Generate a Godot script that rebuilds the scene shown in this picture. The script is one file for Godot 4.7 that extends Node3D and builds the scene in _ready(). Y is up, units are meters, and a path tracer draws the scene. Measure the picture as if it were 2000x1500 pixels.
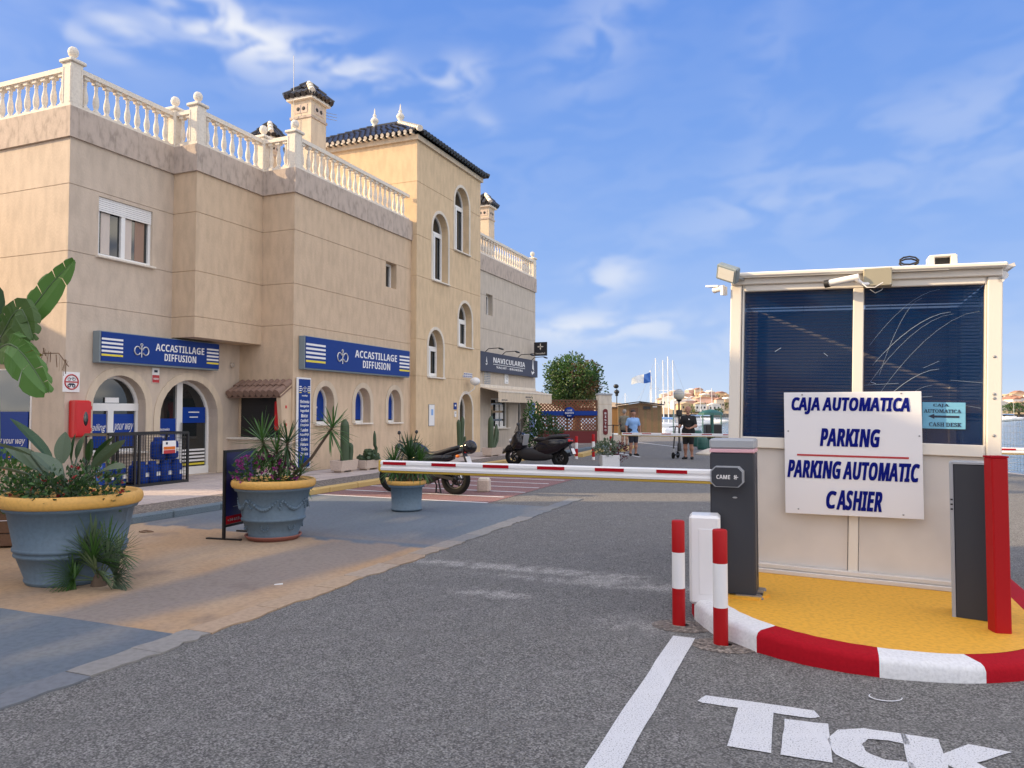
extends Node3D

# ---------- picture geometry: a photo pixel is only a direction; distance comes from ground or wall ----------
const FOC := 1470.0
const EYE := 1.6
const PITCH := 0.0374
const ALPHA := 0.3902
var M := {}
var used := {}
var rng := RandomNumberGenerator.new()
var bframe: Transform3D   # street grid frame: x along the facade, y up, z out of the facade (towards the road)

func ray(px: float, py: float) -> Vector3:
	return Basis(Vector3.RIGHT, PITCH) * Vector3((px - 1000.0) / FOC, (750.0 - py) / FOC, -1.0)
func gp(px: float, py: float, h := 0.0) -> Vector3:
	var r := ray(px, py)
	return Vector3(0, EYE, 0) + r * ((h - EYE) / r.y)
func zp(px: float, py: float, z: float) -> Vector3:
	var r := ray(px, py)
	return Vector3(0, EYE, 0) + r * (z / -r.z)
func fp(px: float, py: float, d: float) -> Vector2:      # (along, height) on the wall plane d metres off the camera
	var r := ray(px, py)
	var n := Vector3(cos(ALPHA), 0, sin(ALPHA))
	var p := Vector3(0, EYE, 0) + r * (-d / n.dot(r))
	return Vector2(p.dot(Vector3(sin(ALPHA), 0, -cos(ALPHA))), p.y)
func standing(px: float, py: float, r: float, h := 0.0) -> Vector3:   # centre of a round thing whose front foot edge shows at the pixel
	var p := gp(px, py, h)
	var k := 1.0 + r / -p.z
	return Vector3(p.x * k, p.y, p.z * k)
func bw(t: float, y: float, d: float) -> Vector3:        # street grid to world
	return bframe * Vector3(t, y, -d)

class MB:
	var st := SurfaceTool.new()
	func _init() -> void:
		st.begin(Mesh.PRIMITIVE_TRIANGLES)
		st.set_smooth_group(-1)
	func smooth(on: bool) -> MB:
		st.set_smooth_group(0 if on else -1)
		return self
	func col(c: Color) -> MB:
		st.set_color(c)
		return self
	func tri(a: Vector3, b: Vector3, c: Vector3) -> void:
		st.add_vertex(a); st.add_vertex(b); st.add_vertex(c)
	func quad(a: Vector3, b: Vector3, c: Vector3, d: Vector3) -> void:
		tri(a, b, c); tri(a, c, d)
	func box(c: Vector3, s: Vector3, b := Basis.IDENTITY, bev := 0.0) -> MB:
		var h := s * 0.5
		if bev <= 0.0:
			var v := []
			for k in 8:
				v.append(c + b * Vector3(h.x if k & 1 else -h.x, h.y if k & 2 else -h.y, h.z if k & 4 else -h.z))
			for q in [[4, 6, 7, 5], [1, 3, 2, 0], [5, 7, 3, 1], [0, 2, 6, 4], [6, 2, 3, 7], [0, 4, 5, 1]]:
				quad(v[q[0]], v[q[1]], v[q[2]], v[q[3]])
		else:
			var i := h - Vector3.ONE * bev
			for ax in 3:
				for sg in [-1.0, 1.0]:
					var u := (ax + 1) % 3
					var w := (ax + 2) % 3
					var p := []
					for q in [[-1, -1], [-1, 1], [1, 1], [1, -1]]:
						var x := Vector3.ZERO
						x[ax] = h[ax] * sg; x[u] = i[u] * q[0]; x[w] = i[w] * q[1]
						p.append(c + b * x)
					if sg > 0: quad(p[0], p[1], p[2], p[3])
					else: quad(p[3], p[2], p[1], p[0])
					for sh in [-1.0, 1.0]:       # edge strips
						var e := []
						for k in [-1.0, 1.0]:
							var x1 := Vector3.ZERO
							x1[ax] = h[ax] * sg; x1[u] = i[u] * sh; x1[w] = i[w] * k
							var x2 := Vector3.ZERO
							x2[ax] = i[ax] * sg; x2[u] = h[u] * sh; x2[w] = i[w] * k
							e.append(c + b * x1); e.append(c + b * x2)
						if sg * sh > 0: quad(e[0], e[2], e[3], e[1])
						else: quad(e[1], e[3], e[2], e[0])
			for sx in [-1.0, 1.0]:
				for sy in [-1.0, 1.0]:
					for sz in [-1.0, 1.0]:
						var a := c + b * Vector3(h.x * sx, i.y * sy, i.z * sz)
						var d := c + b * Vector3(i.x * sx, h.y * sy, i.z * sz)
						var e2 := c + b * Vector3(i.x * sx, i.y * sy, h.z * sz)
						if sx * sy * sz > 0: tri(a, e2, d)
						else: tri(a, d, e2)
		return self
	func bar(a: Vector3, b: Vector3, w: float, h: float, up := Vector3.UP) -> MB:
		var z := (b - a).normalized()
		if absf(z.dot(up)) > 0.98: up = Vector3.RIGHT
		var x := up.cross(z).normalized()
		return box((a + b) * 0.5, Vector3(w, h, a.distance_to(b)), Basis(x, z.cross(x), z))
	func tube(pts: Array, r, n := 8, caps := true) -> MB:
		smooth(true)
		var rings := []
		var x := Vector3.ZERO
		for i in pts.size():
			var d: Vector3 = (pts[mini(i + 1, pts.size() - 1)] - pts[maxi(i - 1, 0)]).normalized()
			if x == Vector3.ZERO: x = (Vector3.UP if absf(d.y) < 0.9 else Vector3.RIGHT).cross(d).normalized()
			x = (x - d * x.dot(d)).normalized()
			var y := d.cross(x)
			var rr: float = r[i] if r is Array else r
			var ring := []
			for k in n:
				var a := TAU * k / n
				ring.append(pts[i] + (x * cos(a) + y * sin(a)) * rr)
			rings.append(ring)
		for i in pts.size() - 1:
			for k in n:
				var k2 := (k + 1) % n
				quad(rings[i][k], rings[i + 1][k], rings[i + 1][k2], rings[i][k2])
		smooth(false)
		if caps:
			for k in range(1, n - 1):
				tri(rings[0][0], rings[0][k], rings[0][k + 1])
				tri(rings[-1][0], rings[-1][k + 1], rings[-1][k])
		return self
	func lathe(prof: Array, n: int, o := Vector3.ZERO, b := Basis.IDENTITY, sm := true) -> MB:
		smooth(sm)
		for i in prof.size() - 1:
			for k in n:
				var a := TAU * k / n
				var c := TAU * (k + 1) / n
				var p: Vector2 = prof[i]
				var q: Vector2 = prof[i + 1]
				var v0 := o + b * Vector3(cos(a) * p.x, p.y, sin(a) * p.x)
				var v1 := o + b * Vector3(cos(c) * p.x, p.y, sin(c) * p.x)
				var v2 := o + b * Vector3(cos(c) * q.x, q.y, sin(c) * q.x)
				var v3 := o + b * Vector3(cos(a) * q.x, q.y, sin(a) * q.x)
				if q.x > 1e-5: tri(v0, v2, v3)
				if p.x > 1e-5: tri(v0, v1, v2)
		smooth(false)
		return self
	func ball(o: Vector3, r: Vector3, n := 12) -> MB:
		var prof := []
		for i in n / 2 + 1:
			var a := -PI / 2 + PI * i / (n / 2)
			prof.append(Vector2(cos(a) if i > 0 and i < n / 2 else 0.0, sin(a)))
		return lathe(prof, n, o, Basis.from_scale(r))
	func prism(poly: PackedVector2Array, z0: float, z1: float, xf := Transform3D.IDENTITY) -> MB:
		var p := poly
		if Geometry2D.is_polygon_clockwise(p): p.reverse()
		var t := Geometry2D.triangulate_polygon(p)
		for i in range(0, t.size(), 3):
			var a := p[t[i]]
			var b := p[t[i + 1]]
			var c := p[t[i + 2]]
			if (b - a).cross(c - a) < 0:
				var s := b
				b = c; c = s
			tri(xf * Vector3(a.x, a.y, z1), xf * Vector3(c.x, c.y, z1), xf * Vector3(b.x, b.y, z1))
			if z0 != z1: tri(xf * Vector3(a.x, a.y, z0), xf * Vector3(b.x, b.y, z0), xf * Vector3(c.x, c.y, z0))
		if z0 != z1:
			for i in p.size():
				var a := p[i]
				var b := p[(i + 1) % p.size()]
				quad(xf * Vector3(a.x, a.y, z0), xf * Vector3(a.x, a.y, z1), xf * Vector3(b.x, b.y, z1), xf * Vector3(b.x, b.y, z0))
		return self
	func ribbon(pts: Array, wid: Array, side: Vector3, fold := 0.0, up := Vector3.UP) -> MB:   # a leaf blade folded along its rib
		for i in pts.size() - 1:
			var d: Vector3 = (pts[i + 1] - pts[i]).normalized()
			var s := (side - d * side.dot(d)).normalized()
			var u := s.cross(d)
			if u.dot(up) < 0: u = -u
			var a0: Vector3 = pts[i] + s * wid[i] + u * fold * wid[i]
			var b0: Vector3 = pts[i] - s * wid[i] + u * fold * wid[i]
			var a1: Vector3 = pts[i + 1] + s * wid[i + 1] + u * fold * wid[i + 1]
			var b1: Vector3 = pts[i + 1] - s * wid[i + 1] + u * fold * wid[i + 1]
			quad(pts[i], pts[i + 1], a1, a0)
			quad(pts[i + 1], pts[i], b0, b1)
		return self
	func quad_sheet(rows: Array) -> MB:       # curved sheet across z: rows of [x, y, half width]
		smooth(true)
		for i in rows.size() - 1:
			for k in 8:
				var f0 := k / 4.0 - 1.0
				var f1 := (k + 1) / 4.0 - 1.0
				var p := []
				for q in [[rows[i], f0], [rows[i + 1], f0], [rows[i + 1], f1], [rows[i], f1]]:
					p.append(Vector3(q[0][0] - .12 * q[1] * q[1], q[0][1], q[0][2] * q[1]))
				quad(p[0], p[1], p[2], p[3])
		return self
	func add(m: Mesh, xf: Transform3D) -> MB:
		st.append_from(m, 0, xf)
		return self
	func mesh() -> ArrayMesh:
		st.generate_normals()
		return st.commit()

# ---------- naming ----------
func numbered(n: String) -> String:
	if not used.has(n):
		used[n] = 0
		return n
	used[n] += 1
	return "%s_%03d" % [n, used[n]]
func tag(o: Node, label: String, category: String, group := "") -> Node:
	o.set_meta("label", label); o.set_meta("category", category)
	if group != "": o.set_meta("group", group)
	return o
func thing(called: String, label: String, category: String, xf := Transform3D.IDENTITY, group := "") -> Node3D:
	var o := Node3D.new()
	o.name = numbered(called)
	add_child(o)
	o.transform = xf
	tag(o, label, category, group)
	return o
func part(called: String, mb, m: Material, parent: Node, xf := Transform3D.IDENTITY) -> MeshInstance3D:
	var o := MeshInstance3D.new()
	o.mesh = mb.mesh() if mb is MB else mb
	o.material_override = m
	o.transform = xf
	o.name = called if parent != self else numbered(called)
	parent.add_child(o, true)
	return o
func struct(called: String, mb, m: Material, parent: Node = self, xf := Transform3D.IDENTITY) -> MeshInstance3D:
	var o := part(called, mb, m, parent, xf)
	if parent == self: o.set_meta("kind", "structure")
	return o
func at(p: Vector3, turn := 0.0) -> Transform3D:
	return Transform3D(Basis(Vector3.UP, turn), p)

# ---------- materials ----------
func lin(r: float, g: float, b: float) -> Color:
	return Color(r, g, b).linear_to_srgb()
func noise_tex(size: int, freq: float, ramp: Array, seed_: int, oct := 4, normal := 0.0, type := FastNoiseLite.TYPE_SIMPLEX_SMOOTH) -> Texture2D:
	var n := FastNoiseLite.new()
	n.noise_type = type; n.frequency = freq; n.fractal_octaves = oct; n.seed = seed_
	var im := n.get_seamless_image(size, size, false, false, 0.15)
	im.convert(Image.FORMAT_RGBA8)
	if normal > 0.0:
		im.bump_map_to_normal_map(normal)
		return ImageTexture.create_from_image(im)
	var g := Gradient.new()
	g.offsets = PackedFloat32Array(ramp.map(func(x): return x[0]))
	g.colors = PackedColorArray(ramp.map(func(x): return x[1]))
	for y in size:
		for x in size:
			im.set_pixel(x, y, g.sample(im.get_pixel(x, y).r))
	return ImageTexture.create_from_image(im)
func mat(key: String, c: Color, rough := 0.8, metal := 0.0) -> StandardMaterial3D:
	var m := StandardMaterial3D.new()
	m.albedo_color = c; m.roughness = rough; m.metallic = metal
	m.resource_name = key
	M[key] = m
	return m
func tri_mat(key: String, c: Color, rough: float, tex: Texture2D, scale: float, nrm: Texture2D = null, ns := 0.5, world := true) -> StandardMaterial3D:
	var m := mat(key, c, rough)
	m.albedo_texture = tex
	m.uv1_triplanar = true; m.uv1_world_triplanar = world
	m.uv1_scale = Vector3.ONE * scale
	if nrm:
		m.normal_enabled = true; m.normal_texture = nrm; m.normal_scale = ns
	return m
func g1(v: float) -> Color:
	return Color(v, v, v)

func text(mb: MB, s: String, w: float, h: float, xf: Transform3D, bold := true, serif := false, shear := 0.0, depth := 0.003) -> void:
	var sf := SystemFont.new()
	sf.font_names = PackedStringArray(["Droid Serif" if serif else "Droid Sans"])
	sf.font_weight = 700 if bold else 400
	var t := TextMesh.new()
	t.font = sf; t.text = s; t.font_size = 32; t.pixel_size = 0.01; t.depth = 0.01; t.curve_step = 2.0
	var a := t.get_mesh_arrays()
	if a.is_empty() or a[0] == null: return
	var v: PackedVector3Array = a[Mesh.ARRAY_VERTEX]
	var ix = a[Mesh.ARRAY_INDEX]
	var lo := Vector3.ONE * 1e9
	var hi := -lo
	for p in v:
		lo = lo.min(p); hi = hi.max(p)
	var sz := hi - lo
	var out := PackedVector3Array()
	for p in v:
		var q := (p - (lo + hi) * 0.5)
		q = Vector3(q.x * w / sz.x, q.y * h / sz.y, q.z / 0.01 * depth)
		q.x += q.y * shear
		out.append(xf * q)
	mb.smooth(false)
	if ix != null and ix.size() > 0:
		for i in ix: mb.st.add_vertex(out[i])
	else:
		for p in out: mb.st.add_vertex(p)

func _ready() -> void:
	rng.seed = 7
	bframe = Transform3D(Basis(Vector3(sin(ALPHA), 0, -cos(ALPHA)), Vector3.UP, Vector3(cos(ALPHA), 0, sin(ALPHA))), Vector3.ZERO)
	set_view()
	make_materials()
	ground()
	surroundings()
	building()
	shop_fronts()
	booth()
	barriers()
	planters()
	vehicles()
	street_things()
	far_things()
	people()

func set_view() -> void:
	var cam := Camera3D.new()
	cam.name = "camera"
	cam.fov = rad_to_deg(2.0 * atan(750.0 / FOC))
	cam.position = Vector3(0, EYE, 0)
	cam.rotation = Vector3(PITCH, 0, 0)
	cam.near = 0.05; cam.far = 3000.0
	add_child(cam)
	cam.current = true
	var sun := DirectionalLight3D.new()
	sun.name = "sun"
	var el := deg_to_rad(23.5)
	var to_sun := Vector3(-cos(el), sin(el), 0.0)
	add_child(sun)
	sun.look_at_from_position(Vector3.ZERO, -to_sun, Vector3.UP)
	sun.light_energy = 0.82
	sun.light_color = Color(1.0, 0.87, 0.68)
	sun.light_angular_distance = 0.6
	sun.shadow_enabled = true
	var we := WorldEnvironment.new()
	we.name = "environment"
	var e := Environment.new()
	e.background_mode = Environment.BG_SKY
	e.tonemap_mode = Environment.TONE_MAPPER_LINEAR
	e.tonemap_exposure = 2.6
	e.sdfgi_enabled = true; e.ssao_enabled = true; e.ssil_enabled = true
	var sky := Sky.new()
	var pm := PanoramaSkyMaterial.new()
	pm.panorama = sky_image(to_sun)
	sky.sky_material = pm
	e.sky = sky
	we.environment = e
	add_child(we)

func sky_image(to_sun: Vector3) -> ImageTexture:
	var w := 2048
	var h := 1024
	var im := Image.create(w, h, false, Image.FORMAT_RGBF)
	var n1 := FastNoiseLite.new()
	n1.seed = 11; n1.frequency = 1.6; n1.fractal_octaves = 5; n1.noise_type = FastNoiseLite.TYPE_SIMPLEX_SMOOTH
	var n2 := FastNoiseLite.new()
	n2.seed = 23; n2.frequency = 0.8; n2.fractal_octaves = 3
	# thicker patches of cloud: photo direction, width, height (in picture units of 1000 px), strength, tilt
	var puffs := []
	for q in [[440, 55, .09, .055, .58, .35], [590, 105, .13, .045, .58, .3], [710, 140, .09, .04, .5, .2], [235, 50, .045, .02, .5, .2], [165, 75, .06, .018, .35, .3],
			[890, 160, .05, .04, .5, -.3], [1195, 540, .06, .035, .6, -.1], [1100, 640, .10, .03, .45, 0], [1220, 640, .12, .03, .45, 0], [1170, 60, .10, .10, .2, -.5], [1500, 110, .05, .22, .08, 0],
			[1800, 230, .30, .05, .13, -.25], [1900, 330, .30, .05, .12, -.2], [1940, 250, .10, .06, .10, 0], [1450, 420, .2, .04, .14, -.2], [330, 25, .06, .03, .3, .2], [950, 240, .03, .02, .25, .4], [1500, 650, .5, .06, .2, 0]]:
		var r := ray(q[0], q[1]).normalized()
		puffs.append([r, q[2], q[3], q[4], q[5]])
	var top := Vector3(0.105, 0.255, 0.73)
	var mid := Vector3(0.255, 0.455, 0.89)
	var hor := Vector3(0.64, 0.75, 0.90)
	var view := ray(1000, 750).normalized()
	for y in h:
		var el := (0.5 - (y + 0.5) / h) * PI
		if el < -0.03:
			im.fill_rect(Rect2i(0, y, w, h - y), Color(0.2, 0.2, 0.2))
			break
		for x in w:
			var az := (x + 0.5) / w * TAU
			var d := Vector3(sin(az) * cos(el), sin(el), -cos(az) * cos(el))
			var e := clampf(d.y, 0.0, 1.0)
			var c: Vector3 = hor.lerp(mid, 1.0 - exp(-e / 0.115))
			c = c.lerp(top, smoothstep(0.0, 0.72, e))
			# the sky grows paler and brighter round a low sun
			var cs := clampf(d.dot(to_sun), 0.0, 1.0)
			c += Vector3(1.25, 1.10, 0.88) * (1.3 * pow(cs, 7.0) + 2.0 * pow(cs, 24.0))
			# cloud: wisps in front; out of view, bright cloud added to fill the shade
			var p := Vector3(d.x * 4.0 + d.y * 2.5, d.y * 11.0 - d.x * 1.5, d.z * 4.0)
			var wq := n2.get_noise_3dv(p * 1.5) * 0.6
			var f := n1.get_noise_3dv(p + Vector3(wq, wq * 0.5, -wq)) * 0.5 + 0.5
			var thick := 0.0
			if d.z < -0.2 and e < 0.75:
				for q in puffs:
					var v: Vector3 = d - q[0]
					if absf(v.x) < q[1] * 2.5 and absf(v.y) < (q[2] + q[1] * absf(q[4])) * 2.5:
						var uu: float = v.x / (q[1] * .62)
						var vv: float = (v.y + v.x * q[4]) / (q[2] * .62)
						thick += q[3] * exp(-(uu * uu + vv * vv) * 0.9)
			thick = minf(thick, 1.0)
			var veil := 0.04 * smoothstep(0.45, 0.75, n2.get_noise_3dv(p * 0.4 + Vector3(5, 1, 2)) * 0.5 + 0.5) + 0.03
			var a := clampf(thick * smoothstep(0.30, 0.68, f + thick * 0.10) + veil * smoothstep(.3, .7, f), 0.0, 0.9)
			var fill_cloud := smoothstep(.70, .35, d.dot(view)) * smoothstep(0.20, 0.48, n2.get_noise_3dv(d * 5.0 + Vector3(2, 7, 3)) * 0.35 + f * .65)
			var lit := Vector3(0.92, 0.93, 0.96).lerp(Vector3(0.70, 0.76, 0.86), clampf((0.45 - e) * 1.2, 0, 0.6))
			c = c.lerp(lit, a)
			c = c.lerp(Vector3(2.75, 2.5, 2.12), fill_cloud * .92)
			c *= 0.40
			im.set_pixel(x, y, Color(c.x, c.y, c.z))
	return ImageTexture.create_from_image(im)

func make_materials() -> void:
	var grit := noise_tex(1024, 0.21, [[0.0, g1(.34)], [0.30, g1(.56)], [0.5, g1(.72)], [0.66, g1(.87)], [0.80, g1(1.0)]], 3, 3, 0.0, FastNoiseLite.TYPE_VALUE)
	var grit_n := noise_tex(1024, 0.16, [], 3, 3, 7.0)
	var plaster := noise_tex(512, 0.012, [[0.2, g1(.925)], [0.5, g1(.97)], [0.8, g1(1.0)]], 5, 6)
	var weathered := noise_tex(512, 0.02, [[0.15, g1(.80)], [0.34, g1(.92)], [0.5, g1(.97)], [0.8, g1(1.0)]], 15, 6)
	var plaster_n := noise_tex(512, 0.10, [], 6, 4, 2.5)
	var speck := noise_tex(512, 0.03, [[0.2, g1(.92)], [0.45, g1(.97)], [0.7, g1(1.0)]], 9, 6)
	var worn := noise_tex(1024, 0.05, [[0.0, g1(.45)], [0.22, g1(.55)], [0.27, g1(.93)], [0.7, g1(1.0)]], 14, 6)
	var fine_n := noise_tex(512, 0.05, [], 19, 5, 3.0)
	var m := tri_mat("asphalt", Color.WHITE, 0.95, grit, 0.62, grit_n, 0.3)
	m.vertex_color_use_as_albedo = true
	m = tri_mat("painted_ground", Color.WHITE, 0.85, speck, 0.9, grit_n, 0.12)
	m.vertex_color_use_as_albedo = true
	tri_mat("road_paint", lin(.74, .75, .77), 0.8, worn, 1.7, grit_n, 0.5)
	tri_mat("bay_red", lin(.27, .15, .145), 0.9, worn, 0.35, grit_n, 0.5)
	tri_mat("pebble", lin(.44, .38, .33), 0.95, grit, 0.25, grit_n, 1.0)
	for q in [["slab", .50, .43, .40], ["slab_b", .47, .40, .375], ["slab_c", .53, .46, .42]]:
		tri_mat(q[0], lin(q[1], q[2], q[3]), 0.9, speck, 0.8, fine_n, 0.3)
	tri_mat("joint", lin(.25, .22, .20), 0.95, speck, 0.8)
	for q in [["plaster_beige", .60, .50, .405], ["plaster_warm", .64, .49, .345], ["plaster_tower", .70, .53, .34], ["plaster_grey", .58, .51, .43], ["plaster_band", .54, .45, .385], ["plaster_trim", .66, .55, .42], ["plaster_white", .74, .67, .57]]:
		tri_mat(q[0], lin(q[1], q[2], q[3]), 0.92, weathered if q[0] == "plaster_band" else plaster, 0.55, plaster_n, 0.25).uv1_scale = Vector3(.75, .22, .75)
	tri_mat("cast_stone", lin(.78, .72, .63), 0.85, speck, 0.9, fine_n, 0.15)
	tri_mat("planter_stone", lin(.60, .49, .41), 0.9, speck, 1.4, fine_n, 0.3)
	tri_mat("tile_dark", lin(.022, .022, .027), 0.28, speck, 2.0)
	tri_mat("tile_clay", lin(.26, .165, .125), 0.8, plaster, 2.0, fine_n, 0.3)
	mat("white_pvc", lin(.80, .80, .79), 0.4)
	mat("glass", lin(.012, .016, .018), 0.04).metallic_specular = 0.7
	mat("dark_inside", lin(.05, .05, .052), 0.9)  # dark colour painted for the shade inside openings
	mat("curtain", lin(.62, .55, .50), 0.95)
	mat("curtain_brown", lin(.33, .22, .17), 0.95)
	mat("sign_blue", lin(.007, .040, .23), 0.4).metallic_specular = 0.3
	mat("poster_blue", lin(.008, .045, .28), 0.35).metallic_specular = 0.3
	mat("sign_grey", lin(.20, .25, .28), 0.45)
	mat("sign_white", lin(.80, .80, .80), 0.5)
	mat("sign_yellow", lin(.75, .62, .05), 0.5)
	mat("sign_black", lin(.012, .012, .018), 0.4)
	mat("sign_navy", lin(.03, .032, .06), 0.5)
	mat("silver", lin(.62, .62, .62), 0.35, 0.6)
	mat("red_paint", lin(.40, .005, .008), 0.5).metallic_specular = 0.35
	mat("red_box", lin(.58, .012, .016), 0.35)
	mat("sign_red", lin(.45, .03, .035), 0.5)
	mat("black_metal", lin(.012, .012, .013), 0.45)
	mat("black_plastic", lin(.016, .016, .018), 0.5)
	mat("black_gloss", lin(.008, .008, .011), 0.12)
	mat("rubber", lin(.014, .014, .014), 0.85).metallic_specular = 0.2
	mat("chrome", lin(.60, .60, .60), 0.22, 0.9)
	mat("grey_metal", lin(.34, .35, .36), 0.5, 0.3)
	mat("cream_metal", lin(.78, .735, .66), 0.45)
	tri_mat("cream_panel", lin(.69, .65, .61), 0.5, noise_tex(256, 0.01, [[0.25, g1(.95)], [0.6, g1(1.0)]], 51), 0.5)
	tri_mat("kerb_white", lin(.76, .77, .79), 0.75, speck, 2.2, fine_n, 0.5)
	tri_mat("kerb_red", lin(.40, .006, .016), 0.8, speck, 2.2, fine_n, 0.5).metallic_specular = 0.25
	tri_mat("kerb_yellow", lin(.60, .42, .16), 0.8, worn, 1.2, fine_n, 0.5)
	tri_mat("kerb_blue", lin(.14, .185, .22), 0.8, worn, 0.9, fine_n, 0.4)
	tri_mat("island_yellow", lin(.78, .40, .035), 0.75, speck, 1.3, fine_n, 0.4)
	tri_mat("pot_blue", lin(.115, .175, .235), 0.6, speck, 1.2)
	tri_mat("pot_rim", lin(.72, .41, .10), 0.55, speck, 1.5)
	tri_mat("terracotta", lin(.30, .11, .085), 0.7, speck, 2.0)
	tri_mat("soil", lin(.045, .032, .022), 1.0, grit, 1.0)
	tri_mat("wood_brown", lin(.16, .085, .05), 0.8, speck, 1.5)
	tri_mat("wood_hut", lin(.24, .15, .085), 0.85, speck, 0.6)
	mat("cabinet_dark", lin(.030, .034, .045), 0.5)
	mat("cabinet_grey", lin(.36, .38, .41), 0.5)
	mat("cabinet_pink", lin(.72, .42, .47), 0.5)
	mat("arm_white", lin(.80, .80, .81), 0.35)
	mat("arm_yellow", lin(.55, .36, .04), 0.5)
	mat("text_blue", lin(.006, .012, .19), 0.85).metallic_specular = 0.2
	mat("text_dark", lin(.02, .03, .06), 0.6)
	mat("skin", lin(.42, .23, .16), 0.55)
	mat("skin_tan", lin(.36, .18, .12), 0.55)
	mat("hair", lin(.03, .022, .018), 0.7)
	mat("hair_grey", lin(.30, .27, .25), 0.7)
	mat("cloth_black", lin(.012, .012, .014), 0.9)
	mat("cloth_blue", lin(.24, .42, .74), 0.9)
	mat("cloth_olive", lin(.20, .19, .15), 0.9)
	mat("cloth_navy", lin(.018, .02, .035), 0.9)
	for q in [["leaf_green", .045, .115, .022], ["leaf_dark", .022, .06, .018], ["leaf_grey", .085, .125, .075], ["leaf_banana", .07, .17, .03], ["leaf_yellow", .30, .26, .04], ["leaf_dry", .20, .12, .07], ["leaf_tree", .05, .105, .02], ["leaf_rust", .14, .075, .03], ["leaf_olive", .12, .14, .045], ["leaf_palm", .10, .15, .075], ["cactus", .05, .085, .04], ["flower_purple", .27, .03, .21], ["flower_red", .34, .012, .015], ["flower_orange", .75, .20, .02]]:
		var l := mat(q[0], lin(q[1], q[2], q[3]), 0.5)
		if q[0] != "cactus":
			l.backlight_enabled = true
			l.backlight = lin(q[1] * .6, q[2] * .6, q[3] * .4)
	var bg := mat("booth_glass", Color(.0, .15, .33, .56), 0.05)
	bg.metallic_specular = 0.18
	bg.transparency = BaseMaterial3D.TRANSPARENCY_ALPHA
	mat("blind_slat", lin(.42, .66, .78), 0.6)
	mat("poster_navy", lin(.012, .014, .10), 0.35)
	var sg := mat("screen_smoke", Color(.03, .04, .05, .55), 0.06)
	sg.transparency = BaseMaterial3D.TRANSPARENCY_ALPHA
	mat("maroon", lin(.16, .022, .025), 0.7)
	mat("wood_red", lin(.22, .075, .04), 0.8)
	tri_mat("wood_olive", lin(.20, .15, .08), 0.85, speck, 0.6)
	mat("flower_wine", lin(.10, .015, .03), 0.7)
	mat("tile_violet", lin(.16, .17, .42), 0.3)
	mat("orange_wall", lin(.55, .26, .08), 0.8)
	mat("lamp_globe", lin(.55, .53, .45), 0.2)
	mat("green_metal", lin(.02, .10, .085), 0.5)
	mat("mesh_wire", lin(.16, .19, .22), 0.5)
	mat("far_ground", lin(.38, .29, .19), 1.0)
	mat("dark_rock", lin(.07, .07, .075), 1.0)
	mat("far_white", lin(.75, .72, .68), 0.9)
	mat("far_cream", lin(.66, .55, .43), 0.9)
	mat("far_ochre", lin(.55, .40, .25), 0.9)
	mat("far_pink", lin(.55, .36, .30), 0.9)
	mat("far_roof", lin(.36, .19, .13), 0.9)
	mat("mast", lin(.75, .75, .76), 0.4)
	mat("flag_blue", lin(.03, .12, .45), 0.8)
	mat("scratch", lin(.50, .60, .68), 0.5)
	mat("sticker_blue", lin(.18, .47, .66), 0.6)
	mat("film_patch", lin(.02, .16, .26), 0.4)
	mat("sign_board", lin(.80, .80, .83), 0.45)
	mat("khaki", lin(.36, .33, .24), 0.6)
	mat("flood_glass", lin(.62, .63, .62), 0.1)
	mat("bark", lin(.12, .085, .06), 0.95)
	var w := tri_mat("water", lin(.10, .19, .24), 0.12, noise_tex(256, 0.02, [[0.3, g1(.9)], [0.7, g1(1.0)]], 31), 0.05, noise_tex(512, 0.03, [], 33, 4, 9.0), 0.35)
	w.metallic_specular = 0.6

# ---------- ground ----------
func fbm(n: FastNoiseLite, x: float, y: float) -> float:
	return n.get_noise_2d(x, y) * 0.5 + 0.5

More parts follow.
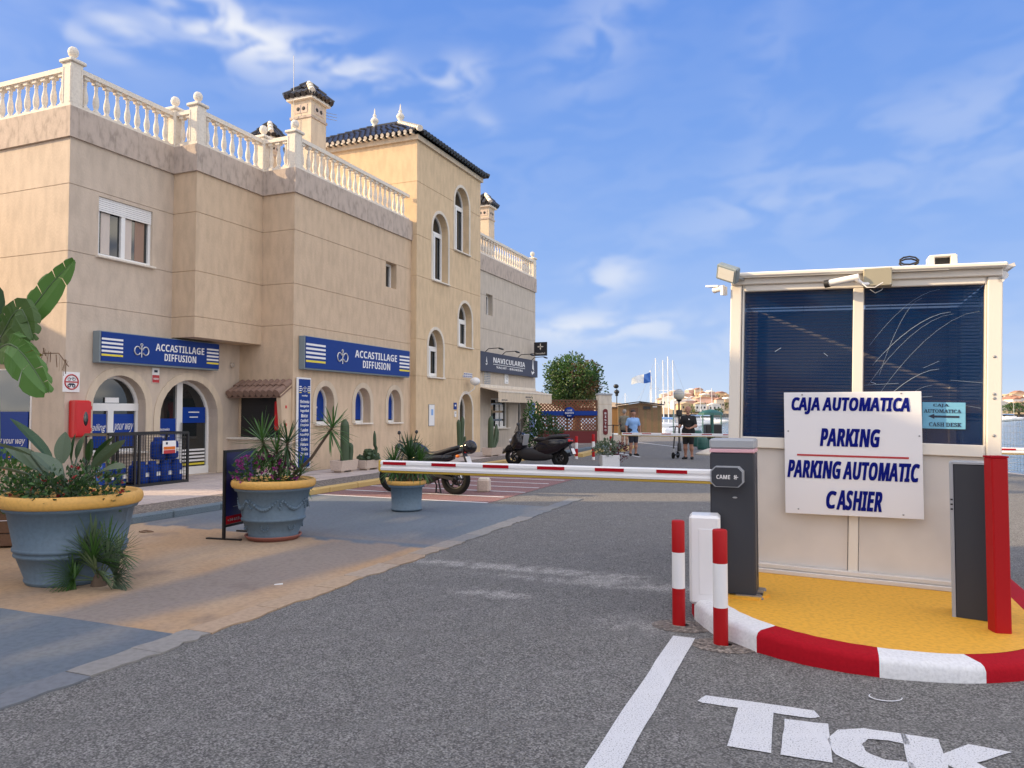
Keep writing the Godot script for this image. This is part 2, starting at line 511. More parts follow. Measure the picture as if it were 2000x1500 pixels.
func ground() -> void:
	var n := FastNoiseLite.new()
	n.seed = 4; n.frequency = 0.35; n.fractal_octaves = 5
	# quay edge: a line running away from the camera on the right
	var worn_spots := []     # patches where old road paint is rubbed off: centre, half length, half width, strength
	for q in [[1080, 1116, 1.3, .13, 1.0], [900, 1102, .6, .10, .9], [1240, 1142, .6, .13, 1.0], [955, 1158, .36, .12, 1.0], [1100, 1135, .9, .10, .6], [1250, 1222, .3, .2, .7]]:
		worn_spots.append([gp(q[0], q[1]), q[2], q[3], q[4]])
	var edge_d := 4.1        # asphalt meets the forecourt this far from the camera line
	var mb := MB.new()
	mb.smooth(true)
	var step := 0.09
	var shade := func(x: float, z: float) -> Color:
		var v := 0.315 + 0.055 * n.get_noise_2d(x * 37.0, z * 37.0) + 0.035 * n.get_noise_2d(x * 90.0 + 11, z * 90.0)   # stones of differing tone
		var c := Color(v, v * 0.98, v * 0.94)
		for s in worn_spots:
			var q: Vector3 = bframe.basis.inverse() * (Vector3(x, 0, z) - s[0])
			var a: float = exp(-pow(q.z / s[1], 4.0) - pow(q.x / s[2], 4.0)) * s[3] * 1.2
			a *= smoothstep(0.34, 0.52, fbm(n, x * 12.0 + 3, z * 12.0)) * smoothstep(.26, .44, fbm(n, x * 3.0, z * 3.0 + 8))
			c = c.lerp(Color(.62, .60, .57), minf(a, 1.0))
		return c
	var nx := 245
	var nz := 340
	var cols := []
	for i in nx + 1:
		var row := []
		for k in nz + 1:
			row.append(shade.call(-9.0 + i * step, -1.0 - k * step))
		cols.append(row)
	for i in nx:
		for k in nz:
			var x0 := -9.0 + i * step
			var z0 := -1.0 - k * step
			var pts := [Vector3(x0, 0, z0), Vector3(x0, 0, z0 - step), Vector3(x0 + step, 0, z0 - step), Vector3(x0 + step, 0, z0)]
			var cc := [cols[i][k], cols[i][k + 1], cols[i + 1][k + 1], cols[i + 1][k]]
			for j in [0, 1, 2, 0, 2, 3]:
				mb.st.set_color(cc[j]); mb.st.add_vertex(pts[j])
	var x1 := -9.0 + nx * step
	var z1 := -1.0 - nz * step
	var flat := Color(.315, .309, .296)
	var big := func(a: Vector2, b: Vector2, c: Vector2, d: Vector2) -> void:
		mb.st.set_color(flat)
		mb.quad(Vector3(a.x, 0, a.y), Vector3(b.x, 0, b.y), Vector3(c.x, 0, c.y), Vector3(d.x, 0, d.y))
	big.call(Vector2(-90, 40), Vector2(-90, -1), Vector2(14.0, -1), Vector2(14.0, 40))
	big.call(Vector2(-90, -1), Vector2(-90, z1), Vector2(-9, z1), Vector2(-9, -1))
	big.call(Vector2(x1, -1), Vector2(x1, -18), Vector2(14, -18), Vector2(14, -1))
	big.call(Vector2(-90, z1), Vector2(-90, -54), Vector2(11.4, -54), Vector2(11.9, z1))
	struct("road", mb, M.asphalt)
	var q2 := MB.new()                      # quay wall down to the water
	for e in [[Vector3(x1, -.002, -18), Vector3(14, -.002, -18)], [Vector3(x1, -.002, z1), Vector3(x1, -.002, -18)], [Vector3(11.4, -.002, -54), Vector3(11.9, -.002, z1)], [Vector3(-90, -.002, -54), Vector3(11.4, -.002, -54)]]:
		q2.bar(e[0] + Vector3(0, -.9, 0), e[1] + Vector3(0, -.9, 0), 0.3, 1.79)
	struct("quay_wall", q2, M.planter_stone)
	var w := MB.new()
	w.quad(Vector3(-900, -1.1, 200), Vector3(-900, -1.1, -2500), Vector3(1800, -1.1, -2500), Vector3(1800, -1.1, 200))
	struct("water", w, M.water)
	# painted forecourt between road and pavement (blue coats, a sandy crossing between them)
	var a := MB.new()
	a.smooth(true)
	var blue := Color(.125, .155, .19)
	var sand := Color(.44, .285, .16)
	var grey := Color(.225, .20, .185)
	var fc := func(t: float, d: float, zone: int) -> Color:
		var wob := 0.10 * (fbm(n, t * 4, d * 4) - 0.5)
		var c: Color
		if zone == 0 or t > 8.0 + wob * 3.0 + (9.1 - d) * -0.03:
			c = blue.lerp(Color(.155, .185, .215), smoothstep(.35, .75, fbm(n, t * .6, d * 2.2)))
			c = c.lerp(Color(.24, .235, .225), 0.6 * smoothstep(.60, .75, fbm(n, t * .8 + 7, d * 3.0)))
			if t > 8.0: c = c.lerp(sand, 0.35 * exp(-pow((t - 8.0) / .5, 2.0)) * fbm(n, t * 3, d * 3))
		else:
			c = sand.lerp(Color(.46, .33, .215), smoothstep(.35, .7, fbm(n, t * 1.3 + 20, d * 1.3)))
			var tyre := smoothstep(.36, .62, fbm(n, t * .25 + 50, d * 2.4)) * smoothstep(7.4, 5.6, d)   # dark tyre-rubbed lanes
			c = c.lerp(grey, tyre * 0.85)
			c = c.lerp(Color(.18, .14, .12), 0.5 * smoothstep(.66, .78, fbm(n, t * 3 + 80, d * 3)))
		return c.lerp(c * 0.8, smoothstep(.55, .8, fbm(n, t * 9, d * 9)) * .3)
	var st2 := 0.11
	var nt := int((12.07 + 4.0) / st2)
	var nd := int((9.1 - 4.33) / st2)
	for i in nt:
		for k in nd:
			var t0 := -4.0 + i * (16.07 / nt)
			var t1 := -4.0 + (i + 1) * (16.07 / nt)
			var d0 := 4.33 + k * (4.77 / nd)
			var d1 := 4.33 + (k + 1) * (4.77 / nd)
			var cs := [[t0, d0], [t0, d1], [t1, d1], [t1, d0]]
			for j in [0, 1, 2, 0, 2, 3]:
				a.st.set_color(fc.call(cs[j][0], cs[j][1], 0 if t0 + .05 < 4.15 else 1)); a.st.add_vertex(bw(cs[j][0], .006, cs[j][1]))
	# right of the sandy crossing the blue coat runs on to a ragged edge
	struct("forecourt", a, M.painted_ground)
	# broken concrete gutter between road and forecourt: separate blocks
	var g := Node3D.new()
	g.name = "gutter"; g.set_meta("kind", "structure")
	add_child(g)
	var t := -3.0
	while t < 13.0:
		var l := rng.randf_range(.45, .8)
		var gm := MB.new()
		var c0: Color = fc.call(t + l * .5, 4.5, 0 if t + l * .5 < 4.15 else 1)
		var poly := PackedVector2Array()
		for k in 7: poly.append(Vector2(l * k / 6.0 * .985, rng.randf_range(-.035, .03)))
		for k in 7: poly.append(Vector2(l * (6 - k) / 6.0 * .985, .235 + rng.randf_range(-.012, .012)))
		gm.col(c0.lerp(Color(.42, .37, .31), rng.randf_range(.15, .6)))
		gm.prism(poly, 0, .012, Transform3D(Basis(bw(1, 0, 0), bw(0, 0, 1), Vector3.UP), bw(t, .001, 4.085 + rng.randf_range(-.01, .01))))
		part("gutter_block", gm, M.painted_ground, g)
		t += l
	# parking bay for motorcycles: red coat with white lines
	var bay := MB.new()
	bay.prism(PackedVector2Array([Vector2(12.07, 9.08), Vector2(20.5, 9.08), Vector2(20.5, 5.5), Vector2(12.07, 5.43)]), 0, 0, Transform3D(Basis(bw(1, 0, 0), bw(0, 0, 1), Vector3.UP), Vector3(0, .006, 0)))
	struct("parking_bay", bay, M.bay_red)
	for i in 10:
		var lm := MB.new()
		var tt := 12.07 + i * .93
		var d_end := 5.43 + rng.randf_range(-.1, .2)
		var pts2 := [bw(tt, .011, 9.05), bw(tt, .011, d_end), bw(tt + .09, .011, d_end), bw(tt + .09, .011, 9.05)]
		lm.quad(pts2[0], pts2[3], pts2[2], pts2[1])
		struct("bay_line", lm, M.road_paint)
	# lane line and the word on the road
	var ll := MB.new()
	var prev := []
	for k in 41:
		var tt := 5.47 - k * .2
		var e0 := .93 + .078 + rng.randf_range(-.004, .004)
		var e1 := .93 - .078 + rng.randf_range(-.004, .004)
		var cur := [bw(tt, .005, e0), bw(tt, .005, e1)]
		if k > 0: ll.quad(cur[0], prev[0], prev[1], cur[1])
		prev = cur
	struct("lane_line", ll, M.road_paint)
	road_word()
	var far_line := MB.new()                # thin far lane marks
	for q in [[1120, 868, 1250, 893], [1230, 862, 1330, 874]]:
		var p0 := gp(q[0], q[1])
		var p1 := gp(q[2], q[3])
		var s := (p1 - p0).cross(Vector3.UP).normalized() * .06
		far_line.quad(p0 + s + Vector3(0, .005, 0), p1 + s + Vector3(0, .005, 0), p1 - s + Vector3(0, .005, 0), p0 - s + Vector3(0, .005, 0))
	struct("far_lane_line", far_line, M.road_paint)
	var arc := MB.new()                     # chalk arc on the asphalt
	var ac := gp(1730, 1362)
	for k in 14:
		var a0 := 0.2 + k * .27
		var a1 := a0 + .27
		var w0 := .012 * sin(PI * k / 14.0) + .002
		var w1 := .012 * sin(PI * (k + 1) / 14.0) + .002
		arc.quad(ac + Vector3(cos(a0) * (.085 + w0), .005, sin(a0) * (.06 + w0)), ac + Vector3(cos(a0) * .085, .005, sin(a0) * .06), ac + Vector3(cos(a1) * .085, .005, sin(a1) * .06), ac + Vector3(cos(a1) * (.085 + w1), .005, sin(a1) * (.06 + w1)))
	struct("chalk_mark", arc, M.road_paint)
	pavement()
	island()

func road_word() -> void:
	# letters in metres: x to the right along the word, y away from the reader
	var L := {
		"T": [[[0, .52], [.03, .62], [.60, .62], [.63, .54], [.58, .50], [.40, .50], [.42, .0], [.22, .0], [.22, .50], [.03, .50]]],
		"I": [[[0, .0], [.0, .44], [.21, .46], [.22, .0]]],
		"C": [[[.42, .47], [.20, .47], [.06, .40], [.0, .26], [.04, .10], [.16, .01], [.36, -.02], [.44, .02], [.42, .14], [.28, .13], [.20, .18], [.18, .26], [.22, .34], [.32, .36], [.43, .34]]],
		"K": [[[0, 0], [.0, .47], [.19, .47], [.19, .30], [.34, .46], [.54, .44], [.34, .25], [.56, .0], [.36, .0], [.19, .18], [.19, .0]]],
		"E": [[[0, 0], [0, .45], [.38, .45], [.38, .34], [.18, .34], [.18, .28], [.34, .28], [.34, .18], [.18, .18], [.18, .11], [.40, .11], [.40, 0]]]}
	var x := -.68
	var base_t := 3.78
	for q in [["T", -.66], ["I", -.20], ["C", -.0], ["K", .34], ["E", .86], ["T", 1.26]]:
		var mb := MB.new()
		for poly in L[q[0]]:
			var p := PackedVector2Array()
			for i in poly.size():
				var a := Vector2(poly[i][0], poly[i][1])
				var b := Vector2(poly[(i + 1) % poly.size()][0], poly[(i + 1) % poly.size()][1])
				for k in 4: p.append(a.lerp(b, k / 4.0) * Vector2(.86 if q[0] in "CK" else 1.0, 1.0) + Vector2(rng.randf_range(-.003, .003), rng.randf_range(-.003, .003)))
			# word x runs towards the road (street -d), y along the street
			mb.prism(p, 0, 0, Transform3D(Basis(-bw(0, 0, 1), bw(1, 0, 0), Vector3.UP), bw(base_t, .005, -q[1])))
		struct("road_letter", mb, M.road_paint)

func pavement() -> void:
	var n := Node3D.new()
	n.name = "pavement"; n.set_meta("kind", "structure")
	add_child(n)
	n.transform = bframe
	var b := MB.new()
	b.box(Vector3(14, .045, -11.7), Vector3(44, .09, 4.9))
	part("base", b, M.joint, n)
	var p := MB.new()
	p.box(Vector3(14, .05, -9.75), Vector3(44, .104, 0.9))
	part("pebble_strip", p, M.pebble, n)
	var sl := MB.new()
	sl.box(Vector3.ZERO, Vector3(.59, .03, .43), Basis.IDENTITY, .005)
	var sm := sl.mesh()
	var mats := [M.slab, M.slab_b, M.slab_c]
	for i in 38:
		for k in 8:
			var t := 3.0 + i * .6 + (.3 if k % 2 else 0.0)
			var d := 10.42 + k * .44
			if t > 14.9 and d > 12.0: continue
			if t > 10.1 and d > 13.7: continue
			part("slab", sm, mats[rng.randi() % 3], n, Transform3D(Basis(Vector3.UP, rng.randf_range(-.004, .004)), Vector3(t, .093 + rng.randf_range(-.002, .003), -d)))
	var t := -8.0
	while t < 34.0:
		var l := .98
		var km := MB.new()
		km.box(Vector3(t + l * .5, .052, -9.2), Vector3(l - .012, .122, .2), Basis.IDENTITY, .018)
		part("kerb_stone", km, M.kerb_yellow if t > 11.0 and t < 24.0 else M.kerb_blue, n)
		t += l

func island() -> void:
	var n := Node3D.new()
	n.name = "traffic_island"; n.set_meta("kind", "structure")
	add_child(n)
	n.transform = bframe
	var cx := 6.4
	var cd := -.3
	var r := 1.3
	var path := []           # outline from far left round the nose to far right, as (t, d, outward t, outward d)
	for k in 8: path.append([11.0 - k * .6571, cd + r, 0.0, 1.0])
	for k in range(1, 48):
		var a := PI / 2 - PI * k / 48.0
		path.append([cx - cos(a) * r, cd + sin(a) * r, -cos(a), sin(a)])
	for k in 8: path.append([6.4 + k * .6571, cd - r, 0.0, -1.0])
	var hgt := func(d: float) -> float: return 0.125 + (d + .3) * 0.028   # the road falls to the right
	var prof := [[0.0, -.03], [0.0, .082], [.015, .108], [.045, .12], [.20, .125]]
	# painted lengths of kerb, by the angle round the nose
	var cuts := [0, 3, 7, 12, 22, 31, 38, 46, 54, 58, 62]
	for c in cuts.size() - 1:
		var mb := MB.new()
		mb.smooth(true)
		for i in range(cuts[c], cuts[c + 1]):
			var a = path[i]
			var b = path[i + 1]
			for k in prof.size() - 1:
				var f := func(p, q) -> Vector3:
					var hh: float = q[1] + (hgt.call(p[1]) - .125 if q[1] > 0 else 0.0)
					var wob: float = sin(p[0] * 37.0 + p[1] * 23.0) * .004
					return Vector3(p[0] - p[2] * (q[0] + wob), hh, -(p[1] - p[3] * (q[0] + wob)))
				mb.quad(f.call(a, prof[k]), f.call(a, prof[k + 1]), f.call(b, prof[k + 1]), f.call(b, prof[k]))
		part("kerb_length", mb, M.kerb_white if c % 2 == 1 else M.kerb_red, n)
	var top := MB.new()
	var poly := PackedVector2Array()
	for p in path: poly.append(Vector2(p[0] - p[2] * .195, p[1] - p[3] * .195))
	var tr := Geometry2D.triangulate_polygon(poly)
	for i in tr:
		top.st.add_vertex(Vector3(poly[i].x, hgt.call(poly[i].y) - .002, -poly[i].y))
	part("yellow_top", top, M.island_yellow, n)

# buildings outside the picture whose shade lies over the road
func surroundings() -> void:
	var specs := [[Vector3(-18.0, 0, 2.0), Vector3(8, 9.1, 22), 0.0], [Vector3(-15.2, 0, -10.2), Vector3(9.0, 7.2, 3.6), .39], [Vector3(-22.2, 0, -19.5), Vector3(9, 6.9, 9.6), 0.0]]
	var labels := ["plain beige house outside the left of the view by the road", "low narrow beige annex house off to the left of the shop", "low beige house across the lane from the shop's sunlit side"]
	for i in specs.size():
		var s = specs[i]
		var o := thing("neighbour_house", labels[i], "building", at(s[0], s[2]))
		part("wall", MB.new().box(Vector3(0, s[1].y * .5, 0), s[1]), M.plaster_beige, o)
		part("roof", MB.new().box(Vector3(0, s[1].y - .06, 0), Vector3(s[1].x + .12, .14, s[1].z + .12)), M.plaster_band, o)
		for k in 2:
			for j in int(s[1].z / 3.2):
				part("window", MB.new().box(Vector3(s[1].x * .5 + .01, 1.6 + k * 3.0, -s[1].z * .5 + 1.8 + j * 3.2), Vector3(.04, 1.2, 1.0)), M.glass, o)

# ---------- the shop building (street grid frame: x along, y up, z = -distance) ----------
const DA := 13.9
const DA2 := 13.2
const DB := 12.2
const DT := 12.0
var shop: Node3D

func arch(x0: float, x1: float, y0: float, y1: float, ry := -1.0, n := 14) -> PackedVector2Array:
	var p := PackedVector2Array([Vector2(x0, y0)])
	var rx := (x1 - x0) * .5
	if ry < 0: ry = rx
	if ry < 0.02:
		p.append(Vector2(x0, y1)); p.append(Vector2(x1, y1))
	else:
		for k in n + 1:
			var a := PI - PI * k / n
			p.append(Vector2(x0 + rx + cos(a) * rx, y1 - ry + sin(a) * ry))
	p.append(Vector2(x1, y0))
	return p

func ring(mb: MB, outer: PackedVector2Array, inner: PackedVector2Array, z0: float, z1: float, open_bottom := false) -> void:
	var c := outer.size()
	for i in (c - 1 if open_bottom else c):
		var j := (i + 1) % c
		var o0 := outer[i]
		var o1 := outer[j]
		var i0 := inner[i]
		var i1 := inner[j]
		mb.quad(Vector3(o0.x, o0.y, z1), Vector3(o1.x, o1.y, z1), Vector3(i1.x, i1.y, z1), Vector3(i0.x, i0.y, z1))
		mb.quad(Vector3(i0.x, i0.y, z1), Vector3(i1.x, i1.y, z1), Vector3(i1.x, i1.y, z0), Vector3(i0.x, i0.y, z0))
		mb.quad(Vector3(o0.x, o0.y, z0), Vector3(o1.x, o1.y, z0), Vector3(o1.x, o1.y, z1), Vector3(o0.x, o0.y, z1))

# opening given by photo pixels on wall plane d: returns [x0, x1, y0, y1]
func opening(l: float, r: float, top: float, bottom: float, d: float) -> Array:
	var c := (l + r) * .5
	return [fp(l, 800, d).x, fp(r, 800, d).x, fp(c, bottom, d).y, fp(c, top, d).y]

func wall(m: Material, boxes: Array, cuts: Array, grooves: Array) -> void:
	var root := CSGCombiner3D.new()
	root.name = "wall"
	for b in boxes:                         # [x0,x1,y0,y1,z0,z1]
		var cb := CSGBox3D.new()
		cb.name = "block"
		cb.size = Vector3(b[1] - b[0], b[3] - b[2], b[5] - b[4])
		cb.position = Vector3(b[0] + b[1], b[2] + b[3], b[4] + b[5]) * .5
		cb.material = m
		root.add_child(cb, true)
	for c in cuts:                          # [polygon, z0, z1]
		var cm := CSGMesh3D.new()
		cm.name = "opening"
		cm.mesh = MB.new().prism(c[0], c[1], c[2]).mesh()
		cm.operation = CSGShape3D.OPERATION_SUBTRACTION
		cm.material = m
		root.add_child(cm, true)
	for g in grooves:                       # [x0,x1,y,z face] along x, or [x, z0, z1, y, true]
		var cb := CSGBox3D.new()
		cb.name = "groove"
		cb.operation = CSGShape3D.OPERATION_SUBTRACTION
		if g.size() == 4:
			cb.size = Vector3(g[1] - g[0], .013, .036)
			cb.position = Vector3((g[0] + g[1]) * .5, g[2], g[3])
		else:
			cb.size = Vector3(.036, .013, g[2] - g[1])
			cb.position = Vector3(g[0], g[3], (g[1] + g[2]) * .5)
		cb.material = m
		root.add_child(cb, true)
	shop.add_child(root, true)

func window_set(o: Array, d: float, recess: float, ry: float, style: String) -> void:
	var z := -d - recess
	var pad := .015
	var ow := arch(o[0], o[1], o[2], o[3], ry)
	var win := Node3D.new()
	win.name = "door" if style == "door" or style == "side_door" else "window"
	shop.add_child(win, true)
	var fw := .065
	var iw := arch(o[0] + fw, o[1] - fw, o[2] + fw, o[3] - fw, ry - fw if ry > 0.05 else 0.0)
	var f := MB.new()
	ring(f, ow, iw, z, z + .06)
	part("frame", f, M.white_pvc, win)
	var gl := MB.new()
	gl.prism(iw, z - .02, z + .012)
	part("pane", gl, M.glass, win)
	var w: float = o[1] - o[0]
	var h: float = o[3] - o[2]
	var spring: float = o[3] - maxf(ry, 0.0)
	var bars := MB.new()
	match style:
		"tall":      # casement with a fanlight above
			bars.box(Vector3((o[0] + o[1]) * .5, spring, z + .035), Vector3(w - fw, .07, .07))
			bars.box(Vector3(o[0] + w * .40, (o[2] + spring) * .5, z + .035), Vector3(.08, spring - o[2], .07))
			part("mullion", bars, M.white_pvc, win)
			var sash := MB.new()
			var s0 := arch(o[0] + w * .44, o[1] - .05, o[2] + .05, spring - .03, 0.0)
			var s1 := arch(o[0] + w * .44 + .09, o[1] - .14, o[2] + .15, spring - .13, 0.0)
			ring(sash, s0, s1, z + .04, z + .085)
			part("sash", sash, M.white_pvc, win)
		"slide":
			bars.box(Vector3(o[0] + w * .47, (o[2] + o[3]) * .5, z + .04), Vector3(.1, h, .06))
			part("mullion", bars, M.white_pvc, win)
	if style != "door" and style != "side_door" and style != "slot":
		var sill := MB.new()
		sill.box(Vector3((o[0] + o[1]) * .5, o[2] - .02, -d - recess * .5 + .03), Vector3(w + .10, .045, recess + .12), Basis.IDENTITY, .008)
		part("sill", sill, M.cast_stone, win)

func surround(o: Array, d: float, ry: float, w: float, m: Material, proud := .018) -> void:
	var mb := MB.new()
	ring(mb, arch(o[0] - w, o[1] + w, o[2], o[3] + w, ry + w), arch(o[0], o[1], o[2], o[3], ry), -d - .002, -d + proud, true)
	part("arch_surround", mb, m, shop)

func tile_slope(a: Vector3, b: Vector3, c: Vector3, e: Vector3, parent: Node, step := .21, mortar := false) -> void:
	# barrel tiles from the eave line a-b up to the ridge line e-c
	var n := int(a.distance_to(b) / step)
	var up := ((e + c) * .5 - (a + b) * .5)
	var nrm := (b - a).cross(up).normalized()
	if nrm.y < 0: nrm = -nrm
	var bed := MB.new()
	bed.quad(a, e, c, b)
	part("roof_bed", bed, M.tile_dark, parent)
	for i in n:
		var f := (i + .5) / n
		var p0 := a.lerp(b, f)
		# the hip cuts the column short
		var along := (b - a).normalized()
		var slope := up - along * up.dot(along)
		var pe := (e - a).dot(along)
		var pc := (c - a).dot(along)
		var s := f * a.distance_to(b)
		var k := 1.0
		if s < pe: k = s / pe
		elif s > pc: k = (a.distance_to(b) - s) / (a.distance_to(b) - pc)
		var p1 := p0 + slope * k
		if k < .08: continue
		var mb := MB.new()
		var rows := maxi(1, int(slope.length() * k / .36))
		for r in rows:                      # each tile laps over the one below
			var q0 := p0.lerp(p1, float(r) / rows) + nrm * .035
			var q1 := p0.lerp(p1, float(r + 1) / rows) + nrm * .005
			mb.tube([q0, q1], [.085, .068], 8, true)
		part("roof_tile_row", mb, M.tile_dark, parent)
		if mortar: part("eave_mortar", MB.new().tube([p0 + nrm * .03 - slope.normalized() * .02, p0 + nrm * .03 + slope.normalized() * .05], .062, 7), M.cast_stone, parent)

func hip_roof(x0: float, x1: float, z0: float, z1: float, y0: float, y1: float, rz0: float, rz1: float, parent: Node, step := .21) -> void:
	var cx := (x0 + x1) * .5
	var A := Vector3(x0, y0, z1)
	var B := Vector3(x1, y0, z1)
	var C := Vector3(x1, y0, z0)
	var D := Vector3(x0, y0, z0)
	var R1 := Vector3(cx, y1, rz1)
	var R0 := Vector3(cx, y1, rz0)
	tile_slope(A, B, R1, R1, parent, step)
	tile_slope(D, A, R1, R0, parent, step, x1 - x0 > 3.0)
	tile_slope(B, C, R0, R1, parent, step)
	tile_slope(C, D, R0, R0, parent, step)
	for e in [[A, R1], [B, R1], [C, R0], [D, R0]]:
		var n := maxi(3, int(e[0].distance_to(e[1]) / .3))
		var mb := MB.new()
		for k in n:
			mb.tube([e[0].lerp(e[1], float(k) / n) + Vector3(0, .07, 0), e[0].lerp(e[1], (k + 1.0) / n) + Vector3(0, .05, 0)], [.10, .085], 8)
		part("hip_cap", mb, M.cast_stone if e[0] == A else M.tile_dark, parent)
	if rz0 != rz1: part("ridge_cap", MB.new().tube([R0 + Vector3(0, .05, 0), R1 + Vector3(0, .05, 0)], .1, 8), M.tile_dark, parent)

func chimney(x: float, z: float, y0: float, y1: float, w: float) -> void:
	var c := Node3D.new()
	c.name = "chimney"
	shop.add_child(c, true)
	part("shaft", MB.new().box(Vector3(x, (y0 + y1) * .5, z), Vector3(w, y1 - y0, w)), M.plaster_trim, c)
	part("moulding", MB.new().box(Vector3(x, y1 - .52, z), Vector3(w + .06, .07, w + .06)), M.plaster_band, c)
	part("cap_slab", MB.new().box(Vector3(x, y1 + .045, z), Vector3(w + .2, .09, w + .2)), M.cast_stone, c)
	for s in [[0, 1], [-1, 0]]:
		var v := MB.new()
		v.box(Vector3(x + s[0] * (w * .5 + .006), y1 - .26, z + s[1] * (w * .5 + .006)), Vector3(.012 if s[0] else .46, .26, .46 if s[0] else .012))
		part("vent_panel", v, M.planter_stone, c)
		for k in [-.1, .1]:
			var hole := MB.new()
			var off := Vector3(x + s[0] * (w * .5 + .012), y1 - .26, z + s[1] * (w * .5 + .012)) + (Vector3(0, 0, k) if s[0] else Vector3(k, 0, 0))
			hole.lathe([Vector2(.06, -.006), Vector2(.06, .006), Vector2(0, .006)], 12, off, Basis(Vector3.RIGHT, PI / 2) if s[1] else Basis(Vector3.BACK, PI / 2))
			part("vent_hole", hole, M.dark_inside, c)  # dark disc on the panel, the shade of a hole put into its colour
	hip_roof(x - w * .5 - .15, x + w * .5 + .15, z - w * .5 - .15, z + w * .5 + .15, y1 + .09, y1 + .62, z, z, c, .19)

func balustrade(pts: Array, y: float, posts: Array) -> void:
	var prof := [Vector2(.055, 0), Vector2(.055, .035), Vector2(.035, .05), Vector2(.05, .09), Vector2(.064, .17), Vector2(.06, .25), Vector2(.036, .38), Vector2(.030, .47), Vector2(.043, .49), Vector2(.032, .51), Vector2(.045, .56), Vector2(.06, .575)]
	var bm := MB.new()
	bm.lathe(prof, 10)
	bm.box(Vector3(0, -.02, 0), Vector3(.125, .05, .125))
	bm.box(Vector3(0, .605, 0), Vector3(.125, .07, .125))
	var mesh := bm.mesh()
	for i in pts.size() - 1:
		var a := Vector3(pts[i].x, y, pts[i].y)
		var b := Vector3(pts[i + 1].x, y, pts[i + 1].y)
		var d := (b - a).normalized()
		var l := a.distance_to(b)
		part("bottom_rail", MB.new().bar(a + Vector3(0, .04, 0), b + Vector3(0, .04, 0), .17, .08), M.cast_stone, shop)
		part("top_rail", MB.new().bar(a + Vector3(0, .80, 0), b + Vector3(0, .80, 0), .19, .10), M.cast_stone, shop)
		var n := int(round((l - .3) / .262))
		for k in n:
			part("baluster", mesh, M.cast_stone, shop, Transform3D(Basis(Vector3.UP, atan2(-d.z, d.x)), a + d * (.15 + (k + .5) * (l - .3) / n) + Vector3(0, .115, 0)))
	for p in posts:
		var c := Vector3(p.x, y, p.y)
		var post := Node3D.new()
		post.name = "baluster_post"
		shop.add_child(post, true)
		var pm := MB.new()
		pm.box(c + Vector3(0, .45, 0), Vector3(.27, .92, .27), Basis.IDENTITY, .012)
		for s in [Vector3(1, 0, 0), Vector3(-1, 0, 0), Vector3(0, 0, 1), Vector3(0, 0, -1)]:
			var side := Vector3.UP.cross(s)
			for k in [-1.0, 1.0]: pm.box(c + Vector3(0, .45, 0) + s * .138 + side * k * .10, Vector3(.012, .74, .03) if absf(s.x) > .5 else Vector3(.03, .74, .012))
		part("shaft", pm, M.cast_stone, post)
		part("cap", MB.new().box(c + Vector3(0, .94, 0), Vector3(.36, .07, .36), Basis.IDENTITY, .015), M.cast_stone, post)
		part("ball_finial", MB.new().lathe([Vector2(.075, .97), Vector2(.075, 1.0), Vector2(.04, 1.015), Vector2(.04, 1.055), Vector2(.07, 1.07), Vector2(.095, 1.11), Vector2(.104, 1.165), Vector2(.09, 1.22), Vector2(.055, 1.258), Vector2(0, 1.27)], 14, c), M.cast_stone, post)

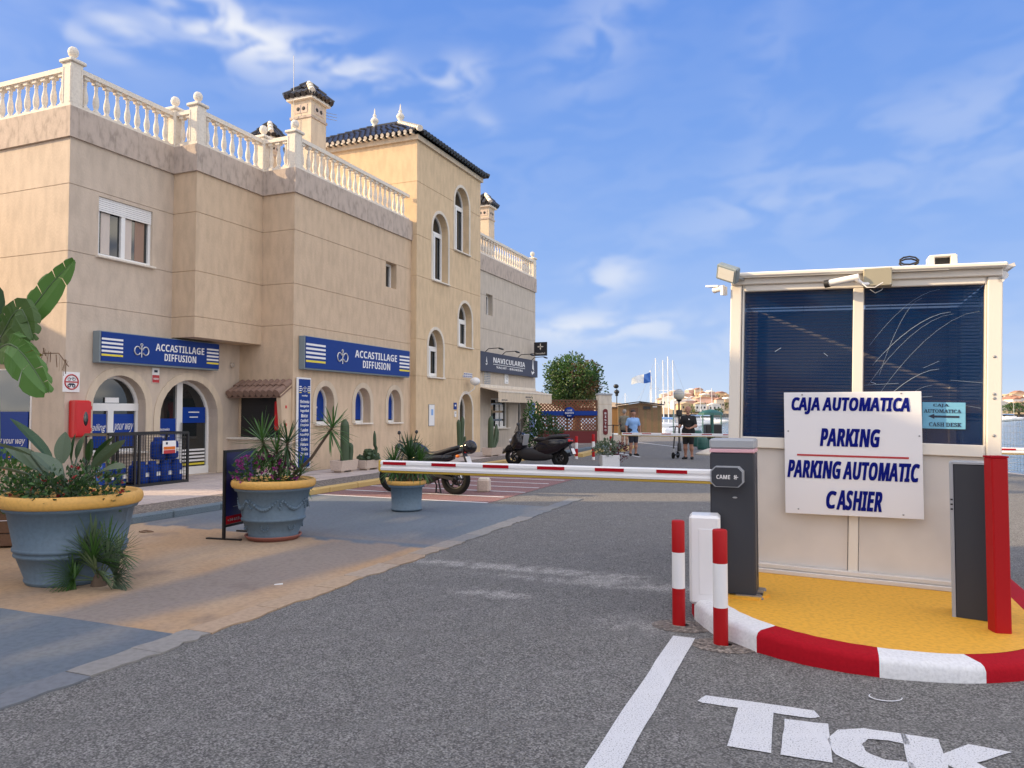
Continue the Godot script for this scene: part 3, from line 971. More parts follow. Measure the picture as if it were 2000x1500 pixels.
func building() -> void:
	shop = thing("shop_building", "two storey beige plaster shop building with white balustrade and square tower", "building", bframe)
	var tA := 10.44
	var tA2 := 13.06
	var tB := 15.28
	var tT := 21.1
	var tT2 := 26.0
	var tC := 32.5
	var back := -22.0
	# openings
	var a_win := [fp(192, 450, DA).x, fp(298, 450, DA).x, fp(192, 499, DA).y, fp(192, 382, DA).y]
	var a_arch := opening(180, 284, 733, 884, DA)
	var a_door := opening(312, 425, 742, 934, DA)
	a_door[2] = .1
	var b_wins := [opening(617, 652, 754, 828, DB), opening(693, 723, 757.5, 826, DB), opening(757.5, 782.5, 761, 825, DB)]
	var b_slot := opening(752, 773, 513, 562, DB)
	var t_wins := [opening(843.5, 874, 417.5, 551, DT), opening(887, 915, 366.5, 493, DT), opening(836, 865, 644, 737, DT), opening(895, 921, 592, 678, DT)]
	var t_door := opening(897, 922, 769, 886, DT)
	t_door[2] = .1
	var c_slot := opening(949, 962, 575, 616, DB)
	var c_win := opening(959, 993, 778, 836, DB)
	var c_door := opening(1012, 1029, 775, 880, DB)
	c_door[2] = .1
	var rx := func(o) -> float: return (o[1] - o[0]) * .5
	# plaster blocks
	var cutsA := []
	for o in [[a_win, 0.0, .14], [a_arch, rx.call(a_arch), .30], [a_door, rx.call(a_door), .36]]:
		cutsA.append([arch(o[0][0], o[0][1], o[0][2], o[0][3], o[1]), -DA - o[2] - .05, -DA + .2])
	var side_win := [Vector2(-16.2, .75), Vector2(-14.72, 2.43)]
	var gA := []
	for y in [6.2, 4.84, 3.79]:
		gA.append([tA - .1, tB + .02, y, -DA])
		gA.append([tA, back, -DA + .1, y, true])
	var leftcut := MB.new()
	wall(M.plaster_beige, [[tA, tB, 0, 7.74, back, -DA]], cutsA, gA)
	# upper bay
	var gBay := []
	for y in [6.2, 4.84, 3.79]:
		gBay.append([tA2 - .1, tB + .02, y, -DA2])
		gBay.append([tA2, -DA - .1, -DA2 + .1, y, true])
	wall(M.plaster_warm, [[tA2, tB - .003, 3.32, 7.737, -DA + .001, -DA2]], [], gBay)
	var cutsB := []
	for o in b_wins: cutsB.append([arch(o[0], o[1], o[2], o[3], rx.call(o) * 1.15), -DB - .32, -DB + .2])
	cutsB.append([arch(b_slot[0], b_slot[1], b_slot[2], b_slot[3], 0.0), -DB - .3, -DB + .2])
	var gB := []
	for y in [6.2, 4.84, 3.79]:
		gB.append([tB - .1, tT, y, -DB])
		gB.append([tB, -DA2 - .5, -DB + .1, y, true])
	wall(M.plaster_warm, [[tB, tT, 0, 7.74, back, -DB]], cutsB, gB)
	var cutsT := []
	for o in t_wins: cutsT.append([arch(o[0], o[1], o[2], o[3], rx.call(o) * 1.1), -DT - .32, -DT + .2])
	cutsT.append([arch(t_door[0], t_door[1], t_door[2], t_door[3], rx.call(t_door) * 1.1), -DT - .4, -DT + .2])
	var gT := []
	for y in [9.08, 7.34, 6.01, 3.97, 2.77]:
		gT.append([tT - .1, tT2 + .1, y, -DT])
		gT.append([tT, -17.0, -DT + .1, y, true])
	wall(M.plaster_tower, [[tT + .001, tT2, 0, 10.42, -16.9, -DT]], cutsT, gT)
	var cutsC := [[arch(c_slot[0], c_slot[1], c_slot[2], c_slot[3], 0.0), -DB - .3, -DB + .2], [arch(c_win[0], c_win[1], c_win[2], c_win[3], 0.0), -DB - .2, -DB + .2], [arch(c_door[0], c_door[1], c_door[2], c_door[3], rx.call(c_door)), -DB - .4, -DB + .2]]
	var gC := []
	for y in [6.2, 4.87]: gC.append([tT2 - .1, tC + .1, y, -DB])
	wall(M.plaster_grey, [[tT2 + .001, tC, 0, 7.74, back, -DB]], cutsC, gC)
	# parapet band, a little proud of the walls
	var o1 := PackedVector2Array([Vector2(tA - .05, -back), Vector2(tA - .05, DA - .05), Vector2(tA2 - .05, DA - .05), Vector2(tA2 - .05, DA2 - .05), Vector2(tB - .05, DA2 - .05), Vector2(tB - .05, DB - .05), Vector2(tT - .002, DB - .05), Vector2(tT - .002, -back)])
	var up := Transform3D(Basis(Vector3.RIGHT, Vector3.FORWARD, Vector3.UP), Vector3.ZERO)
	part("parapet_band", MB.new().prism(o1, 7.14, 7.765, up), M.plaster_band, shop)
	var o2 := PackedVector2Array([Vector2(tT2 + .004, -back), Vector2(tT2 + .004, DB - .05), Vector2(tC + .05, DB - .05), Vector2(tC + .05, -back)])
	part("parapet_band", MB.new().prism(o2, 7.14, 7.765, up), M.plaster_band, shop)
	# balustrades
	var P := [Vector2(10.54, -22), Vector2(10.54, -14.0), Vector2(13.16, -14.0), Vector2(13.16, -13.3), Vector2(15.38, -13.3), Vector2(15.38, -12.3), Vector2(21.0, -12.3)]
	balustrade(P, 7.765, [P[1], P[2], P[3], P[4], P[5]])
	var Q := [Vector2(26.05, -12.3), Vector2(32.4, -12.3), Vector2(32.4, -20)]
	balustrade(Q, 7.765, [Q[1]])
	# tower roof
	var roof := Node3D.new()
	roof.name = "tower_roof"
	shop.add_child(roof, true)
	part("eave_moulding", MB.new().box(Vector3(23.55, 10.50, -14.45), Vector3(5.06, .16, 5.06)), M.plaster_trim, roof)
	for k in 22:                            # rafter tails of white mortar under the sunlit eave
		part("eave_corbel", MB.new().box(Vector3(20.96, 10.60, -12.1 - k * .22), Vector3(.2, .06, .09)), M.cast_stone, roof)
	hip_roof(20.86, 26.24, -17.14, -11.76, 10.62, 12.1, -15.2, -14.1, roof)
	for z in [-15.2, -14.1]:
		part("finial", MB.new().lathe([Vector2(.10, 12.1), Vector2(.12, 12.2), Vector2(.06, 12.24), Vector2(.13, 12.34), Vector2(.15, 12.42), Vector2(.10, 12.5), Vector2(.05, 12.54), Vector2(.07, 12.6), Vector2(.03, 12.66), Vector2(.012, 12.86), Vector2(0, 12.88)], 12, Vector3(23.55, 0, z)), M.cast_stone, roof)
	# chimneys
	var c1 := fp(603, 230, 14.4)
	chimney(c1.x, -14.4, 7.7, fp(603, 205, 14.4).y, .74)
	var c2 := fp(527, 250, 17.5)
	chimney(c2.x, -17.5, 7.7, fp(527, 278, 17.5).y, .5)
	var c3 := fp(948, 400, 14.0)
	chimney(c3.x, -14.0, 7.7, fp(948, 408, 14.0).y, .62)
	var an := fp(576, 110, 14.6)
	part("aerial", MB.new().tube([Vector3(an.x, 8.8, -14.6), Vector3(an.x - .05, an.y, -14.6)], .009, 5), M.grey_metal, shop)
	for k in 3: part("aerial_rod", MB.new().tube([Vector3(c1.x + .4, fp(635, 232, 14.4).y - k * .09, -14.1), Vector3(c1.x + .75, fp(635, 232, 14.4).y - k * .09 + .02, -13.9)], .008, 4), M.grey_metal, shop)
	# windows and doors
	window_set(a_win, DA, .12, 0.0, "slide")
	var sh := MB.new()
	var sh_h: float = a_win[3] - fp(192, 410, DA).y
	for k in 7: sh.box(Vector3((a_win[0] + a_win[1]) * .5, a_win[3] - sh_h * (k + .5) / 7.0, -DA - .05), Vector3(a_win[1] - a_win[0] - .02, sh_h / 7.0 - .008, .03 + .004 * (k % 2)))
	part("roller_shutter", sh, M.sign_white, shop)
	for q in [[.10, .26, M.curtain], [.50, .66, M.curtain], [.72, .90, M.curtain_brown]]:
		var cm := MB.new()
		cm.smooth(true)
		var w: float = a_win[1] - a_win[0]
		for k in 12:
			var u0: float = a_win[0] + w * lerpf(q[0], q[1], k / 12.0)
			var u1: float = a_win[0] + w * lerpf(q[0], q[1], (k + 1) / 12.0)
			cm.quad(Vector3(u0, a_win[2] + .08, -DA - .105 + .012 * (k % 2)), Vector3(u0, a_win[3] - sh_h, -DA - .105 + .012 * (k % 2)), Vector3(u1, a_win[3] - sh_h, -DA - .105 + .012 * ((k + 1) % 2)), Vector3(u1, a_win[2] + .08, -DA - .105 + .012 * ((k + 1) % 2)))
		part("curtain", cm, q[2], shop)
	window_set(a_arch, DA, .28, rx.call(a_arch), "plain")
	surround(a_arch, DA, rx.call(a_arch), .17, M.plaster_trim)
	window_set(a_door, DA, .34, rx.call(a_door), "door")
	surround(a_door, DA, rx.call(a_door), .17, M.plaster_trim)
	for o in b_wins:
		window_set(o, DB, .30, rx.call(o) * 1.15, "plain")
		surround(o, DB, rx.call(o) * 1.15, .15, M.plaster_trim)
	window_set(b_slot, DB, .26, 0.0, "slot")
	for o in t_wins:
		window_set(o, DT, .30, rx.call(o) * 1.1, "tall")
		surround(o, DT, rx.call(o) * 1.1, .10, M.plaster_white)
	window_set(t_door, DT, .36, rx.call(t_door) * 1.1, "side_door")
	surround(t_door, DT, rx.call(t_door) * 1.1, .10, M.plaster_white)
	window_set(c_slot, DB, .26, 0.0, "slot")
	window_set(c_win, DB, .16, 0.0, "plain")
	window_set(c_door, DB, .36, rx.call(c_door), "side_door")
	# details of the near shop window and door: bars, posters with lettering
	var z := -DA - .28 + .05
	var fr := MB.new()
	var mid: float = lerpf(a_arch[0], a_arch[1], .46)
	var bar_y: float = fp(200, 795, DA + .25).y
	fr.box(Vector3((a_arch[0] + a_arch[1]) * .5, bar_y, z), Vector3(a_arch[1] - a_arch[0] - .02, .16, .06))
	fr.box(Vector3(mid, (a_arch[2] + bar_y) * .5, z), Vector3(.14, bar_y - a_arch[2], .055))
	part("glazing_bar", fr, M.white_pvc, shop)
	for q in [[a_arch[0] + .10, mid - .08, "Sailing"], [mid + .08, a_arch[1] - .10, "your way"]]:
		part("window_poster", MB.new().box(Vector3((q[0] + q[1]) * .5, (a_arch[2] + bar_y) * .5 - .02, z - .015), Vector3(q[1] - q[0], bar_y - a_arch[2] - .26, .02)), M.poster_blue, shop)
		var tm := MB.new()
		text(tm, q[2], (q[1] - q[0]) * .88, .19, Transform3D(Basis.IDENTITY, Vector3((q[0] + q[1]) * .5, a_arch[2] + .52, z)), false, false, .25)
		part("window_lettering", tm, M.sign_white, shop)
	part("notice", MB.new().box(Vector3(lerpf(a_arch[0], a_arch[1], .5), bar_y + .15, z - .01), Vector3(.34, .11, .012)), M.sign_white, shop)
	# door leaf: white stiles, posters, stripes near the foot
	z = -DA - .34 + .04
	var dm := MB.new()
	var dx: float = lerpf(a_door[0], a_door[1], .47)
	dm.box(Vector3(dx, (a_door[2] + a_door[3]) * .5 - .03, z), Vector3(.17, a_door[3] - a_door[2] - .06, .06))
	dm.box(Vector3((dx + a_door[1]) * .5, .19, z), Vector3(a_door[1] - dx, .18, .06))
	part("door_stile", dm, M.white_pvc, shop)
	part("door_handle", MB.new().tube([Vector3(dx + .02, .95, z + .07), Vector3(dx + .02, 1.35, z + .07)], .014, 6), M.grey_metal, shop)
	for q in [[a_door[0] + .06, dx - .08, .28, 1.45], [dx + .12, a_door[1] - .1, 1.34, 1.72]]:
		part("door_poster", MB.new().box(Vector3((q[0] + q[1]) * .5, (q[2] + q[3]) * .5, z - .012), Vector3(q[1] - q[0], q[3] - q[2], .02)), M.poster_blue, shop)
	var dl := MB.new()
	for k in 4: text(dl, ["Electronics", "Rigging", "Engine", "Safety"][k], .3, .06, Transform3D(Basis.IDENTITY, Vector3((a_door[0] + dx) * .5, 1.2 - k * .17, z + .002)))
	for k in 2: dl.box(Vector3((a_door[1] + dx) * .5, 1.60 - k * .12, z + .002), Vector3(.34 - k * .08, .025, .002))
	part("door_lettering", dl, M.sign_white, shop)
	for k in 5: part("door_stripe", MB.new().box(Vector3((dx + a_door[1]) * .5 + .01, .34 + k * .085, z - .012), Vector3(a_door[1] - dx - .22, .045, .02)), M.sign_yellow if k == 0 else M.sign_white, shop)
	for o in b_wins:
		part("window_poster", MB.new().prism(arch(o[0] + .07, o[1] - .07, o[2] + .10, o[3] - .07, rx.call(o) * 1.15 - .07), -DB - .287, -DB - .283), M.poster_blue, shop)
		var bm := MB.new()
		bm.tube([Vector3(o[0] + .2, o[2] + .72, -DB - .28), Vector3(o[0] + .28, o[2] + .8, -DB - .28), Vector3(o[0] + .2, o[2] + .88, -DB - .28)], .015, 4)
		text(bm, "diffusion", .3, .07, Transform3D(Basis.IDENTITY, Vector3(o[0] + .28, o[2] + .45, -DB - .281)))
		part("window_lettering", bm, M.sign_white, shop)
	# serving hatch with a tiled hood in the corner
	part("hatch_wall", MB.new().box(Vector3(tB - .18, .46, -13.05), Vector3(.36, .92, 1.70)), M.plaster_beige, shop)
	part("hatch_counter", MB.new().box(Vector3(tB - .2, .94, -13.05), Vector3(.46, .05, 1.72), Basis.IDENTITY, .01), M.cast_stone, shop)
	part("hatch_shutter", MB.new().box(Vector3(tB - .05, 1.5, -13.1), Vector3(.06, 1.06, 1.3)), M.black_metal, shop)
	for k in 10: part("shutter_slat", MB.new().box(Vector3(tB - .085, 1.02 + k * .105, -13.1), Vector3(.02, .085, 1.28)), M.black_plastic, shop)
	part("hood_cheek", MB.new().prism(PackedVector2Array([Vector2(tB, 1.0), Vector2(tB, 2.36), Vector2(tB - .42, 2.04), Vector2(tB - .3, 1.0)]), -12.36, -12.24), M.plaster_warm, shop)
	for k in 9:
		var zz := -12.3 - k * .185
		var hm := MB.new()
		for r in 2:
			hm.tube([Vector3(tB - .50 + r * .26, 2.06 + r * .16, zz), Vector3(tB - .20 + r * .22, 2.22 + r * .15, zz)], [.095, .08], 8)
		part("hood_tile", hm, M.tile_clay, shop)
	part("hood_board", MB.new().box(Vector3(tB - .22, 2.10, -13.05), Vector3(.5, .03, 1.66), Basis(Vector3.BACK, .56)), M.tile_clay, shop)
	# tall window on the sunlit end wall
	var zc := fp(-1, 1, DA)
	for q in [["end_window_frame", M.white_pvc, .03, 0.0], ["end_window_pane", M.glass, .034, .06]]:
		part(q[0], MB.new().box(Vector3(tA - q[2] * .5 + .01, 1.55, -15.6), Vector3(q[2], 1.9 - q[3], 1.5 - q[3])), q[1], shop)
	part("end_poster", MB.new().box(Vector3(tA - .035, 1.12, -15.6), Vector3(.014, .98, 1.4)), M.poster_blue, shop)
	var em := MB.new()
	text(em, "Sailing your way", 1.15, .17, Transform3D(Basis(Vector3.UP, -PI / 2), Vector3(tA - .044, 1.0, -15.55)), false, false, .25)
	part("end_lettering", em, M.sign_white, shop)

# ---------- signs and fittings on the shop ----------
func shackle(mb: MB, c: Vector3, s: float) -> void:
	for k in [-1.0, 1.0]:
		var pts := []
		for i in 15:
			var a := .5 + TAU * .84 * i / 14.0
			pts.append(c + Vector3(k * (.5 - .36 * cos(a)) * s * .95, sin(a) * .40 * s, 0))
		mb.tube(pts, .062 * s, 6)
	var e := []
	for i in 13: e.append(c + Vector3(cos(TAU * i / 12.0) * .12 * s, .58 * s + sin(TAU * i / 12.0) * .12 * s, 0))
	mb.tube(e, .045 * s, 6)
	mb.tube([c + Vector3(0, .46 * s, 0), c + Vector3(0, -.62 * s, 0)], .055 * s, 6)
	mb.tube([c + Vector3(-.16 * s, .2 * s, 0), c + Vector3(.16 * s, .1 * s, 0)], .05 * s, 6)

func long_sign(label: String, l: float, r: float, d_front: float, d_wall: float, top: float, bottom: float) -> void:
	var a := fp(l, top, d_front)
	var b := fp(r, 700, d_front)
	var y0 := fp(l, bottom, d_front).y
	var w := b.x - a.x
	var h := a.y - y0
	var o := thing("shop_sign", label, "sign", bframe * Transform3D(Basis.IDENTITY, Vector3((a.x + b.x) * .5, (a.y + y0) * .5, -d_front)))
	var dep := d_wall - d_front - .004
	part("case", MB.new().box(Vector3(0, 0, -dep * .5 - .006), Vector3(w, h, dep - .012), Basis.IDENTITY, .01), M.sign_grey, o)
	part("face", MB.new().box(Vector3(.01, .01, 0), Vector3(w - .04, h - .06, .016)), M.sign_blue, o)
	for sd in [[-.5 * w + .03, .155 * w], [.5 * w - .03 - .115 * w, .115 * w]]:
		for k in 5:
			part("stripe", MB.new().box(Vector3(sd[0] + sd[1] * .5, .25 * h - k * .125 * h, .01), Vector3(sd[1], .062 * h, .008)), M.sign_yellow if k == 4 else M.sign_white, o)
	var lg := MB.new()
	shackle(lg, Vector3(-.195 * w, -.02, .02), .34 * h)
	part("shackle_emblem", lg, M.silver, o)
	var tm := MB.new()
	text(tm, "ACCASTILLAGE", .43 * w, .24 * h, Transform3D(Basis.IDENTITY, Vector3(.135 * w, .145 * h, .011)))
	text(tm, "DIFFUSION", .28 * w, .24 * h, Transform3D(Basis.IDENTITY, Vector3(.135 * w, -.175 * h, .011)))
	part("lettering", tm, M.sign_white, o)

func wall_at(px: float, py: float, d: float) -> Transform3D:
	var p := fp(px, py, d)
	return bframe * Transform3D(Basis.IDENTITY, Vector3(p.x, p.y, -d))

func shop_fronts() -> void:
	long_sign("long blue lightbox sign with silver shackle emblem above arched shop door", 196, 428, 13.68, DA, 645, 708)
	long_sign("long blue lightbox sign with silver shackle emblem above three small windows", 596, 800, 12.0, DB, 655, 721)
	# tall narrow sign
	var a := fp(584, 740, 12.12)
	var b := fp(606, 740, 12.12)
	var y0 := fp(594, 912, 12.12).y
	var o := thing("vertical_sign", "tall narrow blue sign listing goods in white beside the corner", "sign", bframe * Transform3D(Basis.IDENTITY, Vector3((a.x + b.x) * .5, (a.y + y0) * .5, -12.12)))
	var w := b.x - a.x
	var h := a.y - y0
	part("frame", MB.new().box(Vector3(0, 0, -.03), Vector3(w + .1, h + .08, .05), Basis.IDENTITY, .01), M.sign_white, o)
	part("face", MB.new().box(Vector3.ZERO, Vector3(w, h, .012)), M.sign_blue, o)
	var em := MB.new()
	shackle(em, Vector3(0, h * .38, .012), .12)
	part("shackle_emblem", em, M.silver, o)
	for k in 4:
		for s in [-1.0, 1.0]: part("stripe", MB.new().box(Vector3(s * w * .38, h * .415 - k * .05, .007), Vector3(w * .2, .022, .006)), M.sign_yellow if k == 3 else M.sign_white, o)
	var words := ["Electronica", "Navegacion", "Seguridad", "Motor", "Confort", "Limpieza", "Fondeo", "Acastillaje", "Cabos", "Pintura", "Vela", "Madera"]
	var tm := MB.new()
	text(tm, "Accastillage", w * .5, .05, Transform3D(Basis.IDENTITY, Vector3(0, h * .31, .008)))
	for k in words.size():
		text(tm, words[k], w * (.42 + .035 * words[k].length()), .085, Transform3D(Basis.IDENTITY, Vector3(0, h * .245 - k * h * .054, .008)))
	part("lettering", tm, M.sign_white, o)
	part("leg", MB.new().tube([Vector3(.06, -h * .5, -.03), Vector3(.06, -h * .5 - .17, -.03)], .018, 6), M.grey_metal, o)
	# yacht broker's board with arm lamps
	a = fp(938.4, 685, 12.0)
	b = fp(1050, 700, 12.0)
	y0 = fp(938.4, 724, 12.0).y
	w = b.x - a.x
	h = a.y - y0
	o = thing("broker_sign", "dark yacht broker board with white lettering and arm lamps above awning", "sign", bframe * Transform3D(Basis.IDENTITY, Vector3((a.x + b.x) * .5, (a.y + y0) * .5, -12.0)))
	part("board", MB.new().box(Vector3(0, 0, -.06), Vector3(w, h, .12), Basis.IDENTITY, .008), M.sign_navy, o)
	tm = MB.new()
	text(tm, "NAVICULARIA", w * .55, h * .27, Transform3D(Basis.IDENTITY, Vector3(-w * .03, h * .14, .003)))
	text(tm, "YACHT - BROKERS", w * .46, h * .11, Transform3D(Basis.IDENTITY, Vector3(-w * .03, -h * .22, .003)))
	tm.box(Vector3(-w * .03, -h * .08, .003), Vector3(w * .55, .02, .006))
	part("lettering", tm, M.sign_white, o)
	var lg := MB.new()
	for q in [[-.41, 1.0], [.40, 2.1]]:
		var k: float = q[1] * h * .5
		var cx: float = q[0] * w
		lg.prism(PackedVector2Array([Vector2(cx - .10 * k, .0), Vector2(cx + .02 * k, .55 * k), Vector2(cx + .18 * k, -.12 * k), Vector2(cx, -.04 * k)]), 0, .006)
		lg.prism(PackedVector2Array([Vector2(cx - .25 * k, -.14 * k), Vector2(cx - .05 * k, -.22 * k), Vector2(cx + .12 * k, -.14 * k), Vector2(cx + .26 * k, -.22 * k), Vector2(cx + .1 * k, -.27 * k), Vector2(cx - .1 * k, -.36 * k)]), 0, .006)
	part("sail_emblem", lg, M.sign_white, o)
	for k in 4:
		var x := -w * .42 + k * w * .27
		var lamp := MB.new()
		lamp.tube([Vector3(x, h * .5, -.02), Vector3(x + .05, h * .5 + .12, .1), Vector3(x + .1, h * .5 + .14, .55)], .018, 6)
		lamp.box(Vector3(x + .1, h * .5 + .10, .6), Vector3(.3, .05, .09), Basis(Vector3.RIGHT, .5))
		part("arm_lamp", lamp, M.black_metal, o)
	# projecting square sign
	var c := fp(1040, 681, 12.0)
	o = thing("projecting_sign", "square black sign with pale cross projecting from the wall end", "sign", bframe * Transform3D(Basis(Vector3.UP, -PI / 2), Vector3(31.9, c.y + .0, -11.72)))
	part("panel", MB.new().box(Vector3.ZERO, Vector3(.62, .62, .06), Basis.IDENTITY, .006), M.sign_black, o)
	tm = MB.new()
	for k in 4:
		var d := Basis(Vector3.BACK, k * PI / 2)
		tm.prism(PackedVector2Array([Vector2(0, .0), Vector2(.03, .08), Vector2(.0, .16), Vector2(-.03, .08)]), .03, .036, Transform3D(d, Vector3(0, .10, 0)))
	text(tm, "Sercolluf", .46, .075, Transform3D(Basis.IDENTITY, Vector3(0, -.2, .033)))
	part("emblem", tm, M.cast_stone, o)
	part("bracket", MB.new().tube([Vector3(-.31, -.2, 0), Vector3(-.6, -.2, 0)], .015, 5), M.black_metal, o)
	# awning
	a = fp(939, 757, 12.0)
	b = fp(1048, 757, 12.0)
	o = thing("awning", "beige fabric awning with straight valance over broker's window", "awning", bframe * Transform3D(Basis.IDENTITY, Vector3((a.x + b.x) * .5, a.y, -DB)))
	w = b.x - a.x
	part("cassette", MB.new().box(Vector3(0, .06, .09), Vector3(w, .16, .17), Basis.IDENTITY, .02), M.plaster_white, o)
	part("canopy", MB.new().box(Vector3(0, -.06, .52), Vector3(w - .04, .025, .82), Basis(Vector3.RIGHT, .22)), M.plaster_trim, o)
	part("front_bar", MB.new().box(Vector3(0, -.15, .92), Vector3(w - .02, .07, .06), Basis.IDENTITY, .015), M.plaster_white, o)
	part("valance", MB.new().box(Vector3(0, -.36, .925), Vector3(w - .04, .38, .012)), M.plaster_trim, o)
	tm = MB.new()
	text(tm, "NAVICULARIA", .62, .07, Transform3D(Basis.IDENTITY, Vector3(.1, -.32, .933)))
	text(tm, "yacht brokers", .4, .05, Transform3D(Basis.IDENTITY, Vector3(.1, -.42, .933)), false)
	text(tm, "NAVICULARIA", .55, .05, Transform3D(Basis.IDENTITY, Vector3(-w * .4, -.47, .933)))
	part("lettering", tm, M.text_dark, o)
	# listings in the broker's window, plaque, louvre
	var cw := fp(976, 806, DB)
	for i in 2:
		for k in 4:
			tag(part("listing_card", MB.new().box(Vector3.ZERO, Vector3(.34, .26, .01)), M.sign_white, self, bframe * Transform3D(Basis.IDENTITY, Vector3(cw.x - .05 + i * .45, cw.y + .55 - k * .34, -DB - .10))), "small white listing card behind the broker's shop window", "card", "cards in the broker's window")
	o = thing("emblem_plaque", "white plaque with grey swirl emblem under the broker board", "plaque", wall_at(989, 740, DB - .02))
	part("plate", MB.new().box(Vector3.ZERO, Vector3(.42, .42, .03), Basis.IDENTITY, .02), M.sign_white, o)
	tm = MB.new()
	var pts := []
	for i in 16: pts.append(Vector3(cos(i * .5) * (.05 + i * .006), .05 + sin(i * .5) * (.03 + i * .004), .02))
	tm.tube(pts, .010, 5)
	text(tm, "nautica", .2, .035, Transform3D(Basis.IDENTITY, Vector3(0, -.14, .017)))
	part("emblem", tm, M.grey_metal, o)
	o = thing("louvre_shutter", "grey louvred shutter beside the tower under the broker board", "shutter", wall_at(951, 742, DB - .03))
	part("frame", MB.new().box(Vector3(0, 0, -.01), Vector3(.62, .66, .04)), M.plaster_white, o)
	for k in 2:
		for j in 9: part("slat", MB.new().box(Vector3(-.15 + k * .3, -.27 + j * .068, .02), Vector3(.26, .045, .02), Basis(Vector3.RIGHT, .4)), M.cabinet_grey, o)
	# street name in glazed tiles
	o = thing("tile_nameplate", "street name plate of small pale blue glazed tiles on tower", "sign", wall_at(913, 733, DT - .01))
	for i in 9:
		for k in 2:
			if i == 0 and k == 0: continue
			var tl := part("tile", MB.new().box(Vector3(-.34 + i * .088, .045 - k * .09, 0), Vector3(.085, .086, .016), Basis.IDENTITY, .004), M.kerb_white, o)
			part("glyph", MB.new().box(Vector3(-.34 + i * .088, .045 - k * .09, .009), Vector3(.03 + .02 * (i % 2), .05, .004), Basis(Vector3.BACK, .3 * (i % 3 - 1))), M.text_blue, tl)
	o = thing("globe_lamp", "white globe wall lamp on bracket above the tower door", "lamp", wall_at(909, 770, DT))
	part("bracket", MB.new().tube([Vector3(0, 0, 0), Vector3(0, .05, .14), Vector3(.12, .2, .3), Vector3(.14, .32, .32)], .016, 6), M.sign_white, o)
	part("globe", MB.new().ball(Vector3(.14, .47, .32), Vector3(.19, .15, .19), 14), M.sign_white, o)
	o = thing("number_sign", "small blue square sign beside the tower door", "sign", wall_at(889, 793, DT - .01))
	part("plate", MB.new().box(Vector3.ZERO, Vector3(.22, .24, .02)), M.sign_blue, o)
	part("symbol", MB.new().box(Vector3(0, .02, .011), Vector3(.1, .06, .004)), M.sign_white, o)
	o = thing("intercom", "little pale intercom box below the blue square sign", "intercom", wall_at(889, 809, DT - .02))
	part("housing", MB.new().box(Vector3.ZERO, Vector3(.13, .2, .04), Basis.IDENTITY, .008), M.sign_white, o)
	part("speaker", MB.new().box(Vector3(0, .04, .021), Vector3(.07, .05, .004)), M.grey_metal, o)
	o = thing("notice_board", "white framed notice board hung on the tower wall", "notice board", wall_at(843, 811, DT - .015))
	part("frame", MB.new().box(Vector3(0, 0, -.005), Vector3(.40, .72, .02)), M.grey_metal, o)
	part("sheet", MB.new().box(Vector3(0, 0, .007), Vector3(.36, .68, .006)), M.sign_white, o)
	part("notice", MB.new().box(Vector3(.02, .1, .012), Vector3(.14, .2, .004)), M.cloth_blue, o)
	# no-bicycles sign
	o = thing("prohibition_sign", "square white sign with red ring barring bicycles and motorcycles", "sign", wall_at(139, 746, DA - .015))
	part("plate", MB.new().box(Vector3.ZERO, Vector3(.36, .40, .02)), M.sign_white, o)
	var rg := MB.new()
	pts = []
	for i in 25: pts.append(Vector3(cos(TAU * i / 24.0) * .145, sin(TAU * i / 24.0) * .145, .012))
	rg.tube(pts, .014, 6)
	rg.box(Vector3(0, 0, .013), Vector3(.28, .026, .008))
	part("ring", rg, M.sign_red, o)
	var bk := MB.new()
	for s in [-1.0, 1.0]:
		var wp := []
		for i in 11: wp.append(Vector3(s * .05 + cos(TAU * i / 10.0) * .03, .055 + sin(TAU * i / 10.0) * .03, .012))
		bk.tube(wp, .005, 4)
		var wq := []
		for i in 11: wq.append(Vector3(s * .05 + cos(TAU * i / 10.0) * .028, -.075 + sin(TAU * i / 10.0) * .028, .012))
		bk.tube(wq, .010, 4)
	bk.box(Vector3(0, -.045, .012), Vector3(.11, .035, .006))
	bk.tube([Vector3(-.05, .055, .012), Vector3(.03, .09, .012), Vector3(.05, .055, .012)], .005, 4)
	part("pictograms", bk, M.text_dark, o)
	o = thing("alarm_notice", "small white and red notice between the two shop arches", "sign", wall_at(304, 733, DA - .012))
	part("plate", MB.new().box(Vector3.ZERO, Vector3(.20, .34, .012)), M.sign_white, o)
	part("red_panel", MB.new().box(Vector3(0, -.08, .008), Vector3(.19, .17, .004)), M.sign_red, o)
	tm = MB.new()
	text(tm, "VIDEO", .14, .04, Transform3D(Basis.IDENTITY, Vector3(0, -.08, .012)))
	part("lettering", tm, M.sign_white, o)
	part("camera_symbol", MB.new().box(Vector3(0, .09, .008), Vector3(.09, .05, .004)), M.text_dark, o)
	# fire hose cabinets
	for q in [["red fire hose cabinet with oval window beside arched shop window", wall_at(155, 818, DA - .11)], ["red fire hose cabinet on the recessed wall behind tall blue sign", bframe * Transform3D(Basis(Vector3.UP, -PI / 2), Vector3(15.17, fp(568, 812, 12.4).y, -12.42))]]:
		o = thing("hose_cabinet", q[0], "fire cabinet", q[1])
		part("body", MB.new().box(Vector3.ZERO, Vector3(.34, .74, .20), Basis.IDENTITY, .02), M.red_box, o)
		part("lid", MB.new().box(Vector3(.01, 0, .105), Vector3(.33, .70, .03), Basis.IDENTITY, .012), M.red_box, o)
		part("window", MB.new().ball(Vector3(.05, 0, .115), Vector3(.06, .16, .012), 14), M.glass, o)
		for k in [-1.0, 1.0]: part("hinge", MB.new().box(Vector3(.175, k * .22, .09), Vector3(.03, .07, .05)), M.red_box, o)
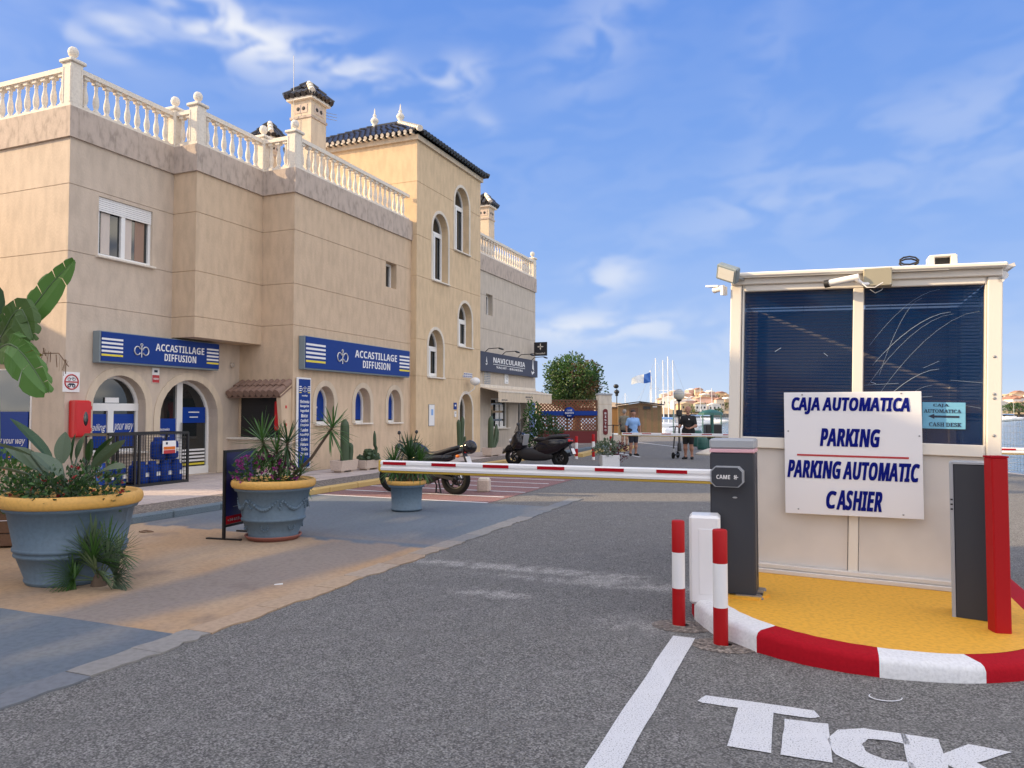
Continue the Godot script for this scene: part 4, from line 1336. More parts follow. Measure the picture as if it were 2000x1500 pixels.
	var ml := thing("round_vent", "small round pale vent cap near the corner of the wall", "vent", wall_at(453, 713, DA - .01))
	part("cap", MB.new().lathe([Vector2(.07, 0), Vector2(.07, .03), Vector2(.05, .04), Vector2(0, .04)], 16, Vector3.ZERO, Basis(Vector3.RIGHT, PI / 2)), M.plaster_beige, ml)
	part("slot", MB.new().lathe([Vector2(.045, .04), Vector2(.045, .045), Vector2(.035, .045), Vector2(.035, .04)], 16, Vector3.ZERO, Basis(Vector3.RIGHT, PI / 2)), M.grey_metal, ml)
	# air conditioner on the end wall (x points out of that wall after the turn)
	o = thing("air_conditioner", "pale outdoor air conditioning unit on the sunlit end wall", "air conditioner", bframe * Transform3D(Basis(Vector3.UP, -PI / 2), Vector3(10.42, 2.95, -15.35)))
	part("housing", MB.new().box(Vector3(0, 0, .2), Vector3(.86, .62, .34), Basis.IDENTITY, .02), M.cream_panel, o)
	part("grille", MB.new().lathe([Vector2(.25, 0), Vector2(.25, .012), Vector2(.23, .012), Vector2(.23, 0)], 20, Vector3(-.12, 0, .372), Basis(Vector3.RIGHT, PI / 2)), M.grey_metal, o)
	part("fan", MB.new().lathe([Vector2(.22, 0), Vector2(.05, .008), Vector2(0, .008)], 20, Vector3(-.12, 0, .368), Basis(Vector3.RIGHT, PI / 2)), M.dark_inside, o)  # dark disc painted for the shaded inside behind the grille
	part("label", MB.new().box(Vector3(.3, -.05, .371), Vector3(.1, .14, .004)), M.sign_white, o)
	for k in [-.3, .3]: part("bracket", MB.new().box(Vector3(k, -.34, .18), Vector3(.04, .05, .4)), M.grey_metal, o)
	part("pipe", MB.new().tube([Vector3(.44, .0, .2), Vector3(.56, -.02, .12), Vector3(.54, -.28, .04)], .03, 8), M.black_plastic, o)
	# gas bottle cage
	var l0 := 10.37
	var l1 := 12.33
	o = thing("gas_cage", "black mesh cage for gas bottles in front of the shop", "cage", bframe * Transform3D(Basis.IDENTITY, Vector3(l0, .105, -12.6)))
	w = l1 - l0
	var hh := 1.06
	for x in [0.0, .62, .72, w]:
		for z in [0.0, -.6]: part("post", MB.new().box(Vector3(x, hh * .5, z), Vector3(.045, hh, .045)), M.black_metal, o)
	for y in [.03, hh]:
		for z in [0.0, -.6]: part("rail", MB.new().box(Vector3(w * .5, y, z), Vector3(w, .05, .05)), M.black_metal, o)
		for x in [0.0, w]: part("rail", MB.new().box(Vector3(x, y, -.3), Vector3(.046, .046, .6)), M.black_metal, o)
	part("floor_plate", MB.new().box(Vector3(w * .5, .02, -.3), Vector3(w, .012, .58)), M.black_metal, o)
	var wm := MB.new()
	for z in [0.0, -.6]:
		for k in 30: wm.box(Vector3(.03 + k * (w - .06) / 29.0, hh * .5, z), Vector3(.006, hh - .05, .006))
		for k in 16: wm.box(Vector3(w * .5, .06 + k * (hh - .1) / 15.0, z + .004), Vector3(w, .006, .006))
	for k in 10: wm.box(Vector3(w, hh * .5, -.03 - k * .06), Vector3(.006, hh - .05, .006))
	part("wire_mesh", wm, M.black_metal, o)
	o.get_child(o.get_child_count() - 1).set_meta("kind", "stuff")
	var wn := part("warning_placard", MB.new().box(Vector3(1.44, .77, .03), Vector3(.34, .26, .01)), M.sign_white, o)
	part("orange_band", MB.new().box(Vector3(1.44, .75, .036), Vector3(.30, .06, .006)), M.flower_orange, wn)
	part("red_band", MB.new().box(Vector3(1.44, .675, .036), Vector3(.30, .07, .006)), M.sign_red, wn)
	part("symbols", MB.new().box(Vector3(1.37, .85, .036), Vector3(.05, .05, .004)), M.text_dark, wn)
	for q in [[.12, 0, -.2], [.42, 0, -.22], [.92, 0, -.18], [1.22, 0, -.2], [1.52, 0, -.2], [1.80, 0, -.18], [1.38, .48, -.22], [1.70, .48, -.2], [.3, 0, -.45], [1.05, 0, -.45]]:
		var g := thing("gas_bottle", "small round blue gas bottle standing on the cage floor" if q[1] == 0 else "small round blue gas bottle stacked on others in the cage", "gas bottle", bframe * Transform3D(Basis.IDENTITY, Vector3(l0 + q[0], .135 + q[1], -12.6 + q[2])), "blue gas bottles on the cage floor" if q[1] == 0 else "stacked blue gas bottles in the cage")
		part("tank", MB.new().lathe([Vector2(.10, 0), Vector2(.145, .03), Vector2(.15, .08), Vector2(.15, .30), Vector2(.14, .36), Vector2(.08, .40), Vector2(.05, .41)], 18), M.poster_blue, g)
		part("collar", MB.new().lathe([Vector2(.085, .38), Vector2(.085, .46), Vector2(.078, .46), Vector2(.078, .38)], 14), M.poster_blue, g)
		part("valve", MB.new().tube([Vector3(0, .40, 0), Vector3(0, .45, 0)], .02, 6), M.grey_metal, g)
		part("label", MB.new().box(Vector3(.03, .2, .147), Vector3(.09, .08, .006)), M.sign_white, g)

# ---------- ticket booth ----------
func face(t: float, y: float, d: float, turn := 0.0) -> Transform3D:      # x right, y up, z towards the arriving driver
	return Transform3D(Basis(bframe.basis.z, Vector3.UP, -bframe.basis.x) * Basis(Vector3.UP, turn), bw(t, y, d))
func tp(px: float, py: float, t: float) -> Vector2:                       # (distance left of the camera line, height) on a cross plane
	var r := ray(px, py)
	var n := Vector3(sin(ALPHA), 0, -cos(ALPHA))
	var p := Vector3(0, EYE, 0) + r * (t / n.dot(r))
	return Vector2(-p.dot(Vector3(cos(ALPHA), 0, sin(ALPHA))), p.y)

func booth() -> void:
	var T0 := 7.28
	var dc := -.245
	var o := thing("ticket_booth", "cream metal ticket booth with dark blue glazed upper half", "booth", face(T0, .10, dc) * Transform3D(Basis(Vector3.BACK, -.027), Vector3.ZERO))
	var bx := func(px: float) -> float: return -(tp(px, 800, T0).x - dc)
	var W := 2.18
	var L := -W * .5
	var R := W * .5
	var dep := 2.1
	var wl0: float = bx.call(1441)
	var wl1: float = bx.call(1654)
	var wr0: float = bx.call(1675)
	var wr1: float = bx.call(1912)
	var y_sill := 1.15
	var y0 := 1.25
	var y1 := 2.60
	var yt := 2.66
	# posts and rails
	for q in [[L, bx.call(1436.0)], [bx.call(1916.0), R]]:
		for z in [-.05, -dep + .05]:
			part("corner_post", MB.new().box(Vector3((q[0] + q[1]) * .5, yt * .5, z), Vector3(q[1] - q[0], yt, .10), Basis.IDENTITY, .008), M.cream_metal, o)
	part("window_jamb", MB.new().box(Vector3((bx.call(1437.5) + wl0) * .5, (y_sill + yt) * .5, -.055), Vector3(wl0 - bx.call(1437.5), yt - y_sill, .07)), M.cream_metal, o)
	part("window_jamb", MB.new().box(Vector3((wr1 + bx.call(1915.0)) * .5, (y_sill + yt) * .5, -.055), Vector3(bx.call(1915.0) - wr1, yt - y_sill, .07)), M.cream_metal, o)
	part("mullion", MB.new().box(Vector3((wl1 + wr0) * .5, (y0 + y1) * .5, -.045), Vector3(wr0 - wl1, y1 - y0, .07), Basis.IDENTITY, .006), M.cream_metal, o)
	part("window_rail", MB.new().box(Vector3((wl0 + wr1) * .5, (y_sill + y0) * .5, -.045), Vector3(wr1 - wl0, y0 - y_sill, .075), Basis.IDENTITY, .006), M.cream_metal, o)
	part("head_rail", MB.new().box(Vector3((wl0 + wr1) * .5, (y1 + yt) * .5, -.045), Vector3(wr1 - wl0, yt - y1, .075), Basis.IDENTITY, .006), M.cream_metal, o)
	part("fascia", MB.new().box(Vector3(.0, yt + .03, -.02), Vector3(W - .01, .06, .09), Basis.IDENTITY, .006), M.cream_metal, o)
	part("roof", MB.new().box(Vector3(.0, yt + .082, -dep * .5 + .03), Vector3(W + .04, .042, dep + .13), Basis.IDENTITY, .012), M.cream_metal, o)
	part("roof_flashing", MB.new().box(Vector3(-.2, yt + .07, .07), Vector3(W - .4, .03, .02)), M.cream_metal, o)
	# lower panels with a centre strip
	for q in [[bx.call(1440.0), bx.call(1650.0)], [bx.call(1670.0), bx.call(1915.0)]]:
		part("lower_panel", MB.new().box(Vector3((q[0] + q[1]) * .5, (.10 + y_sill) * .5, -.07), Vector3(q[1] - q[0] - .006, y_sill - .106, .05), Basis.IDENTITY, .004), M.cream_panel, o)
	part("centre_strip", MB.new().box(Vector3((bx.call(1650.0) + bx.call(1670.0)) * .5, (.09 + y_sill) * .5, -.052), Vector3(bx.call(1670.0) - bx.call(1650.0) - .004, y_sill - .1, .06), Basis.IDENTITY, .005), M.cream_metal, o)
	for k in 3:
		part("base_skirt", MB.new().box(Vector3(0, .085 - k * .042, -.03 + k * .028), Vector3(W - .22, .04, .10), Basis.IDENTITY, .006), M.cream_panel, o)
	# other walls
	for x in [L + .03, R - .03]:
		part("side_panel", MB.new().box(Vector3(x, y_sill * .5, -dep * .5), Vector3(.05, y_sill, dep - .2)), M.cream_panel, o)
		part("side_pane", MB.new().box(Vector3(x, (y_sill + yt) * .5, -dep * .5), Vector3(.02, yt - y_sill, dep - .2)), M.booth_glass, o)
	part("back_panel", MB.new().box(Vector3(0, yt * .5, -dep + .03), Vector3(W - .2, yt, .05)), M.cream_panel, o)
	part("floor", MB.new().box(Vector3(0, .02, -dep * .5), Vector3(W - .1, .04, dep - .1)), M.cabinet_grey, o)
	# blinds behind tinted panes
	var sl := MB.new()
	sl.smooth(true)
	for q in [[wl0 + .02, wl1 - .01, 0.0], [wr0 + .02, wr1 - .02, 0.3]]:
		var bl := Node3D.new()
		bl.name = "blind"
		o.add_child(bl, true)
		var n := 46
		for k in n:
			if q[2] > 0 and k < 11 and rng.randf() < .9: continue       # this blind is drawn up short of the sill
			var sm := MB.new()
			var yy := y0 + .03 + (y1 - y0 - .05) * k / float(n - 1)
			var sag := rng.randf_range(-.003, .003)
			sm.quad(Vector3(q[0], yy + .006, -.082), Vector3(q[1], yy + .006 + sag, -.082), Vector3(q[1], yy - .004 + sag, -.098), Vector3(q[0], yy - .004, -.098))
			part("slat", sm, M.blind_slat, bl)
		for f in [.22, .55, .86]:
			part("cord", MB.new().box(Vector3(lerpf(q[0], q[1], f), (y0 + y1) * .5, -.084), Vector3(.003, y1 - y0 - .04, .002)), M.blind_slat, bl)
		part("pane", MB.new().box(Vector3((q[0] + q[1]) * .5, (y0 + y1) * .5, -.055), Vector3(q[1] - q[0] + .03, y1 - y0, .006)), M.booth_glass, o)
	# long creases and scratches in the window film
	var cr := MB.new()
	rng.seed = 41
	for k in 7:
		var sx := wr0 + .03 + rng.randf() * .10
		var sy := lerpf(y0 + .05, y1 - .45, k / 7.0) + rng.randf() * .1
		var ex := sx + rng.randf_range(.25, .85)
		var ey := minf(sy + rng.randf_range(.35, .95), y1 - .03)
		var pts := []
		for i in 9:
			var f := i / 8.0
			pts.append(Vector3(lerpf(sx, ex, f), lerpf(sy, ey, 1.0 - pow(1.0 - f, 1.7)), -.050))
		var r := []
		for i in 9: r.append(.0003 + (.0011 if k % 4 == 1 else .0004) * sin(PI * (i + .6) / 10.0))
		cr.tube(pts, r, 4)
	for k in 8:
		var c := Vector3(wr0 + rng.randf() * .75, y0 + rng.randf() * .9, -.0505)
		cr.tube([c, c + Vector3(rng.randf_range(.1, .3), rng.randf_range(-.05, .06), 0)], .0008, 4)
	for q in [[1500, 690, 1512, 682], [1596, 690, 1604, 696], [1690, 745, 1700, 748]]:
		var a := tp(q[0], q[1], T0 - .02)
		var b := tp(q[2], q[3], T0 - .02)
		cr.tube([Vector3(-(a.x - dc), a.y - .1, -.051), Vector3(-(b.x - dc), b.y - .1, -.051)], .0016, 4)
	part("film_scratches", cr, M.scratch, o)
	for q in [930.0]:
		for y in [690.0, 763.0, 771.0, 844.0]:
			part("bolt", MB.new().ball(Vector3(bx.call(1930.0), tp(1930, y, T0).y - .1, .0), Vector3(.014, .014, .008), 8), M.grey_metal, o)
	# fittings on the booth
	var sgn := thing("cashier_sign", "white board with blue brush lettering fixed to the booth front", "sign", face(T0 - .035, 1.235, (tp(1533, 890, T0).x + tp(1801, 890, T0).x) * .5))
	var sw: float = tp(1533, 890, T0).x - tp(1801, 890, T0).x
	var sh := 1.085
	part("board", MB.new().box(Vector3.ZERO, Vector3(sw, sh, .012), Basis.IDENTITY, .003), M.sign_board, sgn)
	for q in [["CAJA AUTOMATICA", .86, .145, .385, -.01], ["PARKING", .42, .15, .130, -.01], ["PARKING AUTOMATIC", .94, .15, -.135, 0.0], ["ASHIER", .32, .165, -.375, .055], ["C", .065, .15, -.375, -.155]]:
		var tm := MB.new()
		for k in 4:          # thick brush strokes
			text(tm, q[0], sw * q[1], q[2] * sh * .93, Transform3D(Basis(Vector3.BACK, -.012), Vector3(q[4] * sw + (k % 2) * .007 - .0035, q[3] * sh + (k / 2) * .006 - .003, .008 + k * .0004)), true, false, .11)
		part("lettering", tm, M.text_blue, sgn)
	part("red_rule", MB.new().box(Vector3(0, -.02 * sh, .0075), Vector3(sw * .81, .016, .004), Basis(Vector3.BACK, -.012)), M.sign_red, sgn)
	for q in [[-.40, -.46], [.36, -.47], [-.36, .48], [.36, .485], [-.47, .18], [.48, .15]]:
		part("screw", MB.new().ball(Vector3(q[0] * sw, q[1] * sh, .008), Vector3(.008, .008, .004), 8), M.grey_metal, sgn)
	var pa := tp(1802, 786, T0)
	var pb := tp(1888, 838, T0)
	var pap := thing("paper_notice", "pale blue paper with black arrow taped to the booth window", "notice", face(T0 + .04, (pa.y + pb.y) * .5, (pa.x + pb.x) * .5) * Transform3D(Basis(Vector3.BACK, -.02), Vector3.ZERO))
	var pw := pa.x - pb.x
	var ph := pa.y - pb.y
	part("sheet", MB.new().box(Vector3.ZERO, Vector3(pw, ph, .002)), M.sticker_blue, pap)
	var pt := MB.new()
	text(pt, "CAJA", pw * .36, ph * .13, Transform3D(Basis.IDENTITY, Vector3(-.02, ph * .38, .003)), true, true)
	text(pt, "AUTOMATICA", pw * .86, ph * .13, Transform3D(Basis.IDENTITY, Vector3(-.01, ph * .17, .003)), true, true)
	text(pt, "CASH DESK", pw * .74, ph * .15, Transform3D(Basis.IDENTITY, Vector3(.01, -ph * .34, .003)), true, true)
	pt.prism(PackedVector2Array([Vector2(-pw * .36, -.03 * ph), Vector2(-pw * .22, .06 * ph), Vector2(-pw * .22, -.0 * ph), Vector2(pw * .36, -.0 * ph), Vector2(pw * .36, -.08 * ph), Vector2(-pw * .22, -.08 * ph), Vector2(-pw * .22, -.13 * ph)]), .001, .003)
	part("print", pt, M.text_dark, pap)
	var fl := tp(1421, 532, T0 - .2)
	var flood := thing("floodlight", "grey tilted floodlight at the booth's roof corner", "floodlight", face(T0 - .16, fl.y, fl.x, -.55) * Transform3D(Basis(Vector3.RIGHT, .45) * Basis(Vector3.BACK, -.45), Vector3.ZERO))
	part("housing", MB.new().box(Vector3.ZERO, Vector3(.21, .15, .07), Basis.IDENTITY, .01), M.sign_grey, flood)
	part("glass", MB.new().box(Vector3(0, 0, .037), Vector3(.165, .105, .006)), M.flood_glass, flood)
	part("bracket", MB.new().tube([Vector3(.06, -.03, -.03), Vector3(.10, -.08, -.12)], .012, 6), M.grey_metal, flood)
	var cp := tp(1650, 549, T0 - .1)
	var cam := thing("security_camera", "white bullet camera beside junction box on booth fascia", "camera", face(T0 - .13, cp.y, cp.x, -.5))
	part("tube", MB.new().tube([Vector3(-.13, -.01, .03), Vector3(.11, .02, -.03)], .029, 14), M.sign_white, cam)
	part("lens_ring", MB.new().tube([Vector3(-.165, -.015, .038), Vector3(-.125, -.01, .029)], .034, 14), M.black_plastic, cam)
	part("lens", MB.new().tube([Vector3(-.168, -.0155, .039), Vector3(-.164, -.015, .038)], .026, 12), M.glass, cam)
	part("bracket", MB.new().tube([Vector3(.09, .0, -.02), Vector3(.13, -.045, -.06), Vector3(.16, -.04, -.10)], .018, 8), M.sign_white, cam)
	part("cable", MB.new().tube([Vector3(.12, -.03, -.05), Vector3(.18, -.08, -.02), Vector3(.25, -.09, -.02), Vector3(.30, -.05, -.06)], .004, 5), M.sign_white, cam)
	var jp := tp(1713.5, 543, T0 - .07)
	var jb := thing("junction_box", "khaki junction box screwed to the booth fascia", "junction box", face(T0 - .075, jp.y, jp.x))
	part("housing", MB.new().box(Vector3.ZERO, Vector3(.222, .155, .12), Basis.IDENTITY, .006), M.khaki, jb)
	for sx in [-.098, .098]:
		for sy in [-.066, .066]: part("screw", MB.new().ball(Vector3(sx, sy, .06), Vector3(.007, .007, .003), 8), M.grey_metal, jb)
	part("gland", MB.new().tube([Vector3(-.03, -.07, .0), Vector3(-.03, -.1, .0)], .014, 8), M.black_plastic, jb)
	part("cable", MB.new().tube([Vector3(-.06, -.1, .02), Vector3(-.02, -.135, .03), Vector3(.03, -.11, .02), Vector3(.05, -.075, .0)], .004, 5), M.grey_metal, jb)
	var sp := tp(1398, 563, T0)
	var sc := thing("side_camera", "small white camera under a visor on the booth's side", "camera", face(T0 + .05, sp.y, sp.x, -.6))
	part("visor", MB.new().box(Vector3(-.03, .03, .0), Vector3(.15, .016, .07), Basis(Vector3.BACK, -.12)), M.sign_white, sc)
	part("tube", MB.new().tube([Vector3(-.03, -.01, 0), Vector3(.09, .0, 0)], .028, 12), M.sign_white, sc)
	part("lens", MB.new().tube([Vector3(-.034, -.01, 0), Vector3(-.028, -.01, 0)], .02, 10), M.glass, sc)
	part("base", MB.new().box(Vector3(.09, -.03, 0), Vector3(.03, .08, .06)), M.sign_white, sc)
	var rp := tp(1843, 509, T0)
	var rb := thing("roof_projector", "white box with dark opening standing on the booth roof", "floodlight", face(T0 + .12, rp.y - .055, rp.x))
	part("housing", MB.new().box(Vector3(0, .05, -.06), Vector3(.14, .10, .14)), M.dark_inside, rb)  # solid box, painted dark as the shaded opening
	for q in [[-.085, .05, .05, .12], [.085, .05, .05, .12]]: part("side_frame", MB.new().box(Vector3(q[0], q[1], 0), Vector3(q[2], q[3], .16), Basis.IDENTITY, .006), M.cream_metal, rb)
	part("top_frame", MB.new().box(Vector3(0, .108, 0), Vector3(.2, .018, .16), Basis.IDENTITY, .004), M.cream_metal, rb)
	var kp := tp(1777, 520, T0)
	var loop := []
	for i in 20: loop.append(Vector3(cos(i * .65) * .075, .045 + sin(i * .65) * .04 + .0015 * i, -.02 + i * .003))
	tag(part("cable_coil", MB.new().tube(loop, .008, 6), M.black_plastic, self, face(T0 + .06, kp.y - .01, kp.x)), "loose coil of black cable lying on the booth roof", "cable")
	var gq := tp(1958, 535, T0)
	var aw := thing("rolled_awning", "weathered rolled awning bracket at the booth's far roof corner", "awning", face(T0, gq.y, gq.x))
	part("cover", MB.new().box(Vector3(.02, .05, -.25), Vector3(.15, .03, .5), Basis(Vector3.BACK, .35)), M.cream_panel, aw)
	part("roll", MB.new().tube([Vector3(.01, -.01, 0), Vector3(.01, -.01, -.9)], .035, 10), M.sign_white, aw)
	part("lower_roll", MB.new().tube([Vector3(-.01, -.045, .0), Vector3(-.01, -.045, -.9)], .025, 10), M.sign_white, aw)

# ---------- barriers, bollards, posts ----------
func striped_post(called: String, label: String, p: Vector3, h: float, r: float, bands: Array, group := "") -> void:
	var o := thing(called, label, "bollard", at(p), group)
	var y := 0.0
	for k in bands.size():
		var y2: float = y + h * bands[k]
		var prof := [Vector2(r, y), Vector2(r, y2)]
		if k == bands.size() - 1: prof = [Vector2(r, y), Vector2(r, y2 - .008), Vector2(r - .006, y2), Vector2(0, y2 + .002)]
		part("red_band" if k % 2 == 0 else "white_band", MB.new().lathe(prof, 20), M.red_paint if k % 2 == 0 else M.arm_white, o)
		y = y2
	part("foot_patch", MB.new().lathe([Vector2(.22, .003), Vector2(.12, .008), Vector2(r, .012)], 18, Vector3(0.02, 0, .02), Basis(Vector3(1, 0, .05), Vector3.UP, Vector3(.1, 0, .8))), M.pebble, o)

func barrier_arm(o: Node, x0: float, x1: float, y: float, z: float, s := 1.0) -> void:
	var l := x1 - x0
	var arm := Node3D.new()
	arm.name = "arm"
	o.add_child(arm, true)
	var prof := PackedVector2Array([Vector2(-.028, -.040), Vector2(-.032, -.02), Vector2(-.026, -.004), Vector2(-.026, .004), Vector2(-.032, .02), Vector2(-.03, .042), Vector2(-.018, .052), Vector2(.018, .052), Vector2(.03, .042), Vector2(.032, .02), Vector2(.026, .004), Vector2(.026, -.004), Vector2(.032, -.02), Vector2(.028, -.040)])
	part("beam", MB.new().prism(prof, x0, x1, Transform3D(Basis(Vector3.BACK, Vector3.UP, Vector3.LEFT), Vector3(0, y, z)) * Transform3D(Basis.from_scale(Vector3(1, 1, -1)), Vector3.ZERO)), M.arm_white, arm)
	part("rubber_edge", MB.new().box(Vector3((x0 + x1) * .5, y - .052, z), Vector3(l, .022, .04), Basis.IDENTITY, .006), M.arm_yellow, arm)
	part("end_cap", MB.new().box(Vector3(x0 - .008, y, z), Vector3(.03, .11, .07), Basis.IDENTITY, .01), M.arm_yellow, arm)
	var n := 6
	for k in n:
		part("red_reflector", MB.new().box(Vector3(x0 + l * (k + .30) / n, y + .026, z + .031), Vector3(l / n * .48, .028, .006)), M.kerb_red, arm)

func cabinet(o: Node, h: float) -> void:
	part("column", MB.new().box(Vector3(0, (h - .11) * .5, 0), Vector3(.345, h - .11, .30), Basis.IDENTITY, .012), M.cabinet_dark, o)
	part("stripe", MB.new().box(Vector3(0, h - .095, 0), Vector3(.35, .03, .305), Basis.IDENTITY, .006), M.cabinet_pink, o)
	part("cap", MB.new().box(Vector3(0, h - .04, 0), Vector3(.352, .08, .308), Basis.IDENTITY, .014), M.cabinet_grey, o)
	part("door_seam", MB.new().box(Vector3(.1735, h * .45, -.02), Vector3(.004, h * .7, .006)), M.black_plastic, o)
	part("plinth", MB.new().box(Vector3(.02, -.02, .02), Vector3(.42, .06, .38), Basis.IDENTITY, .01), M.joint, o)

func barriers() -> void:
	var o := thing("barrier_cabinet", "dark barrier column with grey cap and octagonal arm clamp", "barrier", face(6.40, .15, .67))
	var h := 1.235
	cabinet(o, h)
	part("painted_foot", MB.new().prism(PackedVector2Array([Vector2(-.2, -.02), Vector2(-.18, .28), Vector2(.2, .25), Vector2(.27, .05), Vector2(.22, -.04)]), 0, .035, Transform3D(Basis(Vector3.RIGHT, Vector3.BACK, Vector3.DOWN), Vector3(0, .01, 0))), M.island_yellow, o)
	var oct := PackedVector2Array()
	for q in [[-.09, -.08], [.09, -.08], [.125, -.045], [.125, .045], [.09, .08], [-.09, .08], [-.125, .045], [-.125, -.045]]: oct.append(Vector2(q[0], q[1]))
	var oc2 := PackedVector2Array()
	for q in oct: oc2.append(q * .92)
	var cy := 1.09 - .15
	var clamp_part := part("arm_clamp", MB.new().prism(oct, .15, .255, at(Vector3(-.03, cy, 0))), M.cabinet_grey, o)
	part("clamp_face", MB.new().prism(oc2, .255, .262, at(Vector3(-.03, cy, 0))), M.cabinet_dark, clamp_part)
	var tm := MB.new()
	text(tm, "CAME", .105, .032, at(Vector3(-.055, cy, .264)))
	tm.tube([Vector3(.035, cy + .018, .264), Vector3(.03, cy - .0, .264), Vector3(.035, cy - .018, .264)], .003, 4)
	for a in 5: tm.tube([Vector3(.04, cy, .264), Vector3(.04 + cos(a * TAU / 5) * .018, cy + sin(a * TAU / 5) * .018, .264)], .003, 4)
	part("lettering", tm, M.sign_white, clamp_part)
	part("scuff", MB.new().ball(Vector3(.02, cy - .17, .151), Vector3(.02, .008, .002), 8), M.cabinet_grey, o)
	barrier_arm(o, -3.22, -.10, cy, .205)
	# white pedestal
	var pp := gp(1386, 1182, .12)
	o = thing("white_pedestal", "slim white metal pedestal with door panel between red bollards", "pedestal", Transform3D(face(0, 0, 0).basis * Basis(Vector3.UP, .12), pp + Vector3(.0, 0, -.12)))
	part("body", MB.new().box(Vector3(0, .34, 0), Vector3(.235, .68, .24), Basis.IDENTITY, .02), M.arm_white, o)
	part("door_panel", MB.new().box(Vector3(.02, .33, .1205), Vector3(.13, .50, .006), Basis.IDENTITY, .002), M.arm_white, o)
	part("lock", MB.new().ball(Vector3(.075, .36, .124), Vector3(.006, .006, .004), 8), M.grey_metal, o)
	striped_post("striped_bollard", "red and white bollard at the end of the white lane line", gp(1326, 1222), .785, .048, [.36, .34, .30], "")
	striped_post("striped_bollard", "red and white bollard standing against the white kerb length", gp(1408, 1260), .79, .050, [.33, .38, .29], "")
	# second column by the red post
	var q := standing(1904, 1213, .13, .10)
	o = thing("dark_cabinet", "dark grey upright cabinet with steel edge behind the red post", "cabinet", Transform3D(face(0, 0, 0).basis * Basis(Vector3.UP, -.16), q))
	part("body", MB.new().box(Vector3(.02, .56, 0), Vector3(.27, 1.12, .26), Basis.IDENTITY, .006), M.cabinet_dark, o)
	part("steel_edge", MB.new().box(Vector3(-.128, .56, .0), Vector3(.026, 1.14, .27), Basis.IDENTITY, .004), M.cabinet_grey, o)
	part("steel_top", MB.new().box(Vector3(.015, 1.127, 0), Vector3(.28, .014, .27)), M.cabinet_grey, o)
	for k in 3: part("vent", MB.new().box(Vector3(-.128, .86 - k * .035, .1355), Vector3(.016, .012, .003)), M.black_plastic, o)
	q = standing(1953, 1243, .08, .09)
	o = thing("red_post", "thick square red steel post at the island's edge", "post", Transform3D(face(0, 0, 0).basis * Basis(Vector3.UP, .30), q))
	part("shaft", MB.new().box(Vector3(0, .60, 0), Vector3(.108, 1.20, .108), Basis.IDENTITY, .008), M.red_paint, o)
	part("lid", MB.new().box(Vector3(0, 1.203, 0), Vector3(.112, .012, .112)), M.kerb_red, o)
	# exit barrier glimpsed behind the booth on the right
	var e := zp(1985, 897, 12.0)
	o = thing("exit_barrier", "white and red exit barrier arm beyond the booth by water", "barrier", face(0, 0, 0).translated_local(Vector3.ZERO) if false else Transform3D(face(0, 0, 0).basis, Vector3(e.x + 2.6, 0, e.z)))
	cabinet(o, 1.15)
	barrier_arm(o, -3.0, -.1, .95, .2)
	# far barrier
	e = zp(1217, 857, 26.0)
	var f := zp(1412, 846, 24.5)
	o = thing("far_barrier", "thin white and red barrier arm across the road by two men", "barrier", Transform3D(Basis(Vector3.UP, -atan2(f.z - e.z, f.x - e.x)), Vector3(f.x + .8, 0, f.z)))
	cabinet(o, 1.1)
	barrier_arm(o, -(f.distance_to(e) + .8), -.1, .84, .2)

# ---------- plants ----------
func rv(a: float, b: float) -> float:
	return rng.randf_range(a, b)
func strap(mb: MB, c: Vector3, dir: Vector3, l: float, w: float, droop: float, n := 5) -> void:
	var pts := []
	var ws := []
	for i in n + 1:
		var f := float(i) / n
		pts.append(c + dir * l * f + Vector3.DOWN * droop * l * f * f)
		ws.append(w * (.55 + .9 * f) * (1.0 - pow(f, 3.0)) + .0008)
	var side := dir.cross(Vector3.UP)
	if side.length() < .05: side = Vector3.RIGHT
	mb.ribbon(pts, ws, side.normalized(), .35)
func rosette(parent: Node, called: String, c: Vector3, n: int, l: float, w: float, lo: float, hi: float, droop: float, m: Material, axis := Vector3.UP) -> void:
	var mb := MB.new()
	var turn := Basis(Quaternion(Vector3.UP, axis.normalized()))
	for i in n:
		var az := i * 2.39996 + rv(-.2, .2)
		var f := float(i) / n
		var el := lerpf(hi, lo, pow(f, .8)) + rv(-.1, .1)
		strap(mb, c + turn * Vector3(0, -.10 * f, 0), turn * Vector3(cos(az) * cos(el), sin(el), sin(az) * cos(el)), l * rv(.75, 1.08), w * rv(.8, 1.15), droop * rv(.4, 1.4) * (.3 + f))
	part(called, mb, m, parent)
func leaf_cloud(parent: Node, called: String, c: Vector3, r: Vector3, n: int, s: float, m: Material, shell := .35, up := .3) -> void:
	var mb := MB.new()
	for i in n:
		var v := Vector3(rv(-1, 1), rv(-1, 1), rv(-1, 1))
		if v.length() > 1.0 or v.length() < shell * rv(.2, 1.2): continue
		var p := c + v * r
		var d := (v.normalized() + Vector3(rv(-.8, .8), rv(-.5, .8) + up, rv(-.8, .8))).normalized()
		var sd := d.cross(Vector3(rv(-1, 1), rv(-1, 1), rv(-1, 1))).normalized()
		var l := s * rv(.6, 1.3)
		var nn := d.cross(sd) * l * .12
		mb.quad(p, p + d * l * .5 + sd * l * .28 + nn, p + d * l, p + d * l * .5 - sd * l * .28 + nn)
	part(called, mb, m, parent).set_meta("kind", "stuff")
